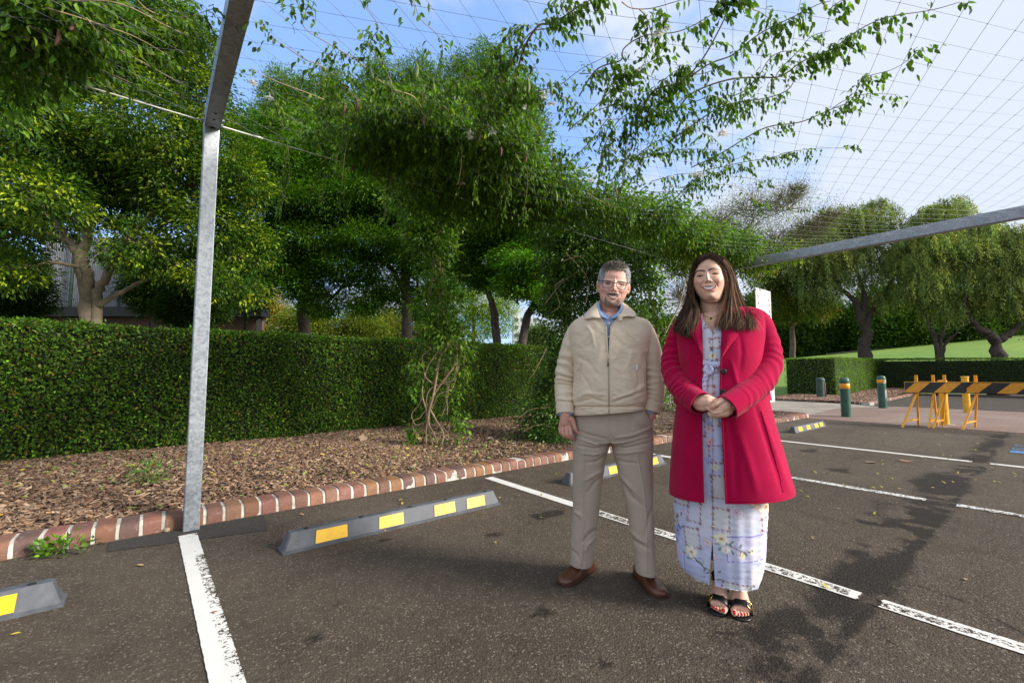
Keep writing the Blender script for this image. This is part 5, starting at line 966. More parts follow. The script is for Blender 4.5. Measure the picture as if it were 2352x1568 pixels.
pts = [(180, 1242, 0), (1010, 1183, 1), (885, 1222, 0), (1095, 1184, 1), (600, 1262, 1), (690, 1275, 0), (1165, 1192, 2), (645, 1178, 1), (1230, 1062, 0), (1280, 1090, 0), (1420, 1190, 2), (1180, 1105, 0), (50, 1455, 0), (205, 1255, 1), (1860, 1143, 0), (2008, 1183, 0), (2048, 1443, 1), (1905, 1355, 0), (1930, 1170, 2), (1885, 1172, 2), (2092, 1038, 0), (2100, 1027, 0), (2165, 1047, 0), (2185, 1049, 0), (2200, 1088, 0), (2330, 1095, 0), (2275, 1075, 0), (2120, 1052, 0), (2240, 1060, 2), (2150, 1073, 0), (2300, 1110, 0), (1930, 1010, 0), (1990, 1000, 0), (2030, 1015, 0), (2060, 1008, 2), (2250, 1020, 0), (2180, 1010, 0), (2290, 1035, 0), (1960, 1045, 0), (1880, 1065, 1), (2220, 1330, 2), (1110, 1180, 0), (760, 1243, 0), (940, 1200, 1), (560, 1262, 2), (330, 1300, 2), (480, 1410, 2), (1140, 1250, 2), (1870, 1240, 2)]
pts += [(rg.uniform(1820, 2340), rg.uniform(990, 1130), 0) for _ in range(46)]+[(rg.uniform(560, 1300), 1110+rg.uniform(0, 90), int(rg.integers(0, 3))) for _ in range(14)]
for i, (x, y, k) in enumerate(pts):
    p = G(x, y)
    if p[1] > 4.05: continue
    o = me_[k].copy(); COL.objects.link(o); o.location = (p[0], p[1], .006); o.rotation_euler = (rad(rg.uniform(-12, 12)), rad(rg.uniform(-25, 5)), rg.uniform(0, 6.3)); s = rg.uniform(.75, 1.35); o.scale = (s, s, s); tag(o, nm[k], 'leaf', ['yellow leaves fallen on the asphalt', 'green leaves fallen on the asphalt', 'tan leaves fallen on the asphalt'][k])
for o in me_: bpy.data.objects.remove(o)
pb = MB(); pb.lathe([(0.0001, 0), (.016, .002), (.022, .012), (.018, .024), (.008, .03), (.0001, .031)], n=10); o = pb.build('pebble', pbr('pebble', (.35, .25, .15), .8), None, True); o.location = tuple(G(383, 1221)); tag(o, 'small tan pebble at the kerb left of the steel post', 'pebble')
# ------------------------------------------------------------------ people: tools
class Fr:
    """standing place of a person: x right as seen from the bays' camera side, y away, z up"""
    def __init__(s, px, py, drop=0.0):
        s.O = G(px, py); s.O[2] = 0; v = s.O-CC; v[2] = 0; s.y = v/np.linalg.norm(v); s.x = np.cross(s.y, [0, 0, 1.]); s.rz = math.atan2(s.x[1], s.x[0])
    def pt(s, px, py, y=0.0):
        r = ray(px, py); o = CC-s.O; t = (y-o@s.y)/(r@s.y); p = o+r*t; return np.array([p@s.x, y, p[2]])
    def pts(s, L): return np.array([s.pt(*p) for p in L])
    def ground(s, px, py, z=0.0):
        p = G(px, py, z)-s.O; return np.array([p@s.x, p@s.y, z])
    def px(s, V):
        W = s.O+V[:, :1]*s.x+V[:, 1:2]*s.y+V[:, 2:]*np.array([0, 0, 1.]); return proj(W).T
def sgp(v, p): return np.sign(v)*np.abs(v)**p
def rings(fr, rows, nv):
    """rows: (L(px,py), R(px,py), yc, df, db, power) -> interpolated (xl,zl,xr,zr,yc,df,db,p)"""
    A = []
    for r in rows:
        l = fr.pt(r[0][0], r[0][1], r[2]); q = fr.pt(r[1][0], r[1][1], r[2]); A.append([l[0], l[2], q[0], q[2], r[2], r[3], r[4], r[5] if len(r) > 5 else .85])
    return crv(A, nv)
def loft(A, ang):
    """grid of points; ang: (nv,nu) angles, 0 = right side, -90deg.. front is -y"""
    ang = np.broadcast_to(ang, (len(A), ang.shape[-1])); xc = (A[:, 0]+A[:, 2])/2; w_ = (A[:, 2]-A[:, 0])/2; zc = (A[:, 1]+A[:, 3])/2; dz = (A[:, 3]-A[:, 1])/2
    c = sgp(np.cos(ang), A[:, 7:8]); s_ = sgp(np.sin(ang), A[:, 7:8]); d = np.where(s_ > 0, A[:, 6:7], A[:, 5:6])
    return np.stack([xc[:, None]+w_[:, None]*c, A[:, 4:5]+d*s_, zc[:, None]+dz[:, None]*c], -1)
def gridq(nv, nu, closed=False, cap=False):
    i = np.arange(nv*nu).reshape(nv, nu)
    if closed: i = np.concatenate([i, i[:, :1]], 1)
    return np.stack([i[:-1, :-1], i[:-1, 1:], i[1:, 1:], i[1:, :-1]], -1).reshape(-1, 4)
def gnormal(Gd, closed=False):
    du = (np.roll(Gd, -1, 1)-np.roll(Gd, 1, 1)) if closed else np.gradient(Gd, axis=1); dv = np.gradient(Gd, axis=0); n = norm(np.cross(du, dv))
    c = Gd.mean((0, 1)); s_ = np.sign(((Gd-Gd.mean(1, keepdims=True))*n).sum(-1).mean()); return n*(s_ if s_ else 1)
def solid(name, Gd, mat, parent, th=0.004, closed=False, col=None, smooth=True):
    """give a cloth grid real thickness (inner skin + rim)"""
    nv, nu = Gd.shape[:2]; n = gnormal(Gd, closed); I = Gd-n*th; V = np.concatenate([Gd.reshape(-1, 3), I.reshape(-1, 3)]); q = gridq(nv, nu, closed); m = nv*nu; Q = [q, q[:, ::-1]+m]
    i = np.arange(m).reshape(nv, nu); ie = np.concatenate([i, i[:, :1]], 1) if closed else i
    for e in ((ie[0], 1), (ie[-1], -1))+(() if closed else ((i[:, 0], -1), (i[:, -1], 1))):
        a = e[0]; r = np.stack([a[:-1], a[:-1]+m, a[1:]+m, a[1:]], -1); Q.append(r if e[1] > 0 else r[:, ::-1])
    c = None if col is None else np.concatenate([col, col]); return mesh(name, V, np.concatenate(Q), mat=mat, parent=parent, col=c, smooth=smooth)
def tubegrid(P, R, n=40, ell=None, start=None):
    P = np.asarray(P); k = len(P); T_ = norm(np.gradient(P, axis=0)); x = np.array([1., 0, 0]) if start is None else np.array(start, float); X = []
    for t in T_: x = x-t*(x@t); x /= np.linalg.norm(x); X.append(x)
    X = np.array(X); Y = np.cross(T_, X); a = np.linspace(0, 2*math.pi, n, endpoint=False); R = np.asarray(R).reshape(-1, 1); E_ = 1 if ell is None else np.asarray(ell).reshape(-1, 1)
    return P[:, None]+(R*np.cos(a))[..., None]*X[:, None]+(R*E_*np.sin(a))[..., None]*Y[:, None]
def remesh(parts, voxel, smooth=2, fac=.5):
    """weld overlapping closed shapes into one continuous skin"""
    V = []; Fs = []; n = 0
    for v, f in parts:
        V.append(np.asarray(v).reshape(-1, 3)); Fs += [[i+n for i in a] for a in f]; n += len(V[-1])
    me = bpy.data.meshes.new('tmp'); me.from_pydata(np.vstack(V).tolist(), [], [list(map(int, a)) for a in Fs]); o = bpy.data.objects.new('tmp', me); COL.objects.link(o)
    md = o.modifiers.new('r', 'REMESH'); md.mode = 'VOXEL'; md.voxel_size = voxel; md.use_smooth_shade = True
    if smooth: s_ = o.modifiers.new('s', 'SMOOTH'); s_.iterations = smooth; s_.factor = fac
    dg = bpy.context.evaluated_depsgraph_get(); e = bpy.data.meshes.new_from_object(o.evaluated_get(dg)); k = len(e.vertices); co = np.empty(k*3, np.float32); e.vertices.foreach_get('co', co); no = np.empty(k*3, np.float32); e.vertices.foreach_get('normal', no)
    nl = len(e.loops); li = np.empty(nl, np.int32); e.loops.foreach_get('vertex_index', li); bpy.data.objects.remove(o); q = li.reshape(-1, 4) if nl == 4*len(e.polygons) else None
    if q is None: raise RuntimeError('remesh gave non-quads')
    return co.reshape(-1, 3).astype(float), q, no.reshape(-1, 3).astype(float)
def closedgrid(Gd):
    nv, nu = Gd.shape[:2]; q = gridq(nv, nu, True).tolist(); return Gd.reshape(-1, 3), q+[list(range(nu))[::-1], [(nv-1)*nu+j for j in range(nu)]]
def limb(P, R, n=20, m=30, ell=None):
    """tapered closed limb with rounded ends through joints P"""
    P = np.asarray(P, float); R = np.asarray(R, float); A = crv(np.c_[P, R], m); T_ = norm(np.gradient(A[:, :3], axis=0)); e = []
    for k, s_ in ((0, -1), (-1, 1)):
        r = A[k, 3]; e.append([np.r_[A[k, :3]+T_[k]*s_*r*math.sin(t), r*math.cos(t)+1e-4] for t in (math.radians(80), math.radians(50), math.radians(22))])
    A = np.array(e[0]+A.tolist()+e[1][::-1]); return closedgrid(tubegrid(A[:, :3], A[:, 3], n, start=(0.9, .3, .1)))
def ell(c, r, n=18, rot=None):
    t = np.linspace(.04, math.pi-.04, n); a = np.linspace(0, 2*math.pi, n*2, endpoint=False); V = np.stack([np.outer(np.sin(t), np.cos(a)), np.outer(np.sin(t), np.sin(a)), np.outer(np.cos(t), np.ones(n*2))], -1)*np.array(r)
    if rot is not None: V = V@np.asarray(rot).T
    return closedgrid(V+np.array(c))
def bump(U, V_, cx, cy, sx, sy, rot=0.0):
    c, s_ = math.cos(rot), math.sin(rot); a = (U-cx)*c+(V_-cy)*s_; b = -(U-cx)*s_+(V_-cy)*c; return np.exp(-(a/sx)**2-(b/sy)**2)
def inell(U, V_, cx, cy, rx, ry, rot=0.0, soft=.25):
    c, s_ = math.cos(rot), math.sin(rot); a = (U-cx)*c+(V_-cy)*s_; b = -(U-cx)*s_+(V_-cy)*c; return 1-sstep(np.hypot(a/rx, b/ry), 1-soft, 1+soft)
def segd(U, V_, pts):
    d = np.full(len(U), 1e9); tt = np.zeros(len(U)); n = len(pts)-1
    for i, ((ax, ay), (bx, by)) in enumerate(zip(pts[:-1], pts[1:])):
        t = np.clip(((U-ax)*(bx-ax)+(V_-ay)*(by-ay))/((bx-ax)**2+(by-ay)**2), 0, 1); e = np.hypot(U-ax-t*(bx-ax), V_-ay-t*(by-ay)); k = e < d; d = np.where(k, e, d); tt = np.where(k, (i+t)/n, tt)
    return d, tt
def lay(C, m, col): m = np.clip(m, 0, 1)[:, None]; return C*(1-m)+np.asarray(col)*m
def skin_mat(name):
    m, t = mat_new(name); c = t.new('ShaderNodeTexCoord').outputs['Object']; a = t.new('ShaderNodeAttribute', attribute_name='Col').outputs['Color']; n = t.noise(c, 120, 3, .6); n2 = t.noise(c, 30, 3, .6)
    vm = t.new('ShaderNodeVectorMath', {0: a, 'Scale': t.mapr(n2.outputs[0], .3, .7, .93, 1.07)}, operation='SCALE').outputs[0]
    p = t.new('ShaderNodeBsdfPrincipled', {'Base Color': vm, 'Roughness': .48, 'Specular IOR Level': .42, 'Subsurface Weight': .12, 'Subsurface Radius': (.010, .004, .002), 'Subsurface Scale': .6, 'Normal': bumpn(t, n.outputs[0], .12, .001)}); finish(t, p.outputs[0]); return m
M['skin'] = skin_mat('skin')
def cloth(name, col, rough=.85, weave=700, var=.06, bump_=.25, sheen=.0, attr=None, spec=.25):
    m, t = mat_new(name); c = t.new('ShaderNodeTexCoord').outputs['Object']
    if attr: base = t.new('ShaderNodeAttribute', attribute_name=attr).outputs['Color']
    else: base = t.new('ShaderNodeRGB').outputs[0]; base.default_value = tuple(col)+(1,)
    n = t.noise(c, weave, 2, .7); n2 = t.noise(c, 9, 4, .6); vm = t.new('ShaderNodeVectorMath', {0: base, 'Scale': t.math('MULTIPLY', t.mapr(n.outputs[0], .3, .7, 1-var, 1+var), t.mapr(n2.outputs[0], .3, .7, 1-var*.7, 1+var*.7))}, operation='SCALE').outputs[0]
    p = t.new('ShaderNodeBsdfPrincipled', {'Base Color': vm, 'Roughness': rough, 'Specular IOR Level': spec, 'Sheen Weight': sheen, 'Sheen Roughness': .5, 'Normal': bumpn(t, n.outputs[0], bump_, .0015)}); finish(t, p.outputs[0]); return m
M['jacket'] = cloth('jacket_cotton', (.70, .585, .44), .7, 500, .05); M['trouser'] = cloth('trouser_wool', (.43, .355, .285), .8, 600, .10); M['shirt'] = cloth('shirt_blue', (.31, .42, .66), .75, 800, .16); M['coat'] = cloth('coat_wool', (.38, .001, .046), .9, 420, .16, .4, .10, spec=.1); M['dress'] = cloth('dress_print', (1, 1, 1), .8, 500, .04, .3, attr='Col')
M['zip'] = pbr('zip_metal', (.30, .26, .2), .4, .6); M['gold'] = pbr('gold', (.75, .50, .16), .25, 1.0, bump=0.0); M['leather_brown'] = pbr('brown_leather', (.105, .035, .018), .32, nscale=14, var=.35, bump=.2, bscale=60, coat=.25); M['sole'] = pbr('shoe_sole', (.05, .02, .014), .6); M['leather_black'] = pbr('black_leather', (.012, .011, .012), .35, nscale=20, var=.2, bump=.1); M['nail_red'] = pbr('nail_red', (.55, .008, .012), .15, bump=0.0)
M['frame_grey'] = pbr('glasses_frame', (.035, .045, .055), .35, bump=0.0); M['button_white'] = pbr('button_white', (.75, .78, .85), .3); M['hair_w'] = None
def hair_mat(name, rough=.62):
    m, t = mat_new(name); a = t.new('ShaderNodeAttribute', attribute_name='Col').outputs['Color']; p = t.new('ShaderNodeBsdfPrincipled', {'Base Color': a, 'Roughness': rough, 'Specular IOR Level': .22}); finish(t, p.outputs[0]); return m
M['hair'] = hair_mat('hair')
ml, t_ = mat_new('lens'); gl = t_.new('ShaderNodeBsdfGlossy', {'Roughness': .03}); tr_ = t_.new('ShaderNodeBsdfTransparent'); lw = t_.new('ShaderNodeLayerWeight', {'Blend': .25}); mx = t_.new('ShaderNodeMixShader', {0: t_.math('MULTIPLY', lw.outputs[0], .5), 1: tr_.outputs[0], 2: gl.outputs[0]}); finish(t_, mx.outputs[0]); M['lens'] = ml
def strands(name, roots, curves, width, cols, parent, mat='hair', rg=None):
    """curves (n,k,3) ribbons with tapering width, random facing"""
    n, k = curves.shape[:2]; T_ = norm(np.gradient(curves, axis=1)); up = rdir(rg, n)[:, None]; S = norm(np.cross(T_, up)); wd = (np.broadcast_to(width, (n,))[:, None]*np.sin(np.pi*np.linspace(.18, .97, k))[None]**.6)[..., None]
    V = np.stack([curves-S*wd/2, curves+S*wd/2], 2).reshape(-1, 3); i = np.arange(n*k*2).reshape(n, k, 2); q = np.stack([i[:, :-1, 0], i[:, 1:, 0], i[:, 1:, 1], i[:, :-1, 1]], -1).reshape(-1, 4)
    return mesh(name, V, q, mat=M[mat], parent=parent, col=np.repeat(cols, k*2, 0), smooth=True)
def btn(fr, px, py, y, r, mat, parent, name='button', h=.003):
    c = fr.pt(px, py, y); mb = MB(); R_ = np.array([[1, 0, 0], [0, 0, -1], [0, 1, 0]]); mb.lathe([(.0001, -.001), (r, -.001), (r, h*.6), (r*.8, h), (.0001, h*.8)], c, 12, R_); return mb.build(name, M[mat], parent, True)
def patch(fr, A, B, n, m, yoff=0.0, bulge=0.0):
    """surface between curve A and curve B (lists of (px,py,y))"""
    a = crv(fr.pts(A), n); b = crv(fr.pts(B), n); t = np.linspace(0, 1, m)[:, None, None]; return a[None]*(1-t)+b[None]*t+np.array([0, -1, 0])*bulge*np.sin(np.pi*t)

def crescent(U, V_, cx, cy, rx, q, t1, t2, rot, soft=.35, grow=0.0):
    """smiling mouth: corners raised by q, upper lip depth t1, lower depth t2 (photo pixels)"""
    c, s_ = math.cos(rot), math.sin(rot); a = ((U-cx)*c+(V_-cy)*s_)/(rx+grow); b = -(U-cx)*s_+(V_-cy)*c; k = np.clip(1-a*a, 0, 1); m = -q*a*a; up = m-(t1+grow)*np.sqrt(k); lo = m+(t2+grow)*np.sqrt(k)
    return sstep(b, up-soft, up+soft)*(1-sstep(b, lo-soft, lo+soft))*(np.abs(a) < 1)
def rot_pts(cx, cy, pts, rot): c, s_ = math.cos(rot), math.sin(rot); return [(cx+x*c-y*s_, cy+x*s_+y*c) for x, y in pts]
def eye(C, U, W_, fc, cx, cy, w_, rot, sgn, dark, white, crease, bag):
    """narrowed laughing eye: lid line arching up, dark iris, slivers of white, crease and bag"""
    C = lay(C, fc*.42*inell(U, W_, cx, cy-1.2, w_*1.45, w_*.78, rot, .6), crease)
    C = lay(C, fc*.75*inell(U, W_, cx, cy+.35, w_*.95, w_*.25, rot, .3), white); C = lay(C, fc*.97*inell(U, W_, cx, cy+.1, w_*.36, w_*.33, rot, .3), dark)
    d, t = segd(U, W_, rot_pts(cx, cy, [(-w_*1.08, .9), (-w_*.6, -.7), (0, -1.25), (w_*.6, -.7), (w_*1.08, .9)], rot)); C = lay(C, fc*.97*(1-sstep(d, .45, 1.15)), dark)
    d, t = segd(U, W_, rot_pts(cx, cy, [(-w_*1.1, -1.6), (-w_*.5, -3.6), (w_*.4, -3.8), (w_*1.1, -2.0)], rot)); C = lay(C, fc*.55*(1-sstep(d, .3, 1.1)), crease)
    d, t = segd(U, W_, rot_pts(cx, cy, [(-w_*.95, 1.2), (-w_*.3, 1.9), (w_*.4, 1.9), (w_*.95, 1.2)], rot)); C = lay(C, fc*.6*(1-sstep(d, .3, .9)), bag)
    d, t = segd(U, W_, rot_pts(cx, cy, [(-w_*1.0, 3.0), (-w_*.2, 4.6), (w_*.7, 4.2), (w_*1.2, 2.6)], rot)); C = lay(C, fc*.4*(1-sstep(d, .4, 1.2)), bag)
    for k in (-1, 0, 1): d, t = segd(U, W_, rot_pts(cx, cy, [(sgn*w_*1.3, .8+k*1.1), (sgn*w_*1.85, .4+k*2.0)], rot)); C = lay(C, fc*.28*(1-sstep(d, .2, .8)), bag)
    return C
# ------------------------------------------------------------------ the man
mf = Fr(1408, 1334)
man = empty('person', mf.O, mf.rz, 'man with short grey hair, glasses and goatee, in a beige jacket, hand in pocket', 'person')
# ---- body
hr = [((1398, 707), (1413, 707), -.04, .045, .03, 1), ((1391, 704), (1421, 704), -.03, .072, .05, 1), ((1385, 697), (1427.5, 697), -.02, .086, .07, .95), ((1379.5, 686), (1434.5, 687), -.01, .098, .085, .9), ((1376.5, 670), (1440, 672), 0, .100, .095), ((1376, 655), (1443, 657), 0, .098, .10), ((1376.5, 640), (1445, 642), 0, .097, .105), ((1379, 627), (1445.5, 629), 0, .094, .105), ((1385, 617), (1441, 618.5), 0, .084, .098, .95), ((1393, 610), (1434, 611.5), 0, .064, .08, 1), ((1403, 606.5), (1424, 607), 0, .03, .04, 1)]
A = rings(mf, hr, 60); ang = np.linspace(0, 2*math.pi, 72, endpoint=False)[None]; parts = [closedgrid(loft(A, ang))]
def J(px, py, y=0.0): return mf.pt(px, py, y)
parts.append(limb([J(1407, 672, .03), J(1403, 705, .02), J(1401, 735, .02), J(1401, 765, .01)], [.062, .063, .068, .09], 24))
parts += [ell(J(1373.5, 656, .012), (.009, .018, .033)), ell(J(1443.5, 660, .012), (.011, .018, .033)), ell(J(1375, 667, .005), (.008, .012, .012)), ell(J(1441.5, 671, .005), (.008, .012, .012))]
parts.append(limb([J(1340, 770), J(1401, 755), J(1465, 770)], [.045, .09, .045])); parts.append(limb([J(1401, 760), J(1401, 850), J(1403, 960)], [.12, .115, .12], 28))
armL = [J(1332, 768, 0), J(1304, 855, .02), J(1297, 925, -.05), J(1299, 955, -.078)]; parts.append(limb(armL, [.040, .038, .033, .029]))
parts.append(limb([J(1474, 768, 0), J(1501, 855, .02), J(1497, 925, -.01), J(1491, 962, .0), J(1478, 990, .01)], [.040, .038, .033, .026, .026]))
X3 = lambda x, y, d=-.03: J(1251.8+.07324*x, 918.7+.07324*y, d-.055)
parts.append(limb([X3(640, 430), X3(640, 560), X3(620, 700)], [.029, .031, .030])); parts.append(limb([X3(560, 640), X3(520, 820), X3(500, 900)], [.020, .017, .013])); parts.append(limb([X3(640, 600), X3(640, 780), X3(640, 830)], [.026, .020, .016])); parts.append(limb([X3(720, 600), X3(740, 780), X3(750, 840)], [.022, .016, .013]))
parts.append(limb([X3(560, 760), X3(720, 770)], [.016, .016])); parts.append(limb([X3(680, 560), X3(820, 620), X3(880, 700)], [.02, .019, .015]))
for pts, r in [([(755, 800, -.035), (795, 940, -.045), (820, 1080, -.05), (880, 1190, -.03), (915, 1230, -.01)], .0102), ([(665, 810, -.04), (680, 960, -.055), (700, 1110, -.06), (780, 1200, -.035), (840, 1225, -.012)], .0102), ([(560, 820, -.038), (560, 980, -.05), (600, 1100, -.05), (680, 1170, -.03), (740, 1190, -.01)], .0095), ([(470, 840, -.03), (480, 980, -.038), (520, 1070, -.035), (580, 1120, -.015), (630, 1140, 0)], .0083), ([(860, 640, -.03), (905, 760, -.035), (935, 880, -.035), (985, 980, -.03), (1020, 1020, -.025)], .0108)]:
    P = [X3(*p) for p in pts]; parts.append(limb(P, [r*1.12, r*1.0, r*1.06, r*.88, r*.74], 16, 26))
V, Q, Nn = remesh(parts, .0018, 4, .5); U, W_ = mf.px(V); front = (V[:, 1] < .0)*(W_ < 712)
tl = rad(5); d = np.zeros(len(V)); fr_ = sstep(-V[:, 1], .0, .05)*(W_ < 712)
for cx, cy, sx, sy, a in [(1412.6, 648, 2.4, 6, .009), (1411, 657, 3.0, 5, .014), (1409.7, 664, 4.0, 3.6, .017), (1403.4, 667, 2.7, 2.3, .009), (1416.2, 668, 2.7, 2.3, .009), (1396.4, 650.6, 6.5, 4.2, -.010), (1427, 653.4, 6.5, 4.2, -.010), (1396.4, 648.6, 4.5, 1.6, .005), (1427, 651.4, 4.5, 1.6, .005), (1396.4, 655, 5, 1.8, .005), (1427, 657.6, 5, 1.8, .005), (1394, 643.5, 8, 2.2, .005), (1428, 646, 8, 2.2, .005),
   (1387.5, 666, 6.5, 5.5, .010), (1432, 668.5, 6.5, 5.5, .010), (1407, 681, 11, 2.2, -.002), (1408.5, 673.5, 9, 2.2, .006), (1406.5, 685, 7.5, 2.0, .006), (1406, 689.5, 7, 1.8, -.004), (1405, 697.5, 8, 5, .010), (1397, 672, 1.6, 5, -.004), (1421.5, 674, 1.6, 5, -.004), (1411, 633, 18, 6, .003), (1410.5, 639, .7, 4, -.0025), (1414.5, 639.5, .7, 4, -.0025)]:
    d += a*bump(U, W_, cx, cy, sx, sy, tl)
d -= .004*np.exp(-(segd(U, W_, [(1400, 666), (1392, 672), (1389, 681)])[0]/1.3)**2)+.004*np.exp(-(segd(U, W_, [(1419.5, 668), (1427, 675), (1428, 683)])[0]/1.3)**2)
V = V+np.array([0, -1., 0])*(d*fr_)[:, None]
C = np.tile(np.array([.80, .47, .365]), (len(V), 1))*(1+.05*fnoise(V, 60, 3))[:, None];  fc = fr_ > .1
for cx, cy, sx, sy, a in [(1387, 667, 8, 7, .7), (1432, 669, 8, 7, .7), (1410, 662, 6, 6, .55), (1411, 630, 22, 7, .3), (1373, 658, 5, 9, .6), (1445, 662, 5, 9, .6), (1402, 725, 14, 12, .45)]: C = lay(C, a*bump(U, W_, cx, cy, sx, sy), (.54, .20, .15))
C = lay(C, (W_ > 712)*.7*(np.abs(U-1300) < 60)*(W_ > 900), (.52, .25, .195))
for cx, cy, sg in ((1396.4, 650.4, -1), (1427, 653.2, 1)):
    C = eye(C, U, W_, fc, cx, cy, 5.6, tl, sg, (.035, .022, .018), (.46, .36, .33), (.33, .14, .105), (.30, .115, .09)); C = lay(C, fc*.40*(1-sstep(segd(U, W_, rot_pts(cx, cy, [(-6.5, -5.6), (0, -7.2), (6.5, -5.8)], tl))[0], .5, 1.6)), (.20, .13, .10))
n8 = fnoise(V, 260, 2); C = lay(C, fc*(.80+.4*n8)*inell(U, W_, 1408, 675.2, 14.5, 3.7, tl, .3), (.17, .105, .085)); C = lay(C, fc*(.0+.35*n8)*inell(U, W_, 1408, 674.6, 13.5, 3.0, tl, .25), (.50, .46, .42))
g_ = np.clip(inell(U, W_, 1405.5, 691, 18, 14.5, tl, .12)-inell(U, W_, 1406, 684.5, 13, 7.5, tl, .2), 0, 1); C = lay(C, fc*g_*(.50+.4*n8), (.26, .18, .15)); C = lay(C, fc*g_*(.05+.5*fnoise(V, 300, 2, 9)), (.50, .46, .42)); C = lay(C, fc*.4*inell(U, W_, 1406, 688.8, 5, 1.6, tl), (.25, .18, .15))
C = lay(C, fc*.9*crescent(U, W_, 1407.2, 680.6, 14.2, 2.8, 1.4, 6.4, tl, .5), (.56, .19, .15)); C = lay(C, fc*.96*crescent(U, W_, 1407.3, 680.4, 13.4, 2.8, 1.5, 4.0, tl, .35), (.05, .012, .010)); C = lay(C, fc*crescent(U, W_, 1407.3, 680.6, 9.8, 1.6, .8, 2.4, tl, .35), (.78, .72, .60)); C = lay(C, fc*.30*(np.abs(((U-1407.2)/2.7) % 1-.5) > .38)*crescent(U, W_, 1407.3, 680.6, 9.8, 1.6, .8, 2.4, tl, .3), (.30, .22, .16))
for pts in ([(1401.5, 667), (1395, 671), (1390.5, 678), (1391, 684)], [(1418.5, 669), (1425, 674), (1427.5, 681), (1425.5, 687)]): C = lay(C, fc*.45*(1-sstep(segd(U, W_, pts)[0], .5, 2.0)), (.36, .13, .10))
C = lay(C, fc*.8*(inell(U, W_, 1406.3, 669.3, 1.6, .9)+inell(U, W_, 1413.8, 670, 1.6, .9)), (.12, .03, .025))
mesh('body', V, Q, mat=M['skin'], parent=man, col=C)
# ---- hair: shell plus short strands
rg = np.random.default_rng(201); hm = A.copy(); hm2 = hm[22:]; gr = .004; H = hm2.copy(); H[:, 0] -= gr; H[:, 2] += gr; H[:, 5] += .002; H[:, 6] += .006; H[:, 1] += np.linspace(0, .006, len(H)); H[:, 3] += np.linspace(0, .006, len(H))
Hg = loft(H, np.linspace(0, 2*math.pi, 90, endpoint=False)[None]); Hn = gnormal(Hg, True); Hv = Hg.reshape(-1, 3); u, w_ = mf.px(Hv)
def hair_ok(P, u, w_):
    hl = np.interp(u, [1380, 1386, 1391, 1400, 1410, 1425, 1434, 1438, 1441, 1446], [654, 646, 624, 619, 619.5, 620, 620.5, 627, 650, 657]); return ((w_ < hl) | (P[:, 1] > -.01)) & ((w_ < 650) | (P[:, 1] > .055))
ok = hair_ok(Hv, u, w_); q = gridq(len(H), 90, True); q = q[ok[q].all(1)]
def hcol(u, w_, P, n):
    side = np.clip(sstep(np.abs(u-1411), 23, 33)+sstep(w_, 622, 640), 0, 1); b = np.where(rg.random(n)[:, None] < .45, np.array([.50, .46, .42]), np.array([.22, .18, .15]))*(1-side[:, None])+np.array([.50, .52, .54])*side[:, None]; return b*np.exp(rg.normal(0, .33, n))[:, None]
hair = mesh('hair', Hv, q, mat=M['hair'], parent=man, col=hcol(u, w_, Hv, len(Hv))*.55)
idx = np.flatnonzero(ok); ii = rg.choice(idx, 24000); R0 = Hv[ii]+rg.normal(0, .0022, (24000, 3)); N0 = Hn.reshape(-1, 3)[ii]; u, w_ = mf.px(R0); k_ = hair_ok(R0, u, w_); R0, N0, u, w_ = R0[k_], N0[k_], u[k_], w_[k_]; n = len(R0)
top = sstep(-w_, -626, -606); sd = np.where(u > 1411, 1, -1); Lh = .007+.008*top*rg.uniform(.6, 1.2, n)
dr = norm(N0*(.14+.20*top)[:, None]+np.stack([.10*sd*(1-top)+.35*rg.normal(size=n)*.6, -.85*top-.15, -.9*(1-top)+.35*top*np.sin(u*.9)], 1)+rdir(rg, n)*.20); t = np.linspace(0, 1, 5)[None, :, None]
cv_ = R0[:, None]-N0[:, None]*.002+dr[:, None]*Lh[:, None, None]*t+np.array([0, 0, -1])*(t**2)*(Lh*.15)[:, None, None]; strands('hair_strands', None, cv_, .0011, hcol(u, w_, R0, n), hair, rg=rg)
# short whiskers: mustache and goatee
u = rg.uniform(1386, 1426, 9000); w_ = rg.uniform(669, 707, 9000); n8 = np.clip(inell(u, w_, 1405.5, 691, 17.5, 14, tl, .12)-inell(u, w_, 1406, 684.5, 13.5, 8, tl, .2), 0, 1)*.8+1.4*inell(u, w_, 1408, 674.6, 13.5, 2.6, tl, .2); k_ = rg.random(9000) < n8*.42; u, w_ = u[k_], w_[k_]
fi = np.flatnonzero((V[:, 1] < -.03) & (W_ > 666) & (W_ < 710)); Pf, Uf, Wf = V[fi], U[fi], W_[fi]; rr = []
for a, b in zip(u, w_): rr.append(fi[np.argmin((Uf-a)**2+(Wf-b)**2-Pf[:, 1]*0)])
rr = np.array(rr); R0 = V[rr]+np.array([0, -.0005, 0]); n = len(rr); sd = np.sign(U[rr]-1407)[:, None]; dr = norm(np.array([0, -.5, -1.])+sd*np.array([.5, 0, 0])+rdir(rg, n)*.4); cv_ = R0[:, None]+dr[:, None]*(.0042*rg.uniform(.6, 1.2, n))[:, None, None]*np.linspace(0, 1, 3)[None, :, None]
cb = np.where(rg.random(n)[:, None] < .42, np.array([.34, .30, .27]), np.array([.14, .10, .08])); strands('beard', None, cv_, .0008, cb*rg.uniform(.7, 1.2, n)[:, None], man, rg=rg)
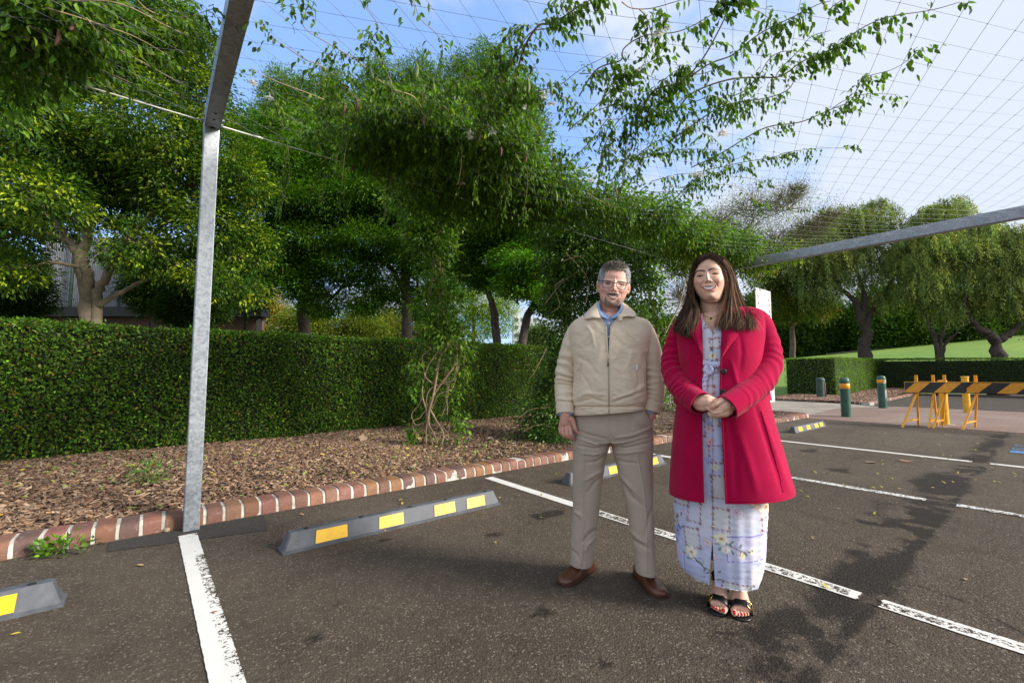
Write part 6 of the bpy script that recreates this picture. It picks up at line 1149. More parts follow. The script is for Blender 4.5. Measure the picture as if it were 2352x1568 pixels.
# ---- glasses
gx = lambda x, y, d: J(1366.6+.0806*x, 585.7+.0806*y, d)
gla = MB()
def lensring(pts, y0, ys):
    P = np.array([gx(x, y, y0+ys*((x-540)/430)**2) for x, y in pts]); P = crv(np.vstack([P, P[:1]]), 50)[:-1]; return P
LL = lensring([(208, 740), (300, 728), (420, 745), (508, 785), (500, 860), (440, 930), (370, 942), (280, 925), (225, 880)], -.128, .02); LR = lensring([(605, 800), (690, 770), (790, 775), (895, 800), (885, 880), (850, 965), (760, 980), (680, 960), (620, 900)], -.128, .02)
for Lq in (LL, LR): gla.tube(np.vstack([Lq, Lq[:2]]), .0022, 8)
gla.tube(crv([gx(500, 800, -.128), gx(555, 795, -.132), gx(610, 805, -.128)], 8), .0024, 8); gla.tube(crv([gx(205, 745, -.112), gx(150, 725, -.10), gx(110, 715, -.07), gx(95, 720, 0.02)], 14), .0026, 8); gla.tube(crv([gx(897, 805, -.112), gx(945, 805, -.10), gx(975, 790, -.07), gx(990, 795, 0.02)], 14), .0026, 8)
go = gla.build('glasses', M['frame_grey'], man, True)
for Lq in (LL, LR):
    c = Lq.mean(0)+np.array([0, -.001, 0]); mb = MB(); mb.add(np.vstack([c, Lq]), [[0, 1+i, 1+(i+1) % 49] for i in range(49)]); mb.build('lens', M['lens'], go, True)
# ---- shirt (chest, collar, cuff)
sr = [((1376, 700), (1428, 702), .01, .070, .07), ((1372, 712), (1432, 714), .01, .085, .08), ((1364, 726), (1440, 727), .0, .10, .09), ((1350, 745), (1455, 745), 0, .118, .10), ((1345, 780), (1460, 780), 0, .130, .11), ((1345, 840), (1460, 840), 0, .138, .115), ((1345, 900), (1460, 900), 0, .135, .115)]
A2 = rings(mf, sr, 60); Z = np.linspace(0, 1, 60); U0 = np.linspace(0, 1, 121); gap = np.interp(Z, [0, .167, .30, .375, 1], [1.1, .72, .3, .012, .012]); an = -math.pi/2+gap[:, None]+(2*math.pi-2*gap[:, None])*U0[None]
shirt = solid('shirt', loft(A2, an), M['shirt'], man, .002)
for (a, b) in [([(1399, 733, -.125), (1381, 714, -.098), (1377, 700, -.07), (1378, 690, -.03), (1380, 686, .02)], [(1379.5, 727, -.125), (1371, 716, -.105), (1371, 703, -.075), (1374, 693, -.03), (1378, 689, .03)]), ([(1400, 733, -.125), (1420, 714, -.098), (1425, 704, -.07), (1426, 696, -.03), (1425, 690, .02)], [(1419, 728, -.125), (1428, 718, -.105), (1431, 708, -.075), (1431, 698, -.03), (1428, 692, .03)])]:
    solid('shirt_collar', patch(mf, a, b, 24, 8, bulge=.006), M['shirt'], shirt, .0025)
for (x, y) in [(1399.5, 742), (1398.2, 773.5), (1397.5, 806)]: btn(mf, x, y, -.140, .0052, 'button_white', shirt)
mb = MB(); P = [J(1298, 940, -.066), J(1298.5, 953.5, -.074)]; mb.tube(crv(P, 4), [.040, .041, .042, .042], 28, False, .9); o = mb.build('shirt_cuff', M['shirt'], shirt, True)
mb = MB(); P = [J(1492, 930, -.004), J(1494.5, 949, -.008)]; mb.tube(crv(P, 4), [.037, .037, .037, .037], 28, False); mb.build('shirt_cuff', M['shirt'], shirt, True)
# ---- jacket
jr = [((1378, 714), (1426, 715), .015, .060, .065), ((1362, 721), (1441, 722), .01, .092, .085), ((1342, 728), (1462, 728), .005, .112, .10), ((1322, 736.5), (1483, 736), 0, .122, .11), ((1312, 748), (1493, 747), 0, .130, .115), ((1308, 770), (1495, 768), 0, .142, .12), ((1312, 800), (1490, 800), 0, .152, .12), ((1318, 830), (1484, 830), 0, .158, .122), ((1319, 870), (1483, 868), 0, .164, .125), ((1315, 905), (1485, 900), 0, .166, .13), ((1315, 928), (1485, 918), 0, .160, .13), ((1318, 936), (1482, 925), 0, .152, .125), ((1318, 940), (1482, 929), 0, .155, .128), ((1318, 951), (1480, 938), 0, .153, .127)]
A3 = rings(mf, jr, 220); nu = 361; U0 = np.linspace(0, 1, nu); zz = np.linspace(0, 1, 220)
g0 = loft(A3, np.full((220, 1), -math.pi/2))[:, 0]; py_ = mf.px(g0)[1]
gl = np.interp(py_, [700, 716, 727, 750, 800, 823, 826, 965], [1376, 1375.5, 1377, 1392.5, 1395.2, 1396.8, 1397.4, 1398.4]); gr_ = np.interp(py_, [700, 716, 727, 750, 800, 823, 826, 965], [1426, 1427, 1422, 1403, 1399.6, 1398.2, 1398.2, 1399.2])
xc = (A3[:, 0]+A3[:, 2])/2; w2 = (A3[:, 2]-A3[:, 0])/2; yf = g0[:, 1]
xl = np.array([mf.pt(a, b, y)[0] for a, b, y in zip(gl, py_, yf)]); xr = np.array([mf.pt(a, b, y)[0] for a, b, y in zip(gr_, py_, yf)])
aR = -np.arccos(np.clip(sgp((xr-xc)/w2, 1/.85), -.99, .99)); aL = -np.arccos(np.clip(sgp((xl-xc)/w2, 1/.85), -.99, .99))+2*math.pi
an = aR[:, None]+(aL-aR)[:, None]*U0[None]; Gj = loft(A3, an); nj = gnormal(Gj); Pj = Gj.reshape(-1, 3); uj, wj = mf.px(Pj)
wr = .0050*fnoise(Pj*np.array([1.6, 1, .7]), 7, 3, 3)+.0034*(1-2*np.abs(fnoise(Pj*np.array([1, 1, 1.6]), 13, 3, 9)))+.0016*fnoise(Pj*np.array([1, 1, 2.2]), 38, 2, 19)*sstep(wj, 840, 900)
def fold(U, W__, pts, wd, a): dd, t = segd(U, W__, pts); return a*np.exp(-(dd/wd)**2)*np.sin(np.pi*np.clip(t*.9+.05, 0, 1))**.5
fs = 0
for pts, wd, a in [([(1330, 790), (1352, 770), (1372, 750)], 5, .004), ([(1333, 805), (1360, 790), (1384, 770)], 5, -.004), ([(1328, 820), (1350, 830), (1380, 870)], 5, -.006), ([(1470, 790), (1450, 770), (1430, 750)], 5, .0045), ([(1470, 806), (1440, 800), (1416, 780)], 5, -.004), ([(1345, 745), (1360, 765), (1366, 800)], 4, .006), ([(1437, 745), (1440, 770), (1445, 800)], 4, -.005),
    ([(1325, 925), (1360, 915), (1395, 925)], 3.5, -.008), ([(1322, 915), (1350, 903), (1390, 908)], 4, .006), ([(1405, 925), (1440, 912), (1478, 900)], 3.5, -.009), ([(1410, 915), (1450, 903), (1480, 885)], 4, .007), ([(1330, 850), (1350, 880), (1360, 905)], 4, -.005), ([(1465, 845), (1470, 880), (1455, 905)], 5, -.007), ([(1410, 830), (1430, 860), (1440, 900)], 6, .005), ([(1380, 800), (1370, 850), (1375, 900)], 6, .005), ([(1450, 810), (1440, 845), (1450, 870)], 5, .005)]:
    fs = fs+fold(uj, wj, pts, wd, a)
fs = fs*(Pj[:, 1] < 0); band = np.interp(wj, [920, 930, 934, 938, 946, 960], [0, 0, -.006, .003, .003, 0]); edge = -.004*np.exp(-((wj-960+(uj-1398)**2*.0012)/2)**2)
ctr = np.exp(-(np.abs(uj-1398)/6)**2); Gj = Gj+nj*((wr*(1-.6*ctr)+fs*(1-.7*ctr)+band)).reshape(220, nu, 1)
jk = solid('jacket', Gj, M['jacket'], man, .004)
mb = MB(); Lz, Rz = Gj[:, -1]-nj[:, -1]*.0, Gj[:, 0]; s0 = int(np.argmax(py_ > 722)); mb.tube(Lz[s0:]+np.array([0, -.002, 0]), .0026, 6); mb.tube(Rz[s0:]+np.array([0, -.002, 0]), .0026, 6); mb.build('placket_edge', M['jacket'], jk, True)
mb = MB(); k0 = int(np.argmax(py_ > 822)); mid_ = (Lz+Rz)/2; mb.tube(mid_[k0:]+np.array([0, -.0035, 0]), .0022, 6); p = mid_[k0]; mb.bar(p+np.array([0, -.007, 0]), p+np.array([-.004, -.009, -.045]), .007, .003, (0, 1, 0.1)); mb.tube(Lz[s0:k0]+np.array([.0025, -.001, 0]), .0013, 5); mb.tube(Rz[s0:k0]+np.array([-.0025, -.001, 0]), .0013, 5); mb.build('zip', M['zip'], jk, True)
def sleeve(fr, path, R, name, mat, parent, wr_=.004, fr0=0, seed=0, nv=220, nu=80, cuff=None, elb=.5, ellv=None, th=.004):
    P = crv(fr.pts(path), nv); Rr = crv(np.array(R)[:, None], nv)[:, 0]; g = tubegrid(P, Rr, nu, ellv); n_ = gnormal(g, True); s_ = np.linspace(0, 1, nv)[:, None]; a = np.linspace(0, 2*math.pi, nu, endpoint=False)[None]; Pv = g.reshape(-1, 3)
    ph = fnoise(Pv, 9, 2, seed).reshape(nv, nu); L_ = np.linalg.norm(np.diff(P, axis=0), axis=1).sum()
    f = np.sin(s_*L_/.040*2*math.pi+ph*7+1.3*np.sin(a+seed))*np.exp(-((s_-elb)/.23)**2)+.55*np.sin(s_*L_/.03*2*math.pi+ph*6+2*np.cos(a*1+seed))*sstep(s_, .62, .8)*(1-sstep(s_, .86, .9))
    dsp = wr_*f*(.55+.45*np.cos(a-seed))+wr_*.9*fnoise(Pv, 8, 3, seed+4).reshape(nv, nu)
    if cuff: dsp = dsp*(1-sstep(s_, cuff-.01, cuff+.01))+.002*sstep(s_, cuff-.004, cuff+.004)-.004*np.exp(-((s_-cuff)/.008)**2)
    g = g+n_*dsp[..., None]; return solid(name, g, mat, parent, th, True), g
sleeve(mf, [(1352, 742, .01), (1330, 753, .01), (1312, 795, .015), (1301, 845, .02), (1297.5, 885, .01), (1297, 920, -.045), (1298.3, 951, -.072)], [.035, .052, .056, .060, .061, .053, .048], 'sleeve', M['jacket'], jk, .0075, seed=1, cuff=.875, elb=.55)
sleeve(mf, [(1454, 742, .01), (1476, 752, .01), (1493, 795, .015), (1502, 845, .025), (1505, 880, .02), (1502, 915, .005), (1494.5, 946, -.012)], [.035, .052, .056, .058, .058, .053, .048], 'sleeve', M['jacket'], jk, .0078, seed=4, cuff=.875, elb=.6)
ob = [([(1380, 729, -.140), (1374, 716, -.115), (1372, 704, -.08), (1373, 695, -.03), (1378, 690, .05), (1400, 686, .085)], [(1362, 731, -.135), (1344, 732, -.12), (1342, 724, -.075), (1352, 711, -.01), (1368, 699, .07), (1400, 694, .11)]), ([(1420, 729, -.140), (1427, 717, -.115), (1431, 707, -.08), (1431, 699, -.03), (1425, 692, .05), (1400, 686, .085)], [(1437, 727, -.135), (1458, 727, -.12), (1461, 720, -.075), (1452, 710, -.01), (1436, 700, .07), (1400, 694, .11)])]
for a, b in ob: solid('jacket_collar', patch(mf, a, b, 40, 14, bulge=.012), M['jacket'], jk, .004)
mb = MB(); P = mf.pts([(1424, 716, -.135), (1422, 725, -.147), (1427, 737, -.150)]); g = patch(mf, [(1419, 722, -.147), (1421, 737, -.151)], [(1429, 720, -.145), (1429.5, 736, -.149)], 8, 4, bulge=.002); solid('collar_tab', g, M['jacket'], jk, .003)
for pts in [[(1338, 832), (1329, 850), (1326, 880), (1330, 908), (1338, 912)], [(1338, 832), (1333, 860), (1333, 890), (1338, 912)], [(1457, 830), (1467, 850), (1471, 880), (1468, 908), (1461, 911)], [(1465, 831), (1475, 855), (1478, 885), (1472, 908)]]:
    P = []
    ui, wi = mf.px(Gj.reshape(-1, 3)); fm = (Gj.reshape(-1, 3)[:, 1] < 0)
    for x, y in [tuple(c) for c in crv(pts, 30)]:
        P.append(Gj.reshape(-1, 3)[np.argmin((ui-x)**2+(wi-y)**2+(~fm)*1e6)]+np.array([0, -.001, 0]))
    mb = MB(); mb.tube(np.array(P), .0019, 5); mb.build('pocket_seam', M['jacket'], jk, True)
lab_ = mf.pt(1463, 843, -.150); j0 = Gj.reshape(-1, 3)[np.argmin((ui-1463)**2+(wi-843)**2+(~fm)*1e6)]; mb = MB(); mb.box((0, 0, 0), (.009, .002, .032), bev=.0006); lo = mb.build('fabric_label', M['button_white'], jk); lo.location = tuple(j0+np.array([0, -.004, 0])); lo.rotation_euler = (0, rad(5), rad(20))
# ---- trousers
def legrows(rows): return rows
yl = mf.ground(1336, 1322)[1]; yr = mf.ground(1482, 1350)[1]
T1 = rings(mf, [((1320, 935), (1484, 932), 0, .118, .118), ((1318, 950), (1489, 948), 0, .122, .122), ((1316, 970), (1498, 968), 0, .125, .13), ((1315, 995), (1501, 992), 0, .125, .135), ((1318, 1012), (1498, 1010), 0, .112, .12)], 60)
def leg(rows, yb): R_ = [((l, pl), (r, pr), yb*t, df, db, .9) for (l, pl, r, pr, t, df, db) in rows]; return rings(mf, R_, 150)
Lg = leg([(1318, 985, 1400, 985, 0, .10, .11), (1315.5, 1015, 1402, 1015, .05, .108, .11), (1315.5, 1060, 1391, 1060, .2, .10, .105), (1315.5, 1110, 1383.5, 1110, .4, .092, .095), (1316, 1160, 1378.5, 1160, .6, .088, .09), (1313, 1210, 1372, 1210, .8, .084, .088), (1310.5, 1255, 1366.5, 1257, .95, .082, .085), (1310, 1290, 1361.5, 1296, 1, .082, .082)], yl)
Rg = leg([(1402, 985, 1499, 985, 0, .10, .11), (1402, 1015, 1501, 1015, .05, .108, .11), (1413, 1060, 1500, 1060, .2, .10, .105), (1426, 1110, 1500.5, 1110, .4, .092, .095), (1437.5, 1160, 1501, 1160, .6, .088, .09), (1445, 1205, 1503, 1208, .8, .084, .088), (1453, 1258, 1504.5, 1260, .95, .082, .085), (1459, 1307, 1508.5, 1315, 1, .082, .082)], yr)
prt = [closedgrid(loft(B_, np.linspace(0, 2*math.pi, 56, endpoint=False)[None])) for B_ in (T1, Lg, Rg)]
V, Q, Nn = remesh(prt, .004, 5, .5); U, W_ = mf.px(V); f_ = sstep(-V[:, 1], -.02, .04); d = .0028*fnoise(V*np.array([1, 1, 1.5]), 7, 3, 2)+.0012*fnoise(V, 25, 2)
for pts, wd, a in [([(1398, 1018), (1370, 1020), (1330, 1008)], 2.6, .006), ([(1396, 1025), (1365, 1030), (1325, 1022)], 2.6, -.006), ([(1394, 1035), (1365, 1044), (1332, 1040)], 3, .005), ([(1392, 1045), (1370, 1060), (1345, 1062)], 3.2, -.005), ([(1402, 1018), (1440, 1014), (1490, 1000)], 2.6, .006), ([(1404, 1026), (1440, 1028), (1490, 1016)], 2.6, -.007), ([(1408, 1040), (1440, 1040), (1480, 1035)], 3, .006), ([(1415, 1055), (1440, 1062), (1470, 1064)], 3, -.005), ([(1395, 1008), (1360, 1000), (1322, 988)], 3, -.005), ([(1410, 1005), (1450, 1000), (1495, 982)], 3, .006),
   ([(1384, 1080), (1365, 1090), (1340, 1105)], 4, .006), ([(1382, 1095), (1366, 1108), (1350, 1130)], 4, -.006), ([(1423, 1090), (1445, 1115), (1475, 1145)], 4, .007), ([(1427, 1105), (1450, 1140), (1480, 1165)], 4, -.007), ([(1320, 1175), (1332, 1182), (1335, 1190)], 3, .008), ([(1372, 1215), (1355, 1225), (1338, 1245)], 4, -.008), ([(1370, 1230), (1350, 1250), (1345, 1265)], 3, .007), ([(1447, 1235), (1470, 1250), (1495, 1262)], 4, -.006), ([(1445, 1215), (1465, 1235), (1480, 1245)], 4, .006), ([(1500, 1165), (1490, 1190), (1483, 1230)], 4, -.007), ([(1312, 1262), (1325, 1272), (1330, 1285)], 3, -.006)]: d = d+fold(U, W_, pts, wd, a*1.25)
for pts in ([(1344, 1030), (1340, 1100), (1339, 1180), (1340, 1260), (1334, 1297)], [(1464, 1045), (1478, 1120), (1486, 1200), (1485, 1312)]): d = d+.0055*np.exp(-(segd(U, W_, pts)[0]/1.7)**2)
d = d-.004*np.exp(-(segd(U, W_, [(1400, 952), (1401, 1000)])[0]/1.2)**2)-.003*np.exp(-(segd(U, W_, [(1400, 1000), (1412, 1008), (1418, 995), (1417, 955)])[0]/1.0)**2)
pk = segd(U, W_, [(1484, 948), (1494, 962), (1499, 985)])[0]; d = d+.010*sstep(-(U-(1484+(W_-948)*.42)), -3, 2)*np.exp(-((W_-965)/20)**2)*(U > 1455)
d = d-.006*np.exp(-(np.hypot(U-1400, (W_-1018)*.8)/5)**2)
V = V+Nn*(d*f_+d*(1-f_)*.5)[:, None]; mesh('trousers', V, Q, mat=M['trouser'], parent=man)
# ---- shoes
def shoe(fr, heel, toe, parent, width=.052, L=None):
    a = fr.ground(*heel); b = fr.ground(*toe); d = b-a; L = np.linalg.norm(d); d /= L; r = np.array([-d[1], d[0], 0.]); root = None
    s_ = np.array([0, .03, .12, .25, .36, .5, .65, .78, .88, .95, .985, 1.0]); w_ = np.array([.018, .028, .034, .036, .037, .041, .048, .050, .044, .034, .021, .0015])*width/.052; h = np.array([.055, .068, .080, .088, .092, .080, .062, .051, .045, .038, .030, .0165])
    S = crv(np.c_[s_, w_, h], 60); a_ = np.linspace(-.15*math.pi, 1.15*math.pi, 36)
    c = sgp(np.cos(a_), .8); s2 = sgp(np.sin(a_), .8); Gd = a+d*(S[:, 0]*L)[:, None, None]+r*(S[:, 1][:, None]*c[None])[..., None]+np.array([0, 0, 1.])*(.016+(S[:, 2]-.016)[:, None]*np.maximum(s2, -.35)[None]*1.0)[..., None]
    Pv = Gd.reshape(-1, 3); t = (Pv-a)@d/L; Gd = Gd-np.array([0, 0, 1.])*(.0022*np.exp(-((t-.62)/.014)**2)+.002*np.exp(-((t-.66)/.012)**2)).reshape(60, 36, 1)
    sh = solid('shoe', Gd[:, ::-1], M['leather_brown'], parent, .003); mb = MB(); n = 50; O = []
    for sgn in (1, -1):
        u = np.linspace(0, 1, n) if sgn > 0 else np.linspace(1, 0, n); ww = np.interp(u, S[:, 0], S[:, 1])+.005; O += [a+d*(x*L+(.004 if x > .5 else -.003))+r*sgn*y for x, y in zip(u, ww)]
    O = np.array(O); m = len(O); tz = np.array([0, 0, 1.]); mb.add(np.vstack([O+tz*.001, O+tz*.014]), [[i, (i+1) % m, m+(i+1) % m, m+i] for i in range(m)]+[list(range(m))[::-1], list(range(m, 2*m))]); mb.build('sole', M['sole'], sh)
    mb = MB()
    for k in (0, 1, 2):
        q = a+d*(L*(.40+.06*k))+tz*(.094-.012*k); mb.tube(crv([q-r*.016, q+tz*.003, q+r*.016], 8), .0017, 5)
    q = a+d*(L*.40)+tz*.093; mb.tube(crv([q, q+r*.025-tz*.02, q+r*.034-tz*.055], 10), .0015, 5); mb.tube(crv([q, q-r*.02+d*.01-tz*.01, q-r*.01+d*.03-tz*.02, q+d*.012], 12), .0015, 5); mb.build('laces', pbr('lace', (.30, .24, .17), .8), sh, True); return sh
shoe(mf, (1362, 1304), (1288, 1346), man); shoe(mf, (1462, 1318), (1524, 1375), man)
mb = MB(); p = X3(545, 1025, -.048); q = X3(548, 1050, -.05); mb.tube([p+np.array([0, 0, .002]), p-np.array([0, 0, .004])], .0108, 20); mb.build('ring', M['gold'], man, True)
# ------------------------------------------------------------------ the woman
wf = Fr(1680, 1392)
wom = empty('person', wf.O, wf.rz, 'smiling woman with long brown hair in a crimson coat over a floral maxi dress', 'person')
def K(px, py, y=0.0): return wf.pt(px, py, y)
hw = [((1625, 698), (1652, 696), -.02, .055, .03, 1), ((1616, 693), (1657, 690), -.015, .078, .05, 1), ((1609, 686), (1661, 682), -.005, .096, .07, 1), ((1601, 676), (1665, 672), 0, .104, .085, .95), ((1595, 664), (1668, 660), 0, .105, .095), ((1591.5, 650), (1668.5, 647), 0, .103, .10), ((1591.5, 637), (1667, 633), 0, .100, .102), ((1593, 623), (1664, 619), 0, .097, .10), ((1598, 609), (1657, 605), 0, .088, .095), ((1607, 598), (1648, 594), 0, .070, .08), ((1619, 591), (1638, 589), 0, .04, .05)]
AW = rings(wf, hw, 60); ang = np.linspace(0, 2*math.pi, 72, endpoint=False)[None]; parts = [closedgrid(loft(AW, ang))]
parts.append(limb([K(1634, 668, .035), K(1637, 700, .02), K(1638, 728, .02), K(1640, 762, .02)], [.062, .060, .066, .10], 26))
parts += [ell(K(1590.5, 652, .015), (.008, .015, .028)), ell(K(1668.5, 648, .015), (.008, .015, .028))]
parts.append(limb([K(1592, 772, .02), K(1640, 755, 0), K(1704, 765, .02)], [.045, .10, .045])); parts.append(limb([K(1640, 762, -.01), K(1640, 850, -.02), K(1645, 950, -.02), K(1650, 1040, 0)], [.115, .13, .14, .13], 28))
parts.append(limb([K(1578, 775, 0), K(1549, 850, -.04), K(1585, 905, -.20), K(1603, 924, -.268)], [.038, .036, .032, .027])); parts.append(limb([K(1732, 778, 0), K(1757, 850, -.04), K(1700, 905, -.20), K(1676, 932, -.268)], [.040, .038, .033, .028]))
# hands, clasped in front of the coat
X5 = lambda x, y, d: K(1550.4+.09154*x, 861.3+.09154*y, d)
parts.append(limb([X5(560, 690, -.262), X5(680, 690, -.275), X5(830, 690, -.285)], [.028, .031, .026]))     # back of the left-side hand
parts.append(limb([X5(600, 770, -.27), X5(700, 790, -.28), X5(780, 800, -.285)], [.022, .021, .016])); parts.append(limb([X5(620, 620, -.27), X5(800, 590, -.28), X5(900, 610, -.28)], [.022, .020, .016]))
for pts, r in [([(860, 560, -.272), (980, 590, -.276), (1090, 640, -.272), (1150, 700, -.262)], .0085), ([(880, 620, -.286), (1000, 660, -.290), (1100, 730, -.275), (1140, 800, -.262)], .0088), ([(860, 690, -.292), (980, 760, -.296), (1060, 840, -.285), (1090, 880, -.268)], .0086), ([(780, 800, -.294), (860, 850, -.302), (930, 895, -.298), (965, 905, -.288)], .0080)]:
    parts.append(limb([X5(*p) for p in pts], [r*1.15, r*1.02, r*.98, r*.8], 16, 22))
parts.append(limb([X5(1340, 760, -.262), X5(1260, 770, -.28), X5(1180, 800, -.29)], [.028, .032, .028])); parts.append(limb([X5(1330, 880, -.268), X5(1230, 930, -.285), X5(1160, 950, -.292)], [.024, .023, .018])); parts.append(limb([X5(1290, 680, -.27), X5(1200, 640, -.285), X5(1150, 650, -.29)], [.023, .020, .016]))
for pts, r in [([(1200, 650, -.300), (1120, 680, -.312), (1020, 730, -.318), (950, 780, -.316), (910, 810, -.308)], .0108), ([(1170, 840, -.306), (1080, 860, -.312), (1010, 880, -.302), (980, 890, -.284)], .0092), ([(1160, 900, -.308), (1060, 935, -.314), (960, 950, -.308), (900, 955, -.288)], .0092), ([(1180, 970, -.302), (1080, 990, -.308), (960, 1000, -.302), (880, 985, -.290), (850, 940, -.282)], .0090), ([(1230, 1005, -.290), (1130, 1022, -.294), (1010, 1030, -.288), (920, 1020, -.276)], .0080)]:
    P = [X5(*p) for p in pts]; parts.append(limb(P, np.interp(np.linspace(0, 1, len(P)), [0, .4, .6, 1], [r*1.12, r, r*1.04, r*.78]), 16, 26))
# legs and feet in heeled sandals
def foot(ank, toe, sgn, yw):
    """ankle and toe given in photo pixels on the ground; returns joints"""
    b = wf.ground(*toe); a = wf.ground(*ank); d = b-a; d[2] = 0; d /= np.linalg.norm(d); r = np.array([-d[1], d[0], 0]); r = r*(1 if r[0] > 0 else -1); return a, b, d, r
FT = []
for (toe, sgn, anx) in (((1646, 1411), -1, (1656, 1340)), ((1705, 1424), 1, (1707, 1352))):
    tp = wf.ground(*toe); d = np.array([0, -1., 0])+np.array([-.16 if sgn < 0 else .05, 0, 0]); d /= np.linalg.norm(d); r = np.array([-d[1], d[0], 0])*1.0
    if r[0] < 0: r = -r
    ank = tp-d*.138+np.array([0, 0, .120]); heel = tp-d*.178+np.array([0, 0, .080]); ball = tp-d*.055+np.array([0, 0, .034])
    FT.append((tp, d, r, ank, heel, ball, sgn))
    parts.append(limb([ank-d*.0+np.array([-.045 if sgn < 0 else 0, -.02, .30]), ank-d*.012+np.array([0, 0, .12]), ank-d*.008, heel+d*.025+np.array([0, 0, .005])], [.056, .040, .034, .030], 22)); parts.append(limb([ank+np.array([0, 0, -.005]), ank+d*.04-np.array([0, 0, .034]), ball-d*.02+np.array([0, 0, .014]), ball], [.034, .031, .027, .021], 22))
    for s_ in (-1, 1): parts.append(limb([ank+d*.025+r*s_*.008-np.array([0, 0, .032]), ball+r*s_*.022+np.array([0, 0, .006])-d*.01, ball+r*s_*.024+d*.008], [.024, .021, .016], 16))
    for k in range(5):
        o = (-.034, -.017, -.001, .013, .026)[k]; rr = (.0125, .0083, .0080, .0076, .0072)[k]; ln = (.052, .050, .044, .036, .026)[k]
        o = o*(-1 if sgn < 0 else 1)*1.0
        q = ball+r*o*1.05+np.array([0, 0, -.004]); e = tp-d*(.052-ln)+r*o*.95; parts.append(limb([q, (q*.45+e*.55)+np.array([0, 0, .008]), e+np.array([0, 0, rr+.013])], [rr*1.1, rr*.92, rr], 14, 20))
hip = [K(1625, 1040, 0), K(1680, 1040, 0)]
for h, f in zip(hip, FT): parts.append(limb([h, (h+f[3])/2+np.array([0, -.02, .12]), f[3]+np.array([0, .01, .26]), f[3]+np.array([0, .008, .1])], [.09, .068, .056, .040], 22))
V, Q, Nn = remesh(parts, .0019, 4, .5); U, W_ = wf.px(V); tl = rad(-8); fr_ = sstep(-V[:, 1], .0, .05)*(W_ < 703)*(np.abs(U-1630) < 48); d = np.zeros(len(V))
for cx, cy, sx, sy, a in [(1624.5, 630, 2.4, 6.5, .006), (1625.3, 637, 3.0, 5, .010), (1626.4, 643.6, 4.0, 3.6, .017), (1619.6, 646.4, 2.7, 2.2, .009), (1633, 645, 2.7, 2.2, .009), (1607.7, 633.6, 7, 4.3, -.008), (1642, 628.6, 7, 4.3, -.008), (1607.7, 631.6, 5.2, 2.0, .006), (1642, 626.6, 5.2, 2.0, .006), (1608, 638.4, 5.4, 2.0, .005), (1642, 633.4, 5.4, 2.0, .005), (1605, 622, 8, 2.4, .003), (1641, 618, 8, 2.4, .003),
   (1602, 649, 8, 7, .011), (1653, 644, 8.5, 7.5, .012), (1629, 661, 13, 3.0, -.001), (1628.6, 656, 9, 2.0, .005), (1630, 666.4, 8, 2.2, .006), (1631, 671.5, 8, 2.0, -.004), (1632, 680, 10, 6, .011), (1633, 690.5, 20, 1.8, -.004), (1626, 608, 20, 8, .002)]:
    d += a*bump(U, W_, cx, cy, sx, sy, tl)
d -= .004*np.exp(-(segd(U, W_, [(1616.5, 645), (1611.5, 653), (1609.5, 661)])[0]/1.5)**2)+.004*np.exp(-(segd(U, W_, [(1636, 642), (1645, 650), (1648.5, 658)])[0]/1.5)**2)
V = V+np.array([0, -1., 0])*(d*fr_)[:, None]
C = np.tile(np.array([.76, .46, .335]), (len(V), 1))*(1+.05*fnoise(V, 60, 3))[:, None]; fc = fr_ > .1
for cx, cy, sx, sy, a in [(1602, 650, 8, 7, .6), (1653, 645, 9, 8, .65), (1627, 643, 5, 5, .35), (1632, 680, 9, 6, .3)]: C = lay(C, a*bump(U, W_, cx, cy, sx, sy), (.62, .26, .20))
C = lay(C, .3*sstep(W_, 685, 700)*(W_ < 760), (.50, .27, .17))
for cx, cy, s_ in ((1607.7, 633.6, -1), (1642, 628.4, 1)): C = eye(C, U, W_, fc, cx, cy, 6.4, tl, s_, (.022, .013, .010), (.52, .42, .37), (.38, .175, .115), (.38, .18, .125))
for pts in ([(1597.0, 628), (1601, 623.4), (1606, 621.3), (1612, 621.3), (1618.4, 622.8)], [(1628.2, 620.2), (1634, 617.4), (1640, 616.4), (1647, 617.5), (1655, 621.2)]):
    dd, t = segd(U, W_, pts); th = np.interp(t, [0, .3, .8, 1], [.7, 1.5, 1.9, 1.9]) if pts[0][0] < 1620 else np.interp(t, [0, .2, .7, 1], [1.9, 1.9, 1.4, .6]); C = lay(C, fc*.95*(1-sstep(dd, th*.75, th*1.2)), (.045, .022, .016))
C = lay(C, fc*.95*crescent(U, W_, 1629.2, 660.0, 18.0, 3.2, 3.6, 7.6, tl, .45), (.52, .10, .10)); C = lay(C, fc*.97*crescent(U, W_, 1629.2, 659.8, 15.8, 3.0, 1.9, 5.2, tl, .35), (.10, .02, .02)); C = lay(C, fc*crescent(U, W_, 1629.2, 659.9, 13.6, 2.2, 1.8, 4.0, tl, .35), (.92, .90, .84)); C = lay(C, fc*.25*(np.abs(((U-1629.3)/3.1) % 1-.5) > .4)*crescent(U, W_, 1629.2, 659.9, 13.6, 2.2, 1.8, 4.0, tl, .3), (.4, .32, .27))
for pts in ([(1616, 646), (1611.5, 651), (1608.5, 658), (1609.5, 663)], [(1636, 643), (1643, 647), (1649, 654), (1649.5, 660)]): C = lay(C, fc*.42*(1-sstep(segd(U, W_, pts)[0], .5, 2.2)), (.40, .17, .12))
C = lay(C, fc*.35*(1-sstep(segd(U, W_, [(1615, 686.5), (1632, 690), (1650, 685)])[0], .6, 2.4)), (.34, .16, .11))
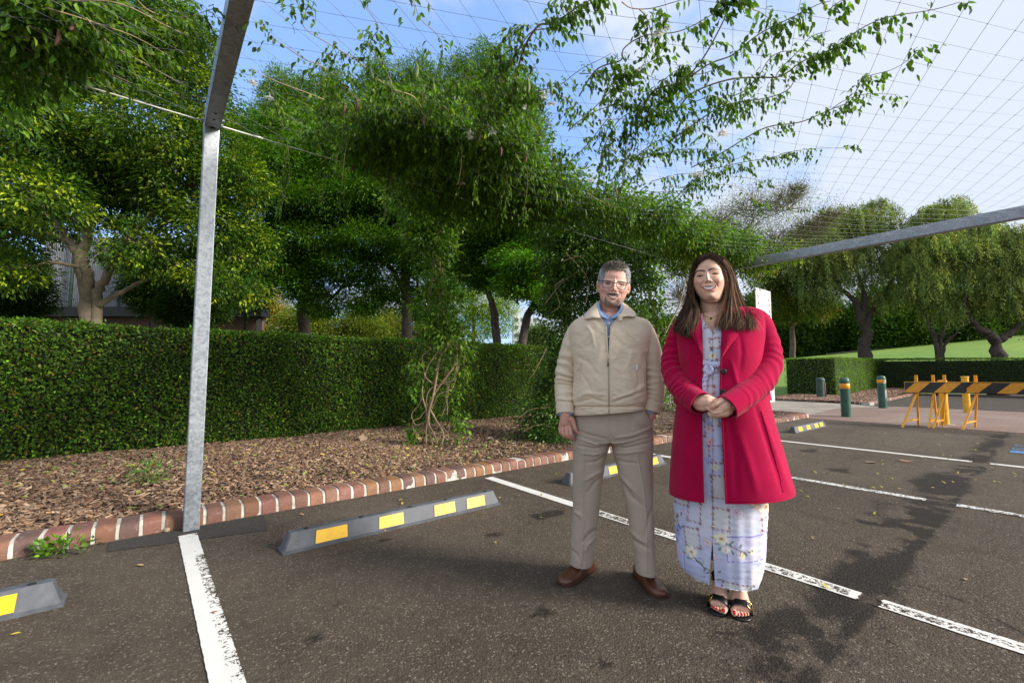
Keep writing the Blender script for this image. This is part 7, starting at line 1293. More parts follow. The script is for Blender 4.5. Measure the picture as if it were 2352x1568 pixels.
C = lay(C, fc*.8*(inell(U, W_, 1621.8, 648.6, 1.9, 1.0, tl)+inell(U, W_, 1631.6, 647.2, 1.9, 1.0, tl)), (.10, .03, .02)); C = lay(C, fc*.6*(inell(U, W_, 1644.6, 637.8, .9, .9)+inell(U, W_, 1651, 675.5, 1, 1)), (.16, .07, .05))
body = mesh('body', V, Q, mat=M['skin'], parent=wom, col=C)
# toenails and sandals
for (tp, dv, r, ank, heel, ball, sgn) in FT:
    tz = np.array([0, 0, 1.]); sd = empty('x', (0, 0, 0)); bpy.data.objects.remove(sd)
    # sole: a curved slab from toe to raised heel
    u = np.linspace(0, 1, 40); cz = np.interp(u, [0, .3, .42, .7, 1], [.010, .010, .016, .048, .066]); cz = np.convolve(np.pad(cz, 3, 'edge'), np.ones(7)/7, 'valid'); ww = np.interp(u, [0, .05, .15, .3, .5, .75, .93, 1], [.010, .030, .042, .046, .034, .029, .030, .018]); c = tp+dv*.012-dv[None]*(u*.200)[:, None]+tz*cz[:, None]
    a_ = np.linspace(-1, 1, 13); top = c[:, None]+r*(ww[:, None]*a_[None])[..., None]; so = solid('sandal_sole', top[:, ::-1] if True else top, M['leather_black'], wom, .011)
    mb = MB(); hb = tp-dv*.168; n = 16
    def hring(z, s0, off): return [hb+dv*(off+.030*s0*math.cos(t))+r*.027*s0*math.sin(t)+tz*z for t in np.linspace(0, 2*math.pi, n, endpoint=False)]
    Vh = hring(.0, .82, .0)+hring(.04, .86, .0)+hring(.056, 1.05, -.004); mb.add(Vh, [[k*n+j, k*n+(j+1) % n, (k+1)*n+(j+1) % n, (k+1)*n+j] for k in range(2) for j in range(n)]+[list(range(n))[::-1], [2*n+j for j in range(n)]]); mb.build('heel', M['leather_black'], so)
    # straps: bands over the toes' base and round the ankle
    def band(cen, rx, rz, ax, wd, name, up, a0, a1, n=40, th=.003):
        t = np.linspace(a0, a1, n); u_ = norm(np.asarray(up)[None])[0]; rim = cen+r*(rx*np.cos(t))[:, None]+u_*(rz*np.sin(t))[:, None]; Gd = np.stack([rim-ax*wd/2, rim-ax*wd/4+u_*.0005, rim+ax*wd/4+u_*.0005, rim+ax*wd/2], 0); return solid(name, Gd, M['leather_black'], wom, -th), rim
    upb = np.array([0, 0, 1.])*.85+dv*.25; s1, rim = band(ball-dv*.004+tz*(-.012), .047, .043, norm((dv*.95-tz*.35)[None])[0], .040, 'toe_strap', upb, -.25, math.pi+.25)
    s2, rim2 = band(ank+dv*.0+tz*.005, .039, .043, norm((tz*.97+dv*.1)[None])[0], .024, 'ankle_strap', norm((dv-tz*.15)[None])[0], 0, 2*math.pi)
    def buckle(pc, ax1, ax2, w_, h_, parent):
        mb = MB(); cs = [pc+ax1*w_/2*a+ax2*h_/2*b for a, b in ((-.75, -1), (.75, -1), (1, -.75), (1, .75), (.75, 1), (-.75, 1), (-1, .75), (-1, -.75))]; mb.tube(np.array(cs+cs[:2]), .0021, 6, False); mb.tube([pc-ax1*w_/2, pc+ax1*w_*.1], .0014, 5); mb.build('buckle', M['gold'], parent, True)
    t_ = 2.45 if sgn < 0 else .69; ub = norm(upb[None])[0]; pc = ball-dv*.004-tz*.012+r*.049*math.cos(t_)+ub*.047*math.sin(t_); tan = norm((r*-math.sin(t_)*.047+ub*math.cos(t_)*.043)[None])[0]; buckle(pc, norm((dv*.95-tz*.35)[None])[0], tan, .042, .034, s1)
    pc = ank+tz*.005+r*sgn*.040-tz*.0; buckle(pc-dv*.0+dv*.012, tz, dv, .034, .028, s2)
    for k in range(5):
        o = (-.034, -.017, -.001, .013, .026)[k]*(-1 if sgn < 0 else 1); rr = (.0125, .0083, .0080, .0076, .0072)[k]; ln = (.052, .050, .044, .036, .026)[k]; e = tp-dv*(.052-ln)+r*o*.95+tz*(rr+.013)
        v_, f_ = ell((0, 0, 0), (rr*.66, rr*.80, rr*.30), 8); Rm = np.stack([r, dv*.8-tz*.55, norm((tz*.85+dv*.52)[None])[0]], 1); mb = MB(); mb.add(v_@Rm.T+e+(tz*.62+dv*.62)*rr*.93, f_); mb.build('toenail', M['nail_red'], wom, True)
# ---- dress
dr_ = [((1607, 722), (1661, 722), .0, .085, .08), ((1588, 738), (1690, 736), -.005, .115, .10), ((1576, 765), (1705, 760), -.01, .145, .11), ((1574, 810), (1712, 800), -.015, .172, .12), ((1578, 850), (1708, 850), -.015, .178, .13), ((1576, 900), (1715, 900), -.015, .190, .14), ((1568, 960), (1728, 960), -.01, .205, .155), ((1558, 1030), (1745, 1030), 0, .205, .17), ((1548, 1100), (1762, 1100), 0, .195, .175), ((1547.5, 1150), (1765, 1150), 0, .19, .175), ((1551, 1210), (1762, 1215), 0, .185, .17), ((1557, 1270), (1758, 1285), .0, .175, .165), ((1566, 1292), (1746, 1332), .0, .160, .155), ((1571, 1296), (1741, 1339), .0, .157, .152)]
nvd, nud = 330, 420; AD = rings(wf, dr_, nvd); Zr = np.linspace(0, 13, nvd); f0 = loft(AD, np.full((nvd, 1), -math.pi/2))[:, 0]; pyd = wf.px(f0)[1]
xcd = (AD[:, 0]+AD[:, 2])/2; wd_ = (AD[:, 2]-AD[:, 0])/2
def angx(px, side): # angle on the front whose screen x is px
    x = np.array([wf.pt(a, b, y)[0] for a, b, y in zip(px, pyd, f0[:, 1])]); a = -np.arccos(np.clip(sgp((x-xcd)/wd_, 1/.85), -.99, .99)); return a
aRd = angx(np.interp(pyd, [700, 722, 738, 762, 768, 1245, 1256, 1300, 1400], [1661, 1660, 1653, 1640, 1637.5, 1636.6, 1637, 1640, 1645]), 1); aLd = angx(np.interp(pyd, [700, 722, 738, 762, 768, 1245, 1256, 1300, 1400], [1607, 1608, 1618, 1635, 1637, 1636.3, 1635, 1631, 1628]), -1)+2*math.pi
Gd = loft(AD, aRd[:, None]+(aLd-aRd)[:, None]*np.linspace(0, 1, nud)[None]); nd = gnormal(Gd); Pd = Gd.reshape(-1, 3); ud, wdy = wf.px(Pd)
a_s = np.arctan2(Pd[:, 1], Pd[:, 0]-.02); fl = .0035*np.sin(a_s*17+3*fnoise(Pd*np.array([1, 1, .15]), 5, 2))*sstep(wdy, 880, 1000)*(1-.6*sstep(wdy, 1050, 1200))+.005*fnoise(Pd*np.array([1, 1, .35]), 6, 3, 2)*sstep(wdy, 760, 900)+.002*fnoise(Pd*np.array([.6, 1, 2.5]), 26, 2, 2)
Gd = Gd+nd*fl.reshape(nvd, nud, 1); Pd = Gd.reshape(-1, 3)
# printed pattern of the cloth, laid out on its front plane (metres)
ox = wf.pt(1637, 1300, -.18); X_ = (Pd[:, 0]-ox[0]); Z_ = Pd[:, 2]-ox[2]; bk = Pd[:, 1] > .0; X_ = np.where(bk, X_+1.7, X_); S_ = 1/448.
def ux(px): return (px-1637)*S_*1.02
def uz(py): return (1300-py)*S_*1.0
c0 = np.array([.56, .60, .78]); C = np.tile(c0, (len(Pd), 1)); nn = fnoise(np.stack([X_, Z_, 0*X_], 1), 5, 3, 7); C = lay(C, sstep(nn, -.05, .35)*.85, (.68, .69, .79)); C = lay(C, sstep(-nn, .15, .45)*.6, (.52, .56, .85))
rgd = np.random.default_rng(77)
def rect(cx, cy, w_, h_, rot, col, fill=None, wd=.0042, dots=True):
    global C
    c, s_ = math.cos(rot), math.sin(rot); a = (X_-cx)*c+(Z_-cy)*s_; b = -(X_-cx)*s_+(Z_-cy)*c; sd = np.maximum(np.abs(a)-w_/2, np.abs(b)-h_/2)
    if fill is not None: C = lay(C, (1-sstep(sd, -.002, .001))*.8, fill)
    wob = .0022*np.sin(a*420)*np.sin(b*400) if dots else 0; m = 1-sstep(np.abs(sd+wob), wd*.55, wd*1.1); cut = (.55+.45*np.sign(np.sin(a*300+b*260))) if dots else (np.sin(a*260)+np.sin(b*260) > -1.2)*1.
    crn = np.exp(-((np.abs(a)-w_/2)/.009)**2-((np.abs(b)-h_/2)/.009)**2)*dots; C = lay(C, np.clip(m*cut*.85+crn*.75*(np.sin(a*500)*np.cos(b*450) > -.3), 0, 1), col)
MR = (.27, .055, .06)
for (px, py, w_, h_, rt) in [(1604, 1193, 26, 44, -.06), (1655, 1133, 30, 46, .04), (1577, 1160, 30, 50, .05), (1656, 1200, 30, 44, -.04), (1598, 1250, 30, 40, .1), (1748, 1211, 34, 26, 0), (1555, 1140, 18, 50, 0), (1680, 1346, 56, 26, -.15), (1614, 1095, 18, 34, 0), (1596, 1060, 24, 40, 0), (1650, 1065, 26, 36, .03), (1620, 1010, 22, 36, 0), (1648, 990, 20, 30, .1), (1622, 900, 20, 30, -.1), (1650, 880, 20, 26, .1), (1618, 790, 20, 26, .1), (1648, 780, 20, 30, -.1), (1655, 830, 18, 22, .1), (1604, 830, 20, 24, 0), (1640, 935, 24, 26, 0), (1560, 1230, 16, 34, 0), (1730, 1150, 30, 36, .02)]: rect(ux(px), uz(py), w_*S_, h_*S_, rt, MR, (.70, .69, .70) if rgd.random() < .6 else None)
rect(ux(1703), uz(1258), 80*S_, 52*S_, .06, (.16, .14, .48), (.64, .62, .86), .0032, False); rect(ux(1600), uz(1310), 40*S_, 40*S_, .02, (.30, .28, .62), None, .0022, False); rect(ux(1720), uz(1318), 26*S_, 40*S_, .02, (.6, .5, .6), (.86, .74, .72), .001, False)
def bloom(px, py, R_, npet, inner, outer, core, rot=0, edge=None):
    global C
    dx = X_-ux(px); dz = Z_-uz(py); r_ = np.hypot(dx, dz)/(R_*S_); t = np.arctan2(dz, dx)+rot; pet = .62+.38*np.abs(np.cos(t*npet/2))**.7; m = 1-sstep(r_/pet, .88, 1.05); f = np.clip(r_/pet, 0, 1)[:, None]; col = np.array(inner)*(1-f)+np.array(outer)*f; C = C*(1-m[:, None])+col*m[:, None]
    ed = edge or tuple(np.array(outer)*.55); C = lay(C, (np.exp(-((r_/pet-.95)/.10)**2)*.55+(np.abs(np.cos(t*npet/2)) < .22)*m*.45), ed); C = lay(C, 1-sstep(r_, .15, .26), core)
def leafp(px, py, L_, rot, col=(.06, .16, .07)):
    global C
    dx = X_-ux(px); dz = Z_-uz(py); c, s_ = math.cos(rot), math.sin(rot); a = (dx*c+dz*s_)/(L_*S_); b = (-dx*s_+dz*c)/(L_*S_); m = 1-sstep(np.abs(b)-.32*np.sqrt(np.clip(1-(a)**2, 0, 1)), -.05, .06); m = m*(np.abs(a) < 1); C = lay(C, m*.95, col); C = lay(C, m*(np.abs(b) < .1)*.6, (.28, .42, .25))
def stem(pts, col=(.20, .13, .10), wd=.0022):
    global C
    C = lay(C, 1-sstep(segd(X_, Z_, [(ux(a), uz(b)) for a, b in pts])[0], wd*.6, wd*1.3), col)
for (px, py, R_) in [(1561, 1165, 4.5), (1568, 1170, 4.5), (1574, 1163, 4), (1566, 1158, 4), (1580, 1200, 4), (1587, 1196, 4.5), (1584, 1208, 4.2), (1592, 1203, 4), (1572, 1176, 4), (1556, 1172, 4), (1735, 1300, 4), (1745, 1250, 5), (1752, 1232, 5), (1750, 1270, 4), (1640, 1275, 5), (1646, 1283, 5), (1565, 1285, 5), (1575, 1294, 5), (1556, 1275, 5)]: bloom(px, py, R_, 5, (.82, .74, .86), (.72, .60, .80), (.35, .18, .35), edge=(.36, .24, .44))
for (px, py) in [(1560, 1245), (1568, 1255), (1558, 1262), (1570, 1240), (1564, 1270), (1636, 1078), (1640, 1000)]: bloom(px, py, 6, 6, (.60, .66, .92), (.25, .33, .78), (.12, .16, .5), .4, (.16, .22, .6))
bloom(1685, 1183, 15, 12, (.72, .62, .72), (.80, .76, .82), (.40, .20, .34), edge=(.42, .34, .46)); bloom(1685, 1183, 8.5, 9, (.62, .50, .62), (.80, .70, .80), (.42, .22, .36), .3, (.40, .28, .42)); bloom(1628, 1252, 9, 10, (.72, .55, .66), (.80, .68, .76), (.40, .15, .25), edge=(.45, .26, .36))
bloom(1722, 1163, 13, 5, (.86, .50, .22), (.90, .84, .76), (.55, .22, .06), .3, (.60, .28, .10)); bloom(1740, 1176, 17, 6, (.88, .70, .50), (.92, .89, .84), (.55, .26, .08), .9, (.62, .34, .16)); bloom(1703, 1153, 7, 6, (.72, .55, .80), (.62, .50, .80), (.3, .15, .4))
bloom(1655, 1240, 15, 6, (.92, .82, .58), (.92, .90, .82), (.62, .25, .05), .2, (.62, .56, .42)); bloom(1596, 1281, 14, 6, (.92, .82, .58), (.92, .90, .82), (.62, .25, .05), .7, (.62, .56, .42)); bloom(1693, 1271, 9, 5, (.90, .84, .66), (.90, .87, .76), (.7, .5, .2), .1, (.66, .6, .46)); bloom(1712, 1262, 9, 5, (.90, .86, .72), (.90, .88, .80), (.7, .5, .2), .9, (.66, .6, .46)); bloom(1662, 1262, 9, 5, (.92, .88, .80), (.90, .86, .80), (.6, .4, .2))
for (px, py, L_, rt) in [(1646, 1252, 6, .3), (1651, 1262, 5.5, 1.3), (1674, 1246, 6, .7), (1690, 1252, 6, 1.2), (1675, 1266, 6, 1.9), (1698, 1268, 6, -.9), (1668, 1250, 6, -.3), (1590, 1297, 6, .1), (1607, 1297, 6, -.8), (1614, 1300, 6, -.6), (1622, 1310, 6, 1.1), (1581, 1289, 5, .3), (1558, 1216, 5, -.9), (1565, 1219, 5, 1.2), (1577, 1206, 5, 1.5), (1560, 1230, 6, 0), (1628, 1316, 5, .5), (1650, 1310, 5, 1), (1647, 1328, 5, .4), (1706, 1342, 5, .8), (1714, 1350, 5, -.6), (1712, 1338, 5, 2), (1634, 972, 6, 1.9), (1640, 945, 5, 2.2), (1628, 880, 5, .8), (1650, 845, 5, .4)]: leafp(px, py, L_, rt)
stem([(1668, 1252), (1682, 1258), (1700, 1266), (1712, 1260)]); stem([(1600, 1290), (1618, 1306), (1636, 1312)]); stem([(1566, 1222), (1574, 1240), (1580, 1232)], (.10, .18, .20)); stem([(1558, 1228), (1574, 1238)], (.10, .18, .20)); stem([(1690, 1262), (1688, 1272)])
bloom(1640, 1040, 8, 7, (.75, .25, .32), (.85, .60, .66), (.4, .1, .12), .2, (.5, .15, .2)); bloom(1638, 1012, 7, 6, (.75, .3, .36), (.86, .66, .72), (.4, .1, .12)); bloom(1650, 858, 8, 6, (.86, .74, .5), (.88, .84, .74), (.5, .25, .1)); bloom(1648, 1092, 8, 7, (.78, .74, .52), (.84, .82, .70), (.4, .4, .1)); bloom(1622, 800, 6, 6, (.70, .5, .72), (.78, .66, .84), (.3, .12, .3))
seam = 1-sstep(np.abs(ud-1637)*(~bk)+99*bk, .6, 1.3); C = lay(C, seam*.35, (.30, .32, .5))
dress = solid('dress', Gd, M['dress'], wom, .003, col=np.clip(C, .01, .95))
k_front = lambda x, y: Pd[np.argmin((ud-x)**2+(wdy-y)**2+(Pd[:, 1] > 0)*1e6)]
for y in [765, 778, 796, 815, 833, 851, 868, 885, 903, 920, 988, 1008, 1030, 1055, 1080, 1100, 1125, 1150, 1180, 1207, 1233]:
    c = k_front(1637.5, y); mb = MB(); mb.lathe([(.0001, 0), (.0042, .001), (.0048, .003), (.003, .006), (.0001, .0068)], c+np.array([0, -.001, 0]), 10, np.array([[1, 0, 0], [0, 0, -1], [0, 1, 0]])); mb.build('button', M['gold'], dress, True)
# little stand collar of the dress and the tied belt
for a, b in (([(1613, 719, -.070), (1617, 738, -.112), (1636, 760, -.150)], [(1607, 724, -.088), (1611, 742, -.125), (1629, 763, -.155)]), ([(1660, 719, -.070), (1655, 738, -.112), (1638, 760, -.150)], [(1665, 724, -.088), (1662, 740, -.125), (1646, 762, -.155)])):
    solid('dress_collar', patch(wf, a, b, 20, 5, bulge=.004), M['dress'], dress, .002, col=np.tile([.74, .75, .86], (100, 1)))
for pts, w0 in (([(1612, 833, -.192), (1626, 836, -.202), (1640, 838, -.204), (1657, 836, -.198)], .016), ([(1624, 838, -.206), (1619, 850, -.212), (1628, 858, -.212), (1636, 850, -.212), (1630, 840, -.208)], .010), ([(1628, 842, -.208), (1620, 870, -.212), (1618, 900, -.215), (1624, 922, -.220)], .013)):
    c = crv(wf.pts(pts), 30); T_ = norm(np.gradient(c, axis=0)); S = norm(np.cross(T_, np.array([0, -1., 0]))); g = np.stack([c+S*w0*k+np.array([0, -1, 0])*.005*math.cos(k*2.5) for k in (-1, -.5, 0, .5, 1)], 1); cc2 = np.tile([.62, .66, .86], (150, 1)); cc2[::7] = [.3, .1, .12]; cc2[3::11] = [.3, .36, .7]; solid('belt_tie', g, M['dress'], dress, .002, col=cc2)
# ---- coat
cr_ = [((1596, 716), (1683, 702), .02, .080, .085), ((1578, 722), (1712, 706), .015, .108, .10), ((1563, 731), (1742, 711), .01, .125, .11), ((1555, 748), (1757, 728), .005, .142, .12), ((1554, 785), (1760, 765), -.005, .172, .125), ((1558, 825), (1756, 812), -.01, .192, .13), ((1561, 860), (1754, 855), -.01, .202, .14), ((1557, 900), (1762, 893), -.01, .215, .15), ((1552, 945), (1772, 938), -.01, .228, .165), ((1546, 1000), (1786, 990), 0, .240, .185), ((1541, 1060), (1805, 1055), 0, .25, .20), ((1538, 1110), (1822, 1112), 0, .26, .215), ((1538, 1124), (1826, 1127), 0, .262, .217)]
nvc, nuc = 300, 401; AC = rings(wf, cr_, nvc); fc0 = loft(AC, np.full((nvc, 1), -math.pi/2))[:, 0]; pyc = wf.px(fc0)[1]; xcc = (AC[:, 0]+AC[:, 2])/2; wcc = (AC[:, 2]-AC[:, 0])/2
def angc(px):
    x = np.array([wf.pt(a, b, y)[0] for a, b, y in zip(px, pyc, fc0[:, 1])]); return -np.arccos(np.clip(sgp((x-xcc)/wcc, 1/.85), -.985, .985))
aRc = angc(np.interp(pyc, [700, 735, 755, 800, 900, 976, 1060, 1160], [1668, 1661, 1659, 1656.5, 1654, 1659, 1663, 1667.5])); aLc = angc(np.interp(pyc, [700, 722, 760, 826, 943, 1050, 1160], [1604, 1608, 1611.5, 1613, 1611, 1613, 1616]))+2*math.pi
Gc = loft(AC, aRc[:, None]+(aLc-aRc)[:, None]*np.linspace(0, 1, nuc)[None]); nc_ = gnormal(Gc); Pc = Gc.reshape(-1, 3); uc, wc = wf.px(Pc); fold_ = .003*fnoise(Pc*np.array([1, 1, .4]), 6, 3, 5)
for pts, wd, a in [([(1735, 930), (1765, 1020), (1798, 1130)], 6, -.006), ([(1746, 935), (1782, 1040), (1815, 1130)], 6, .005), ([(1700, 1000), (1720, 1060), (1740, 1130)], 10, .005), ([(1580, 960), (1572, 1040), (1570, 1110)], 8, .004), ([(1680, 830), (1690, 870), (1700, 900)], 6, .005), ([(1700, 770), (1705, 810), (1700, 850)], 6, -.004), ([(1585, 790), (1582, 830), (1590, 880)], 5, .004), ([(1675, 960), (1690, 1040), (1692, 1130)], 8, -.004)]: fold_ = fold_+fold(uc, wc, pts, wd, a)*(Pc[:, 1] < 0.02)
hemb = .0025*np.exp(-((np.arange(nvc)/nvc-.965)/.006)**2)*-1; Gc = Gc+nc_*fold_.reshape(nvc, nuc, 1)+nc_*hemb[:, None, None]
def seamline(Gq, uq, wq, front, pts, r, name, mat, parent, off=.001):
    Pq = Gq.reshape(-1, 3); L_ = []
    for x, y in crv(pts, 40): L_.append(Pq[np.argmin((uq-x)**2+(wq-y)**2+(~front)*1e6)]+np.array([0, -off, 0]))
    L_ = np.array(L_); L_[1:-1] = (L_[:-2]+L_[1:-1]+L_[2:])/3; mb = MB(); mb.tube(L_, r, 5); return mb.build(name, M[mat], parent, True)
coat = solid('coat', Gc, M['coat'], wom, .007)
mb = MB(); mb.tube(Gc[:, 0]+np.array([.001, .001, 0]), .0042, 7); mb.tube(Gc[:, -1]+np.array([-.001, .001, 0]), .0042, 7); mb.build('front_edge', M['coat'], coat, True)
fcm = Pc[:, 1] < .0; seamline(Gc, uc, wc, fcm, [(1748, 945), (1768, 1010), (1790, 1085), (1800, 1130)], .0022, 'panel_seam', 'coat', coat, 0)
sleeve(wf, [(1590, 738, .0), (1568, 752, .005), (1549, 795, -.005), (1545, 842, -.045), (1556, 880, -.13), (1583, 908, -.215), (1610, 927, -.275)], [.035, .052, .054, .058, .058, .055, .058], 'sleeve', M['coat'], coat, .0042, seed=2, elb=.52, th=.006)
sleeve(wf, [(1712, 722, .0), (1738, 738, .005), (1760, 790, -.01), (1763, 838, -.05), (1742, 880, -.13), (1705, 912, -.22), (1668, 936, -.285)], [.038, .060, .062, .064, .062, .058, .058], 'sleeve', M['coat'], coat, .0046, seed=5, elb=.52, th=.006)
for a, b, bl_ in (([(1604, 712, -.07), (1608, 724, -.10), (1611, 760, -.170), (1613, 800, -.196), (1614, 815, -.200)], [(1594, 708, -.05), (1589, 726, -.10), (1581, 755, -.160), (1598, 785, -.190), (1612, 815, -.203)], .010), ([(1668, 708, -.07), (1662, 730, -.11), (1659, 760, -.170), (1657, 800, -.196), (1657, 818, -.202)], [(1686, 706, -.05), (1694, 738, -.11), (1696, 767, -.160), (1676, 795, -.192), (1659, 820, -.205)], .010)):
    solid('lapel', patch(wf, a, b, 40, 14, yoff=0, bulge=bl_)+np.array([0, -.008, 0]), M['coat'], coat, .006)
def flap(pts_t, pts_b, name): return solid(name, patch(wf, pts_t, pts_b, 16, 6, bulge=.004), M['coat'], coat, .006)
flap([(1738, 893, -.13), (1757, 893, -.09), (1767, 893, -.03)], [(1731, 921, -.165), (1757, 921, -.12), (1774, 919, -.035)], 'pocket_flap'); flap([(1560, 905, -.12), (1552, 903, -.08), (1548, 900, -.03)], [(1566, 930, -.145), (1554, 929, -.10), (1546, 925, -.04)], 'pocket_flap')
pf = Pc[np.argmin((uc-1662)**2+(wc-853)**2+(~fcm)*1e6)]; mb = MB(); R_ = np.array([[1, 0, 0], [0, 0, -1], [0, 1, 0]]); mb.lathe([(.0001, 0), (.0125, .001), (.0135, .004), (.0115, .0065), (.006, .005), (.0001, .005)], pf+np.array([0, -.004, 0]), 20, R_); mb.build('coat_button', M['leather_black'], coat, True)
pf = Pc[np.argmin((uc-1660)**2+(wc-899)**2+(~fcm)*1e6)]; mb = MB(); mb.lathe([(.0001, 0), (.0125, .001), (.0135, .004), (.0115, .0065), (.006, .005), (.0001, .005)], pf+np.array([0, -.004, 0]), 20, R_); mb.build('coat_button', M['leather_black'], coat, True)
mb = MB(); c = Pc[np.argmin((uc-1598)**2+(wc-872)**2+(~fcm)*1e6)]; mb.bar(c+np.array([-.013, -.002, 0]), c+np.array([.013, -.002, 0]), .003, .004); mb.build('buttonhole', M['leather_black'], coat)
# ---- necklace, earring, ring
mb = MB(); nk = wf.pts([(1614, 716, -.050), (1617, 723, -.078), (1624, 727.5, -.098), (1632.5, 729, -.107), (1640, 727, -.104), (1648, 722.5, -.090), (1654, 716, -.060)]); mb.tube(crv(nk, 30), .0010, 5); nck = mb.build('necklace', M['gold'], wom, True)
c = K(1633, 731, -.111); mb = MB()
for a in range(4): t = math.pi/4+a*math.pi/2; mb.lathe([(.0001, 0), (.0048, 0), (.0048, .002), (.0001, .002)], c+np.array([.0042*math.cos(t), 0, .0042*math.sin(t)]), 12, R_)
mb.build('pendant', M['gold'], nck); mb = MB()
for a in range(4): t = math.pi/4+a*math.pi/2; mb.lathe([(.0001, 0), (.0034, 0), (.0034, .0012), (.0001, .0012)], c+np.array([.0036*math.cos(t), -.0018, .0036*math.sin(t)]), 12, R_)
mb.build('pendant_stone', M['leather_black'], nck)
mb = MB(); v_, f_ = ell(K(1592.5, 670, -.018), (.0042, .0042, .0042), 8); mb.add(v_, f_); mb.build('earring', M['button_white'], wom, True)
# ---- long hair: dark body plus many strands falling from a parting
rg = np.random.default_rng(303)
part = [(1622, 600, -.060), (1625, 592, -.03), (1629, 588, .0), (1634, 590, .05)]
def side(s, lay_, left):
    """guide curve of one strand; s 0 = beside the face, 1 = outer silhouette; lay_ 0 front .. 1 back"""
    if left:
        inn = [(1621, 594, -.070), (1604, 608, -.082), (1595, 628, -.062), (1592, 655, -.048), (1592, 682, -.045), (1604, 706, -.085), (1606, 728, -.125), (1600, 752, -.165), (1594, 776, -.180)]
        out = [(1624, 589, -.02), (1603, 596, .0), (1590, 615, .01), (1584, 645, .01), (1580, 678, .0), (1572, 708, -.03), (1562, 728, -.085), (1554, 745, -.120), (1552, 762, -.140)]
    else:
        inn = [(1625, 593, -.070), (1646, 602, -.084), (1661, 618, -.070), (1668, 645, -.058), (1668, 678, -.052), (1662, 704, -.088), (1657, 722, -.125), (1651, 742, -.160), (1648, 756, -.172)]
        out = [(1632, 586, -.02), (1656, 588, .0), (1676, 606, .01), (1689, 638, .01), (1698, 670, .0), (1710, 696, -.03), (1724, 716, -.085), (1735, 738, -.125), (1738, 758, -.145)]
    a = wf.pts(inn); b = wf.pts(out); m = a*(1-s)+b*s; n = len(m); bulge = np.sin(np.pi*np.clip(np.linspace(0, 1, n)*1.25, 0, 1)); m[:, 1] -= .030*math.sin(math.pi*min(s*1.1, 1))*np.linspace(.3, 1, n)*(1-lay_); m[:, 1] += lay_*.085*np.linspace(1.0, .8, n)*(1 if s > .25 else s*4); return m
def hairset(n, left, lays, w_, pal, jit, seed):
    r_ = np.random.default_rng(seed); Cv = []; Cc = []
    for i in range(n):
        s = r_.random()**.85; l = lays[0]+(lays[1]-lays[0])*r_.random(); g = side(s, l, left); L_ = r_.uniform(.74, 1.02) if r_.random() < .45 else r_.uniform(.92, 1.02); u = np.linspace(0, 1, 20)*L_; g = crv(g, 60); u = np.clip(u, 0, 1.0); k = u*59; i0 = np.minimum(k.astype(int), 58); f = (k-i0)[:, None]; c = g[i0]*(1-f)+g[i0+1]*f
        t = np.linspace(0, 1, 20)[:, None]; ph = round(s*9)/9*20; c = c+jit*np.concatenate([np.sin(t*5+ph+l*3)*t, np.cos(t*4+ph)*t, 0*t], 1)+r_.normal(0, .0022, 3)*(t+.4)+r_.normal(0, .008, 3)*t**3; c[:, 2] -= .004*r_.random()*t[:, 0]
        Cv.append(c); clump = .5+.5*math.sin(s*33+l*4); base = np.array(pal[0])*(1-clump)+np.array(pal[1])*clump; base = base*math.exp(r_.normal(0, .28)); Cc.append(base)
    return np.array(Cv), np.array(Cc)
sets = [hairset(2900, True, (0, .35), .0022, [(.038, .020, .012), (.13, .070, .038)], .012, 1), hairset(700, True, (.35, 1), .002, [(.014, .008, .006), (.03, .017, .011)], .006, 2), hairset(3800, False, (0, .35), .0022, [(.055, .029, .017), (.24, .13, .070)], .012, 3), hairset(900, False, (.35, 1), .002, [(.016, .009, .007), (.04, .022, .014)], .006, 4)]  # deep layers darker, right side lighter: shading put into the strand colours
Cv = np.concatenate([a for a, b in sets]); Cc = np.concatenate([b for a, b in sets])
# hair body under the strands, coloured dark for occlusion: cap and curtains
gs = []
hs = AW[20:].copy(); hs[:, 0] -= .008; hs[:, 2] += .008; hs[:, 5] += .005; hs[:, 6] += .012; hs[:, 1] += np.linspace(0, .008, len(hs)); hs[:, 3] += np.linspace(0, .008, len(hs)); Hc = loft(hs, np.linspace(0, 2*math.pi, 90, endpoint=False)[None])
Hv = Hc.reshape(-1, 3); uh, wh = wf.px(Hv); hl_ = np.interp(uh, [1590, 1596, 1600, 1606, 1616, 1626, 1640, 1652, 1661, 1666, 1672], [640, 626, 614, 604, 597.5, 595, 595.5, 602, 613, 630, 645]); okh = ((wh < hl_) | (Hv[:, 1] > -.005)); qh = gridq(*Hc.shape[:2], True); qh = qh[okh[qh].all(1)]
hair2 = mesh('hair', Hv, qh, mat=M['hair'], parent=wom, col=np.tile([.030, .017, .011], (len(Hv), 1)))
Hn = gnormal(Hc, True).reshape(-1, 3); ih = rg.choice(np.flatnonzero(okh & (wh < 640)), 4200); cs_ = []
for i in ih:
    p = Hv[i]; sgn = (1 if uh[i] > 1627+rg.normal(0, 2.5) else -1); n_ = Hn[i]; t1 = np.array([sgn*1.0, -.18, -.28]); t1 = t1-n_*(t1@n_); t1 /= np.linalg.norm(t1); cs_.append([p+n_*.001, p+t1*.012+n_*.003, p+t1*.026+n_*.0022-np.array([0, 0, .002]), p+t1*.040-n_*.001-np.array([0, 0, .006])])
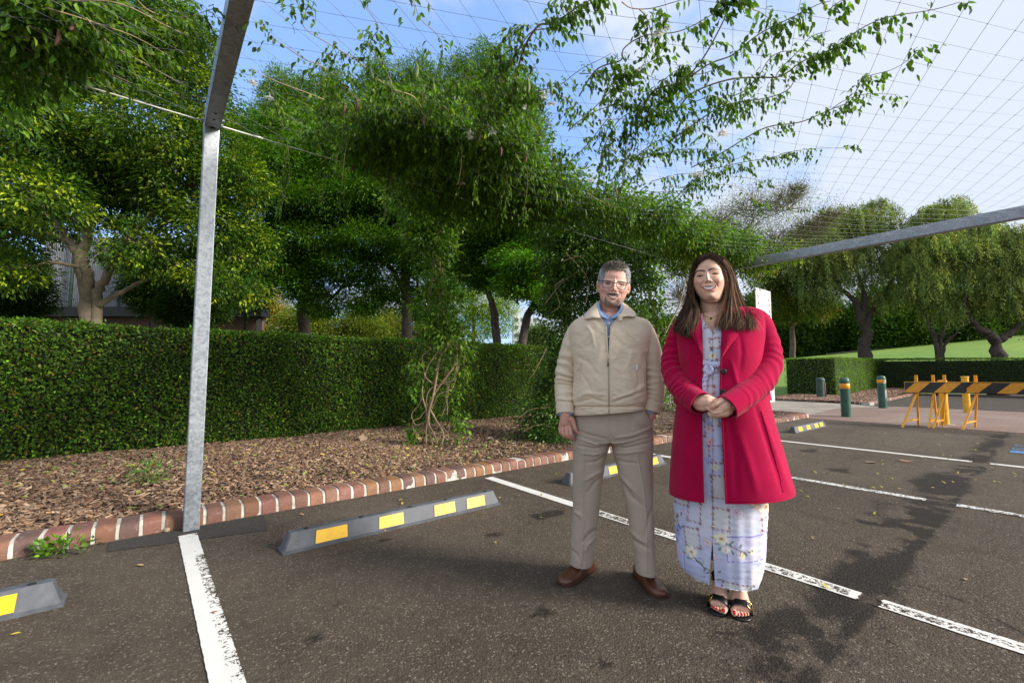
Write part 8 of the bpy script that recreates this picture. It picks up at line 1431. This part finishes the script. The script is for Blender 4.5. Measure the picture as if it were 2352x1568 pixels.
cs_ = np.array(cs_); uu = uh[ih]; cc_ = np.where(np.sin(uu*.9+wh[ih]*.3)[:, None] > .2, [.10, .055, .033], [.038, .021, .014])*np.exp(rg.normal(0, .3, len(ih)))[:, None]; strands('hair_crown', None, cs_, .0020, cc_, hair2, rg=rg)
for left in (True, False):
    g = np.array([crv(side(s, .22, left), 30)[:28] for s in np.linspace(.06, .94, 16)]); g[..., 1] += .012
    solid('hair_curtain', g.transpose(1, 0, 2), M['hair'], hair2, .006, col=np.tile([.020, .012, .008], (28*16, 1)))
    g = np.array([crv(side(s, .95, left), 30)[:26] for s in np.linspace(.3, 1, 12)]); solid('hair_curtain', g.transpose(1, 0, 2), M['hair'], hair2, .006, col=np.tile([.014, .009, .007], (26*12, 1)))
strands('hair_strands', None, Cv, .0017, Cc, hair2, rg=rg)
gb = crv([K(1588, 640, .10), K(1586, 690, .10), K(1580, 735, .085)], 24); gb2 = crv([K(1672, 630, .10), K(1680, 690, .10), K(1700, 730, .085)], 24); tt_ = np.linspace(0, 1, 20)[None, :, None]; solid('hair_curtain', (gb[:, None]*(1-tt_)+gb2[:, None]*tt_)+np.array([0, .02, 0])*np.sin(np.pi*tt_), M['hair'], hair2, .006, col=np.tile([.012, .008, .006], (480, 1)))
# flyaways over the shoulders
fl_ = []
for k in range(46):
    a = K(rg.uniform(1695, 1722), rg.uniform(700, 722), -.08); b = K(rg.uniform(1725, 1768), rg.uniform(712, 742), rg.uniform(-.13, -.09)); m = (a+b)/2+np.array([0, -.01, rg.uniform(0, .018)]); fl_.append(crv([a, m, b], 12))
for k in range(14):
    a = K(rg.uniform(1572, 1582), rg.uniform(690, 715), -.04); b = K(rg.uniform(1548, 1570), rg.uniform(735, 765), -.11); fl_.append(crv([a, (a+b)/2+[-.006, -.01, 0], b], 12))
for a_, b_ in ((0, 46), (46, 60)): strands('flyaway_strands', None, np.array(fl_[a_:b_]), .0011, np.tile([.05, .028, .018], (b_-a_, 1)), hair2, rg=rg)
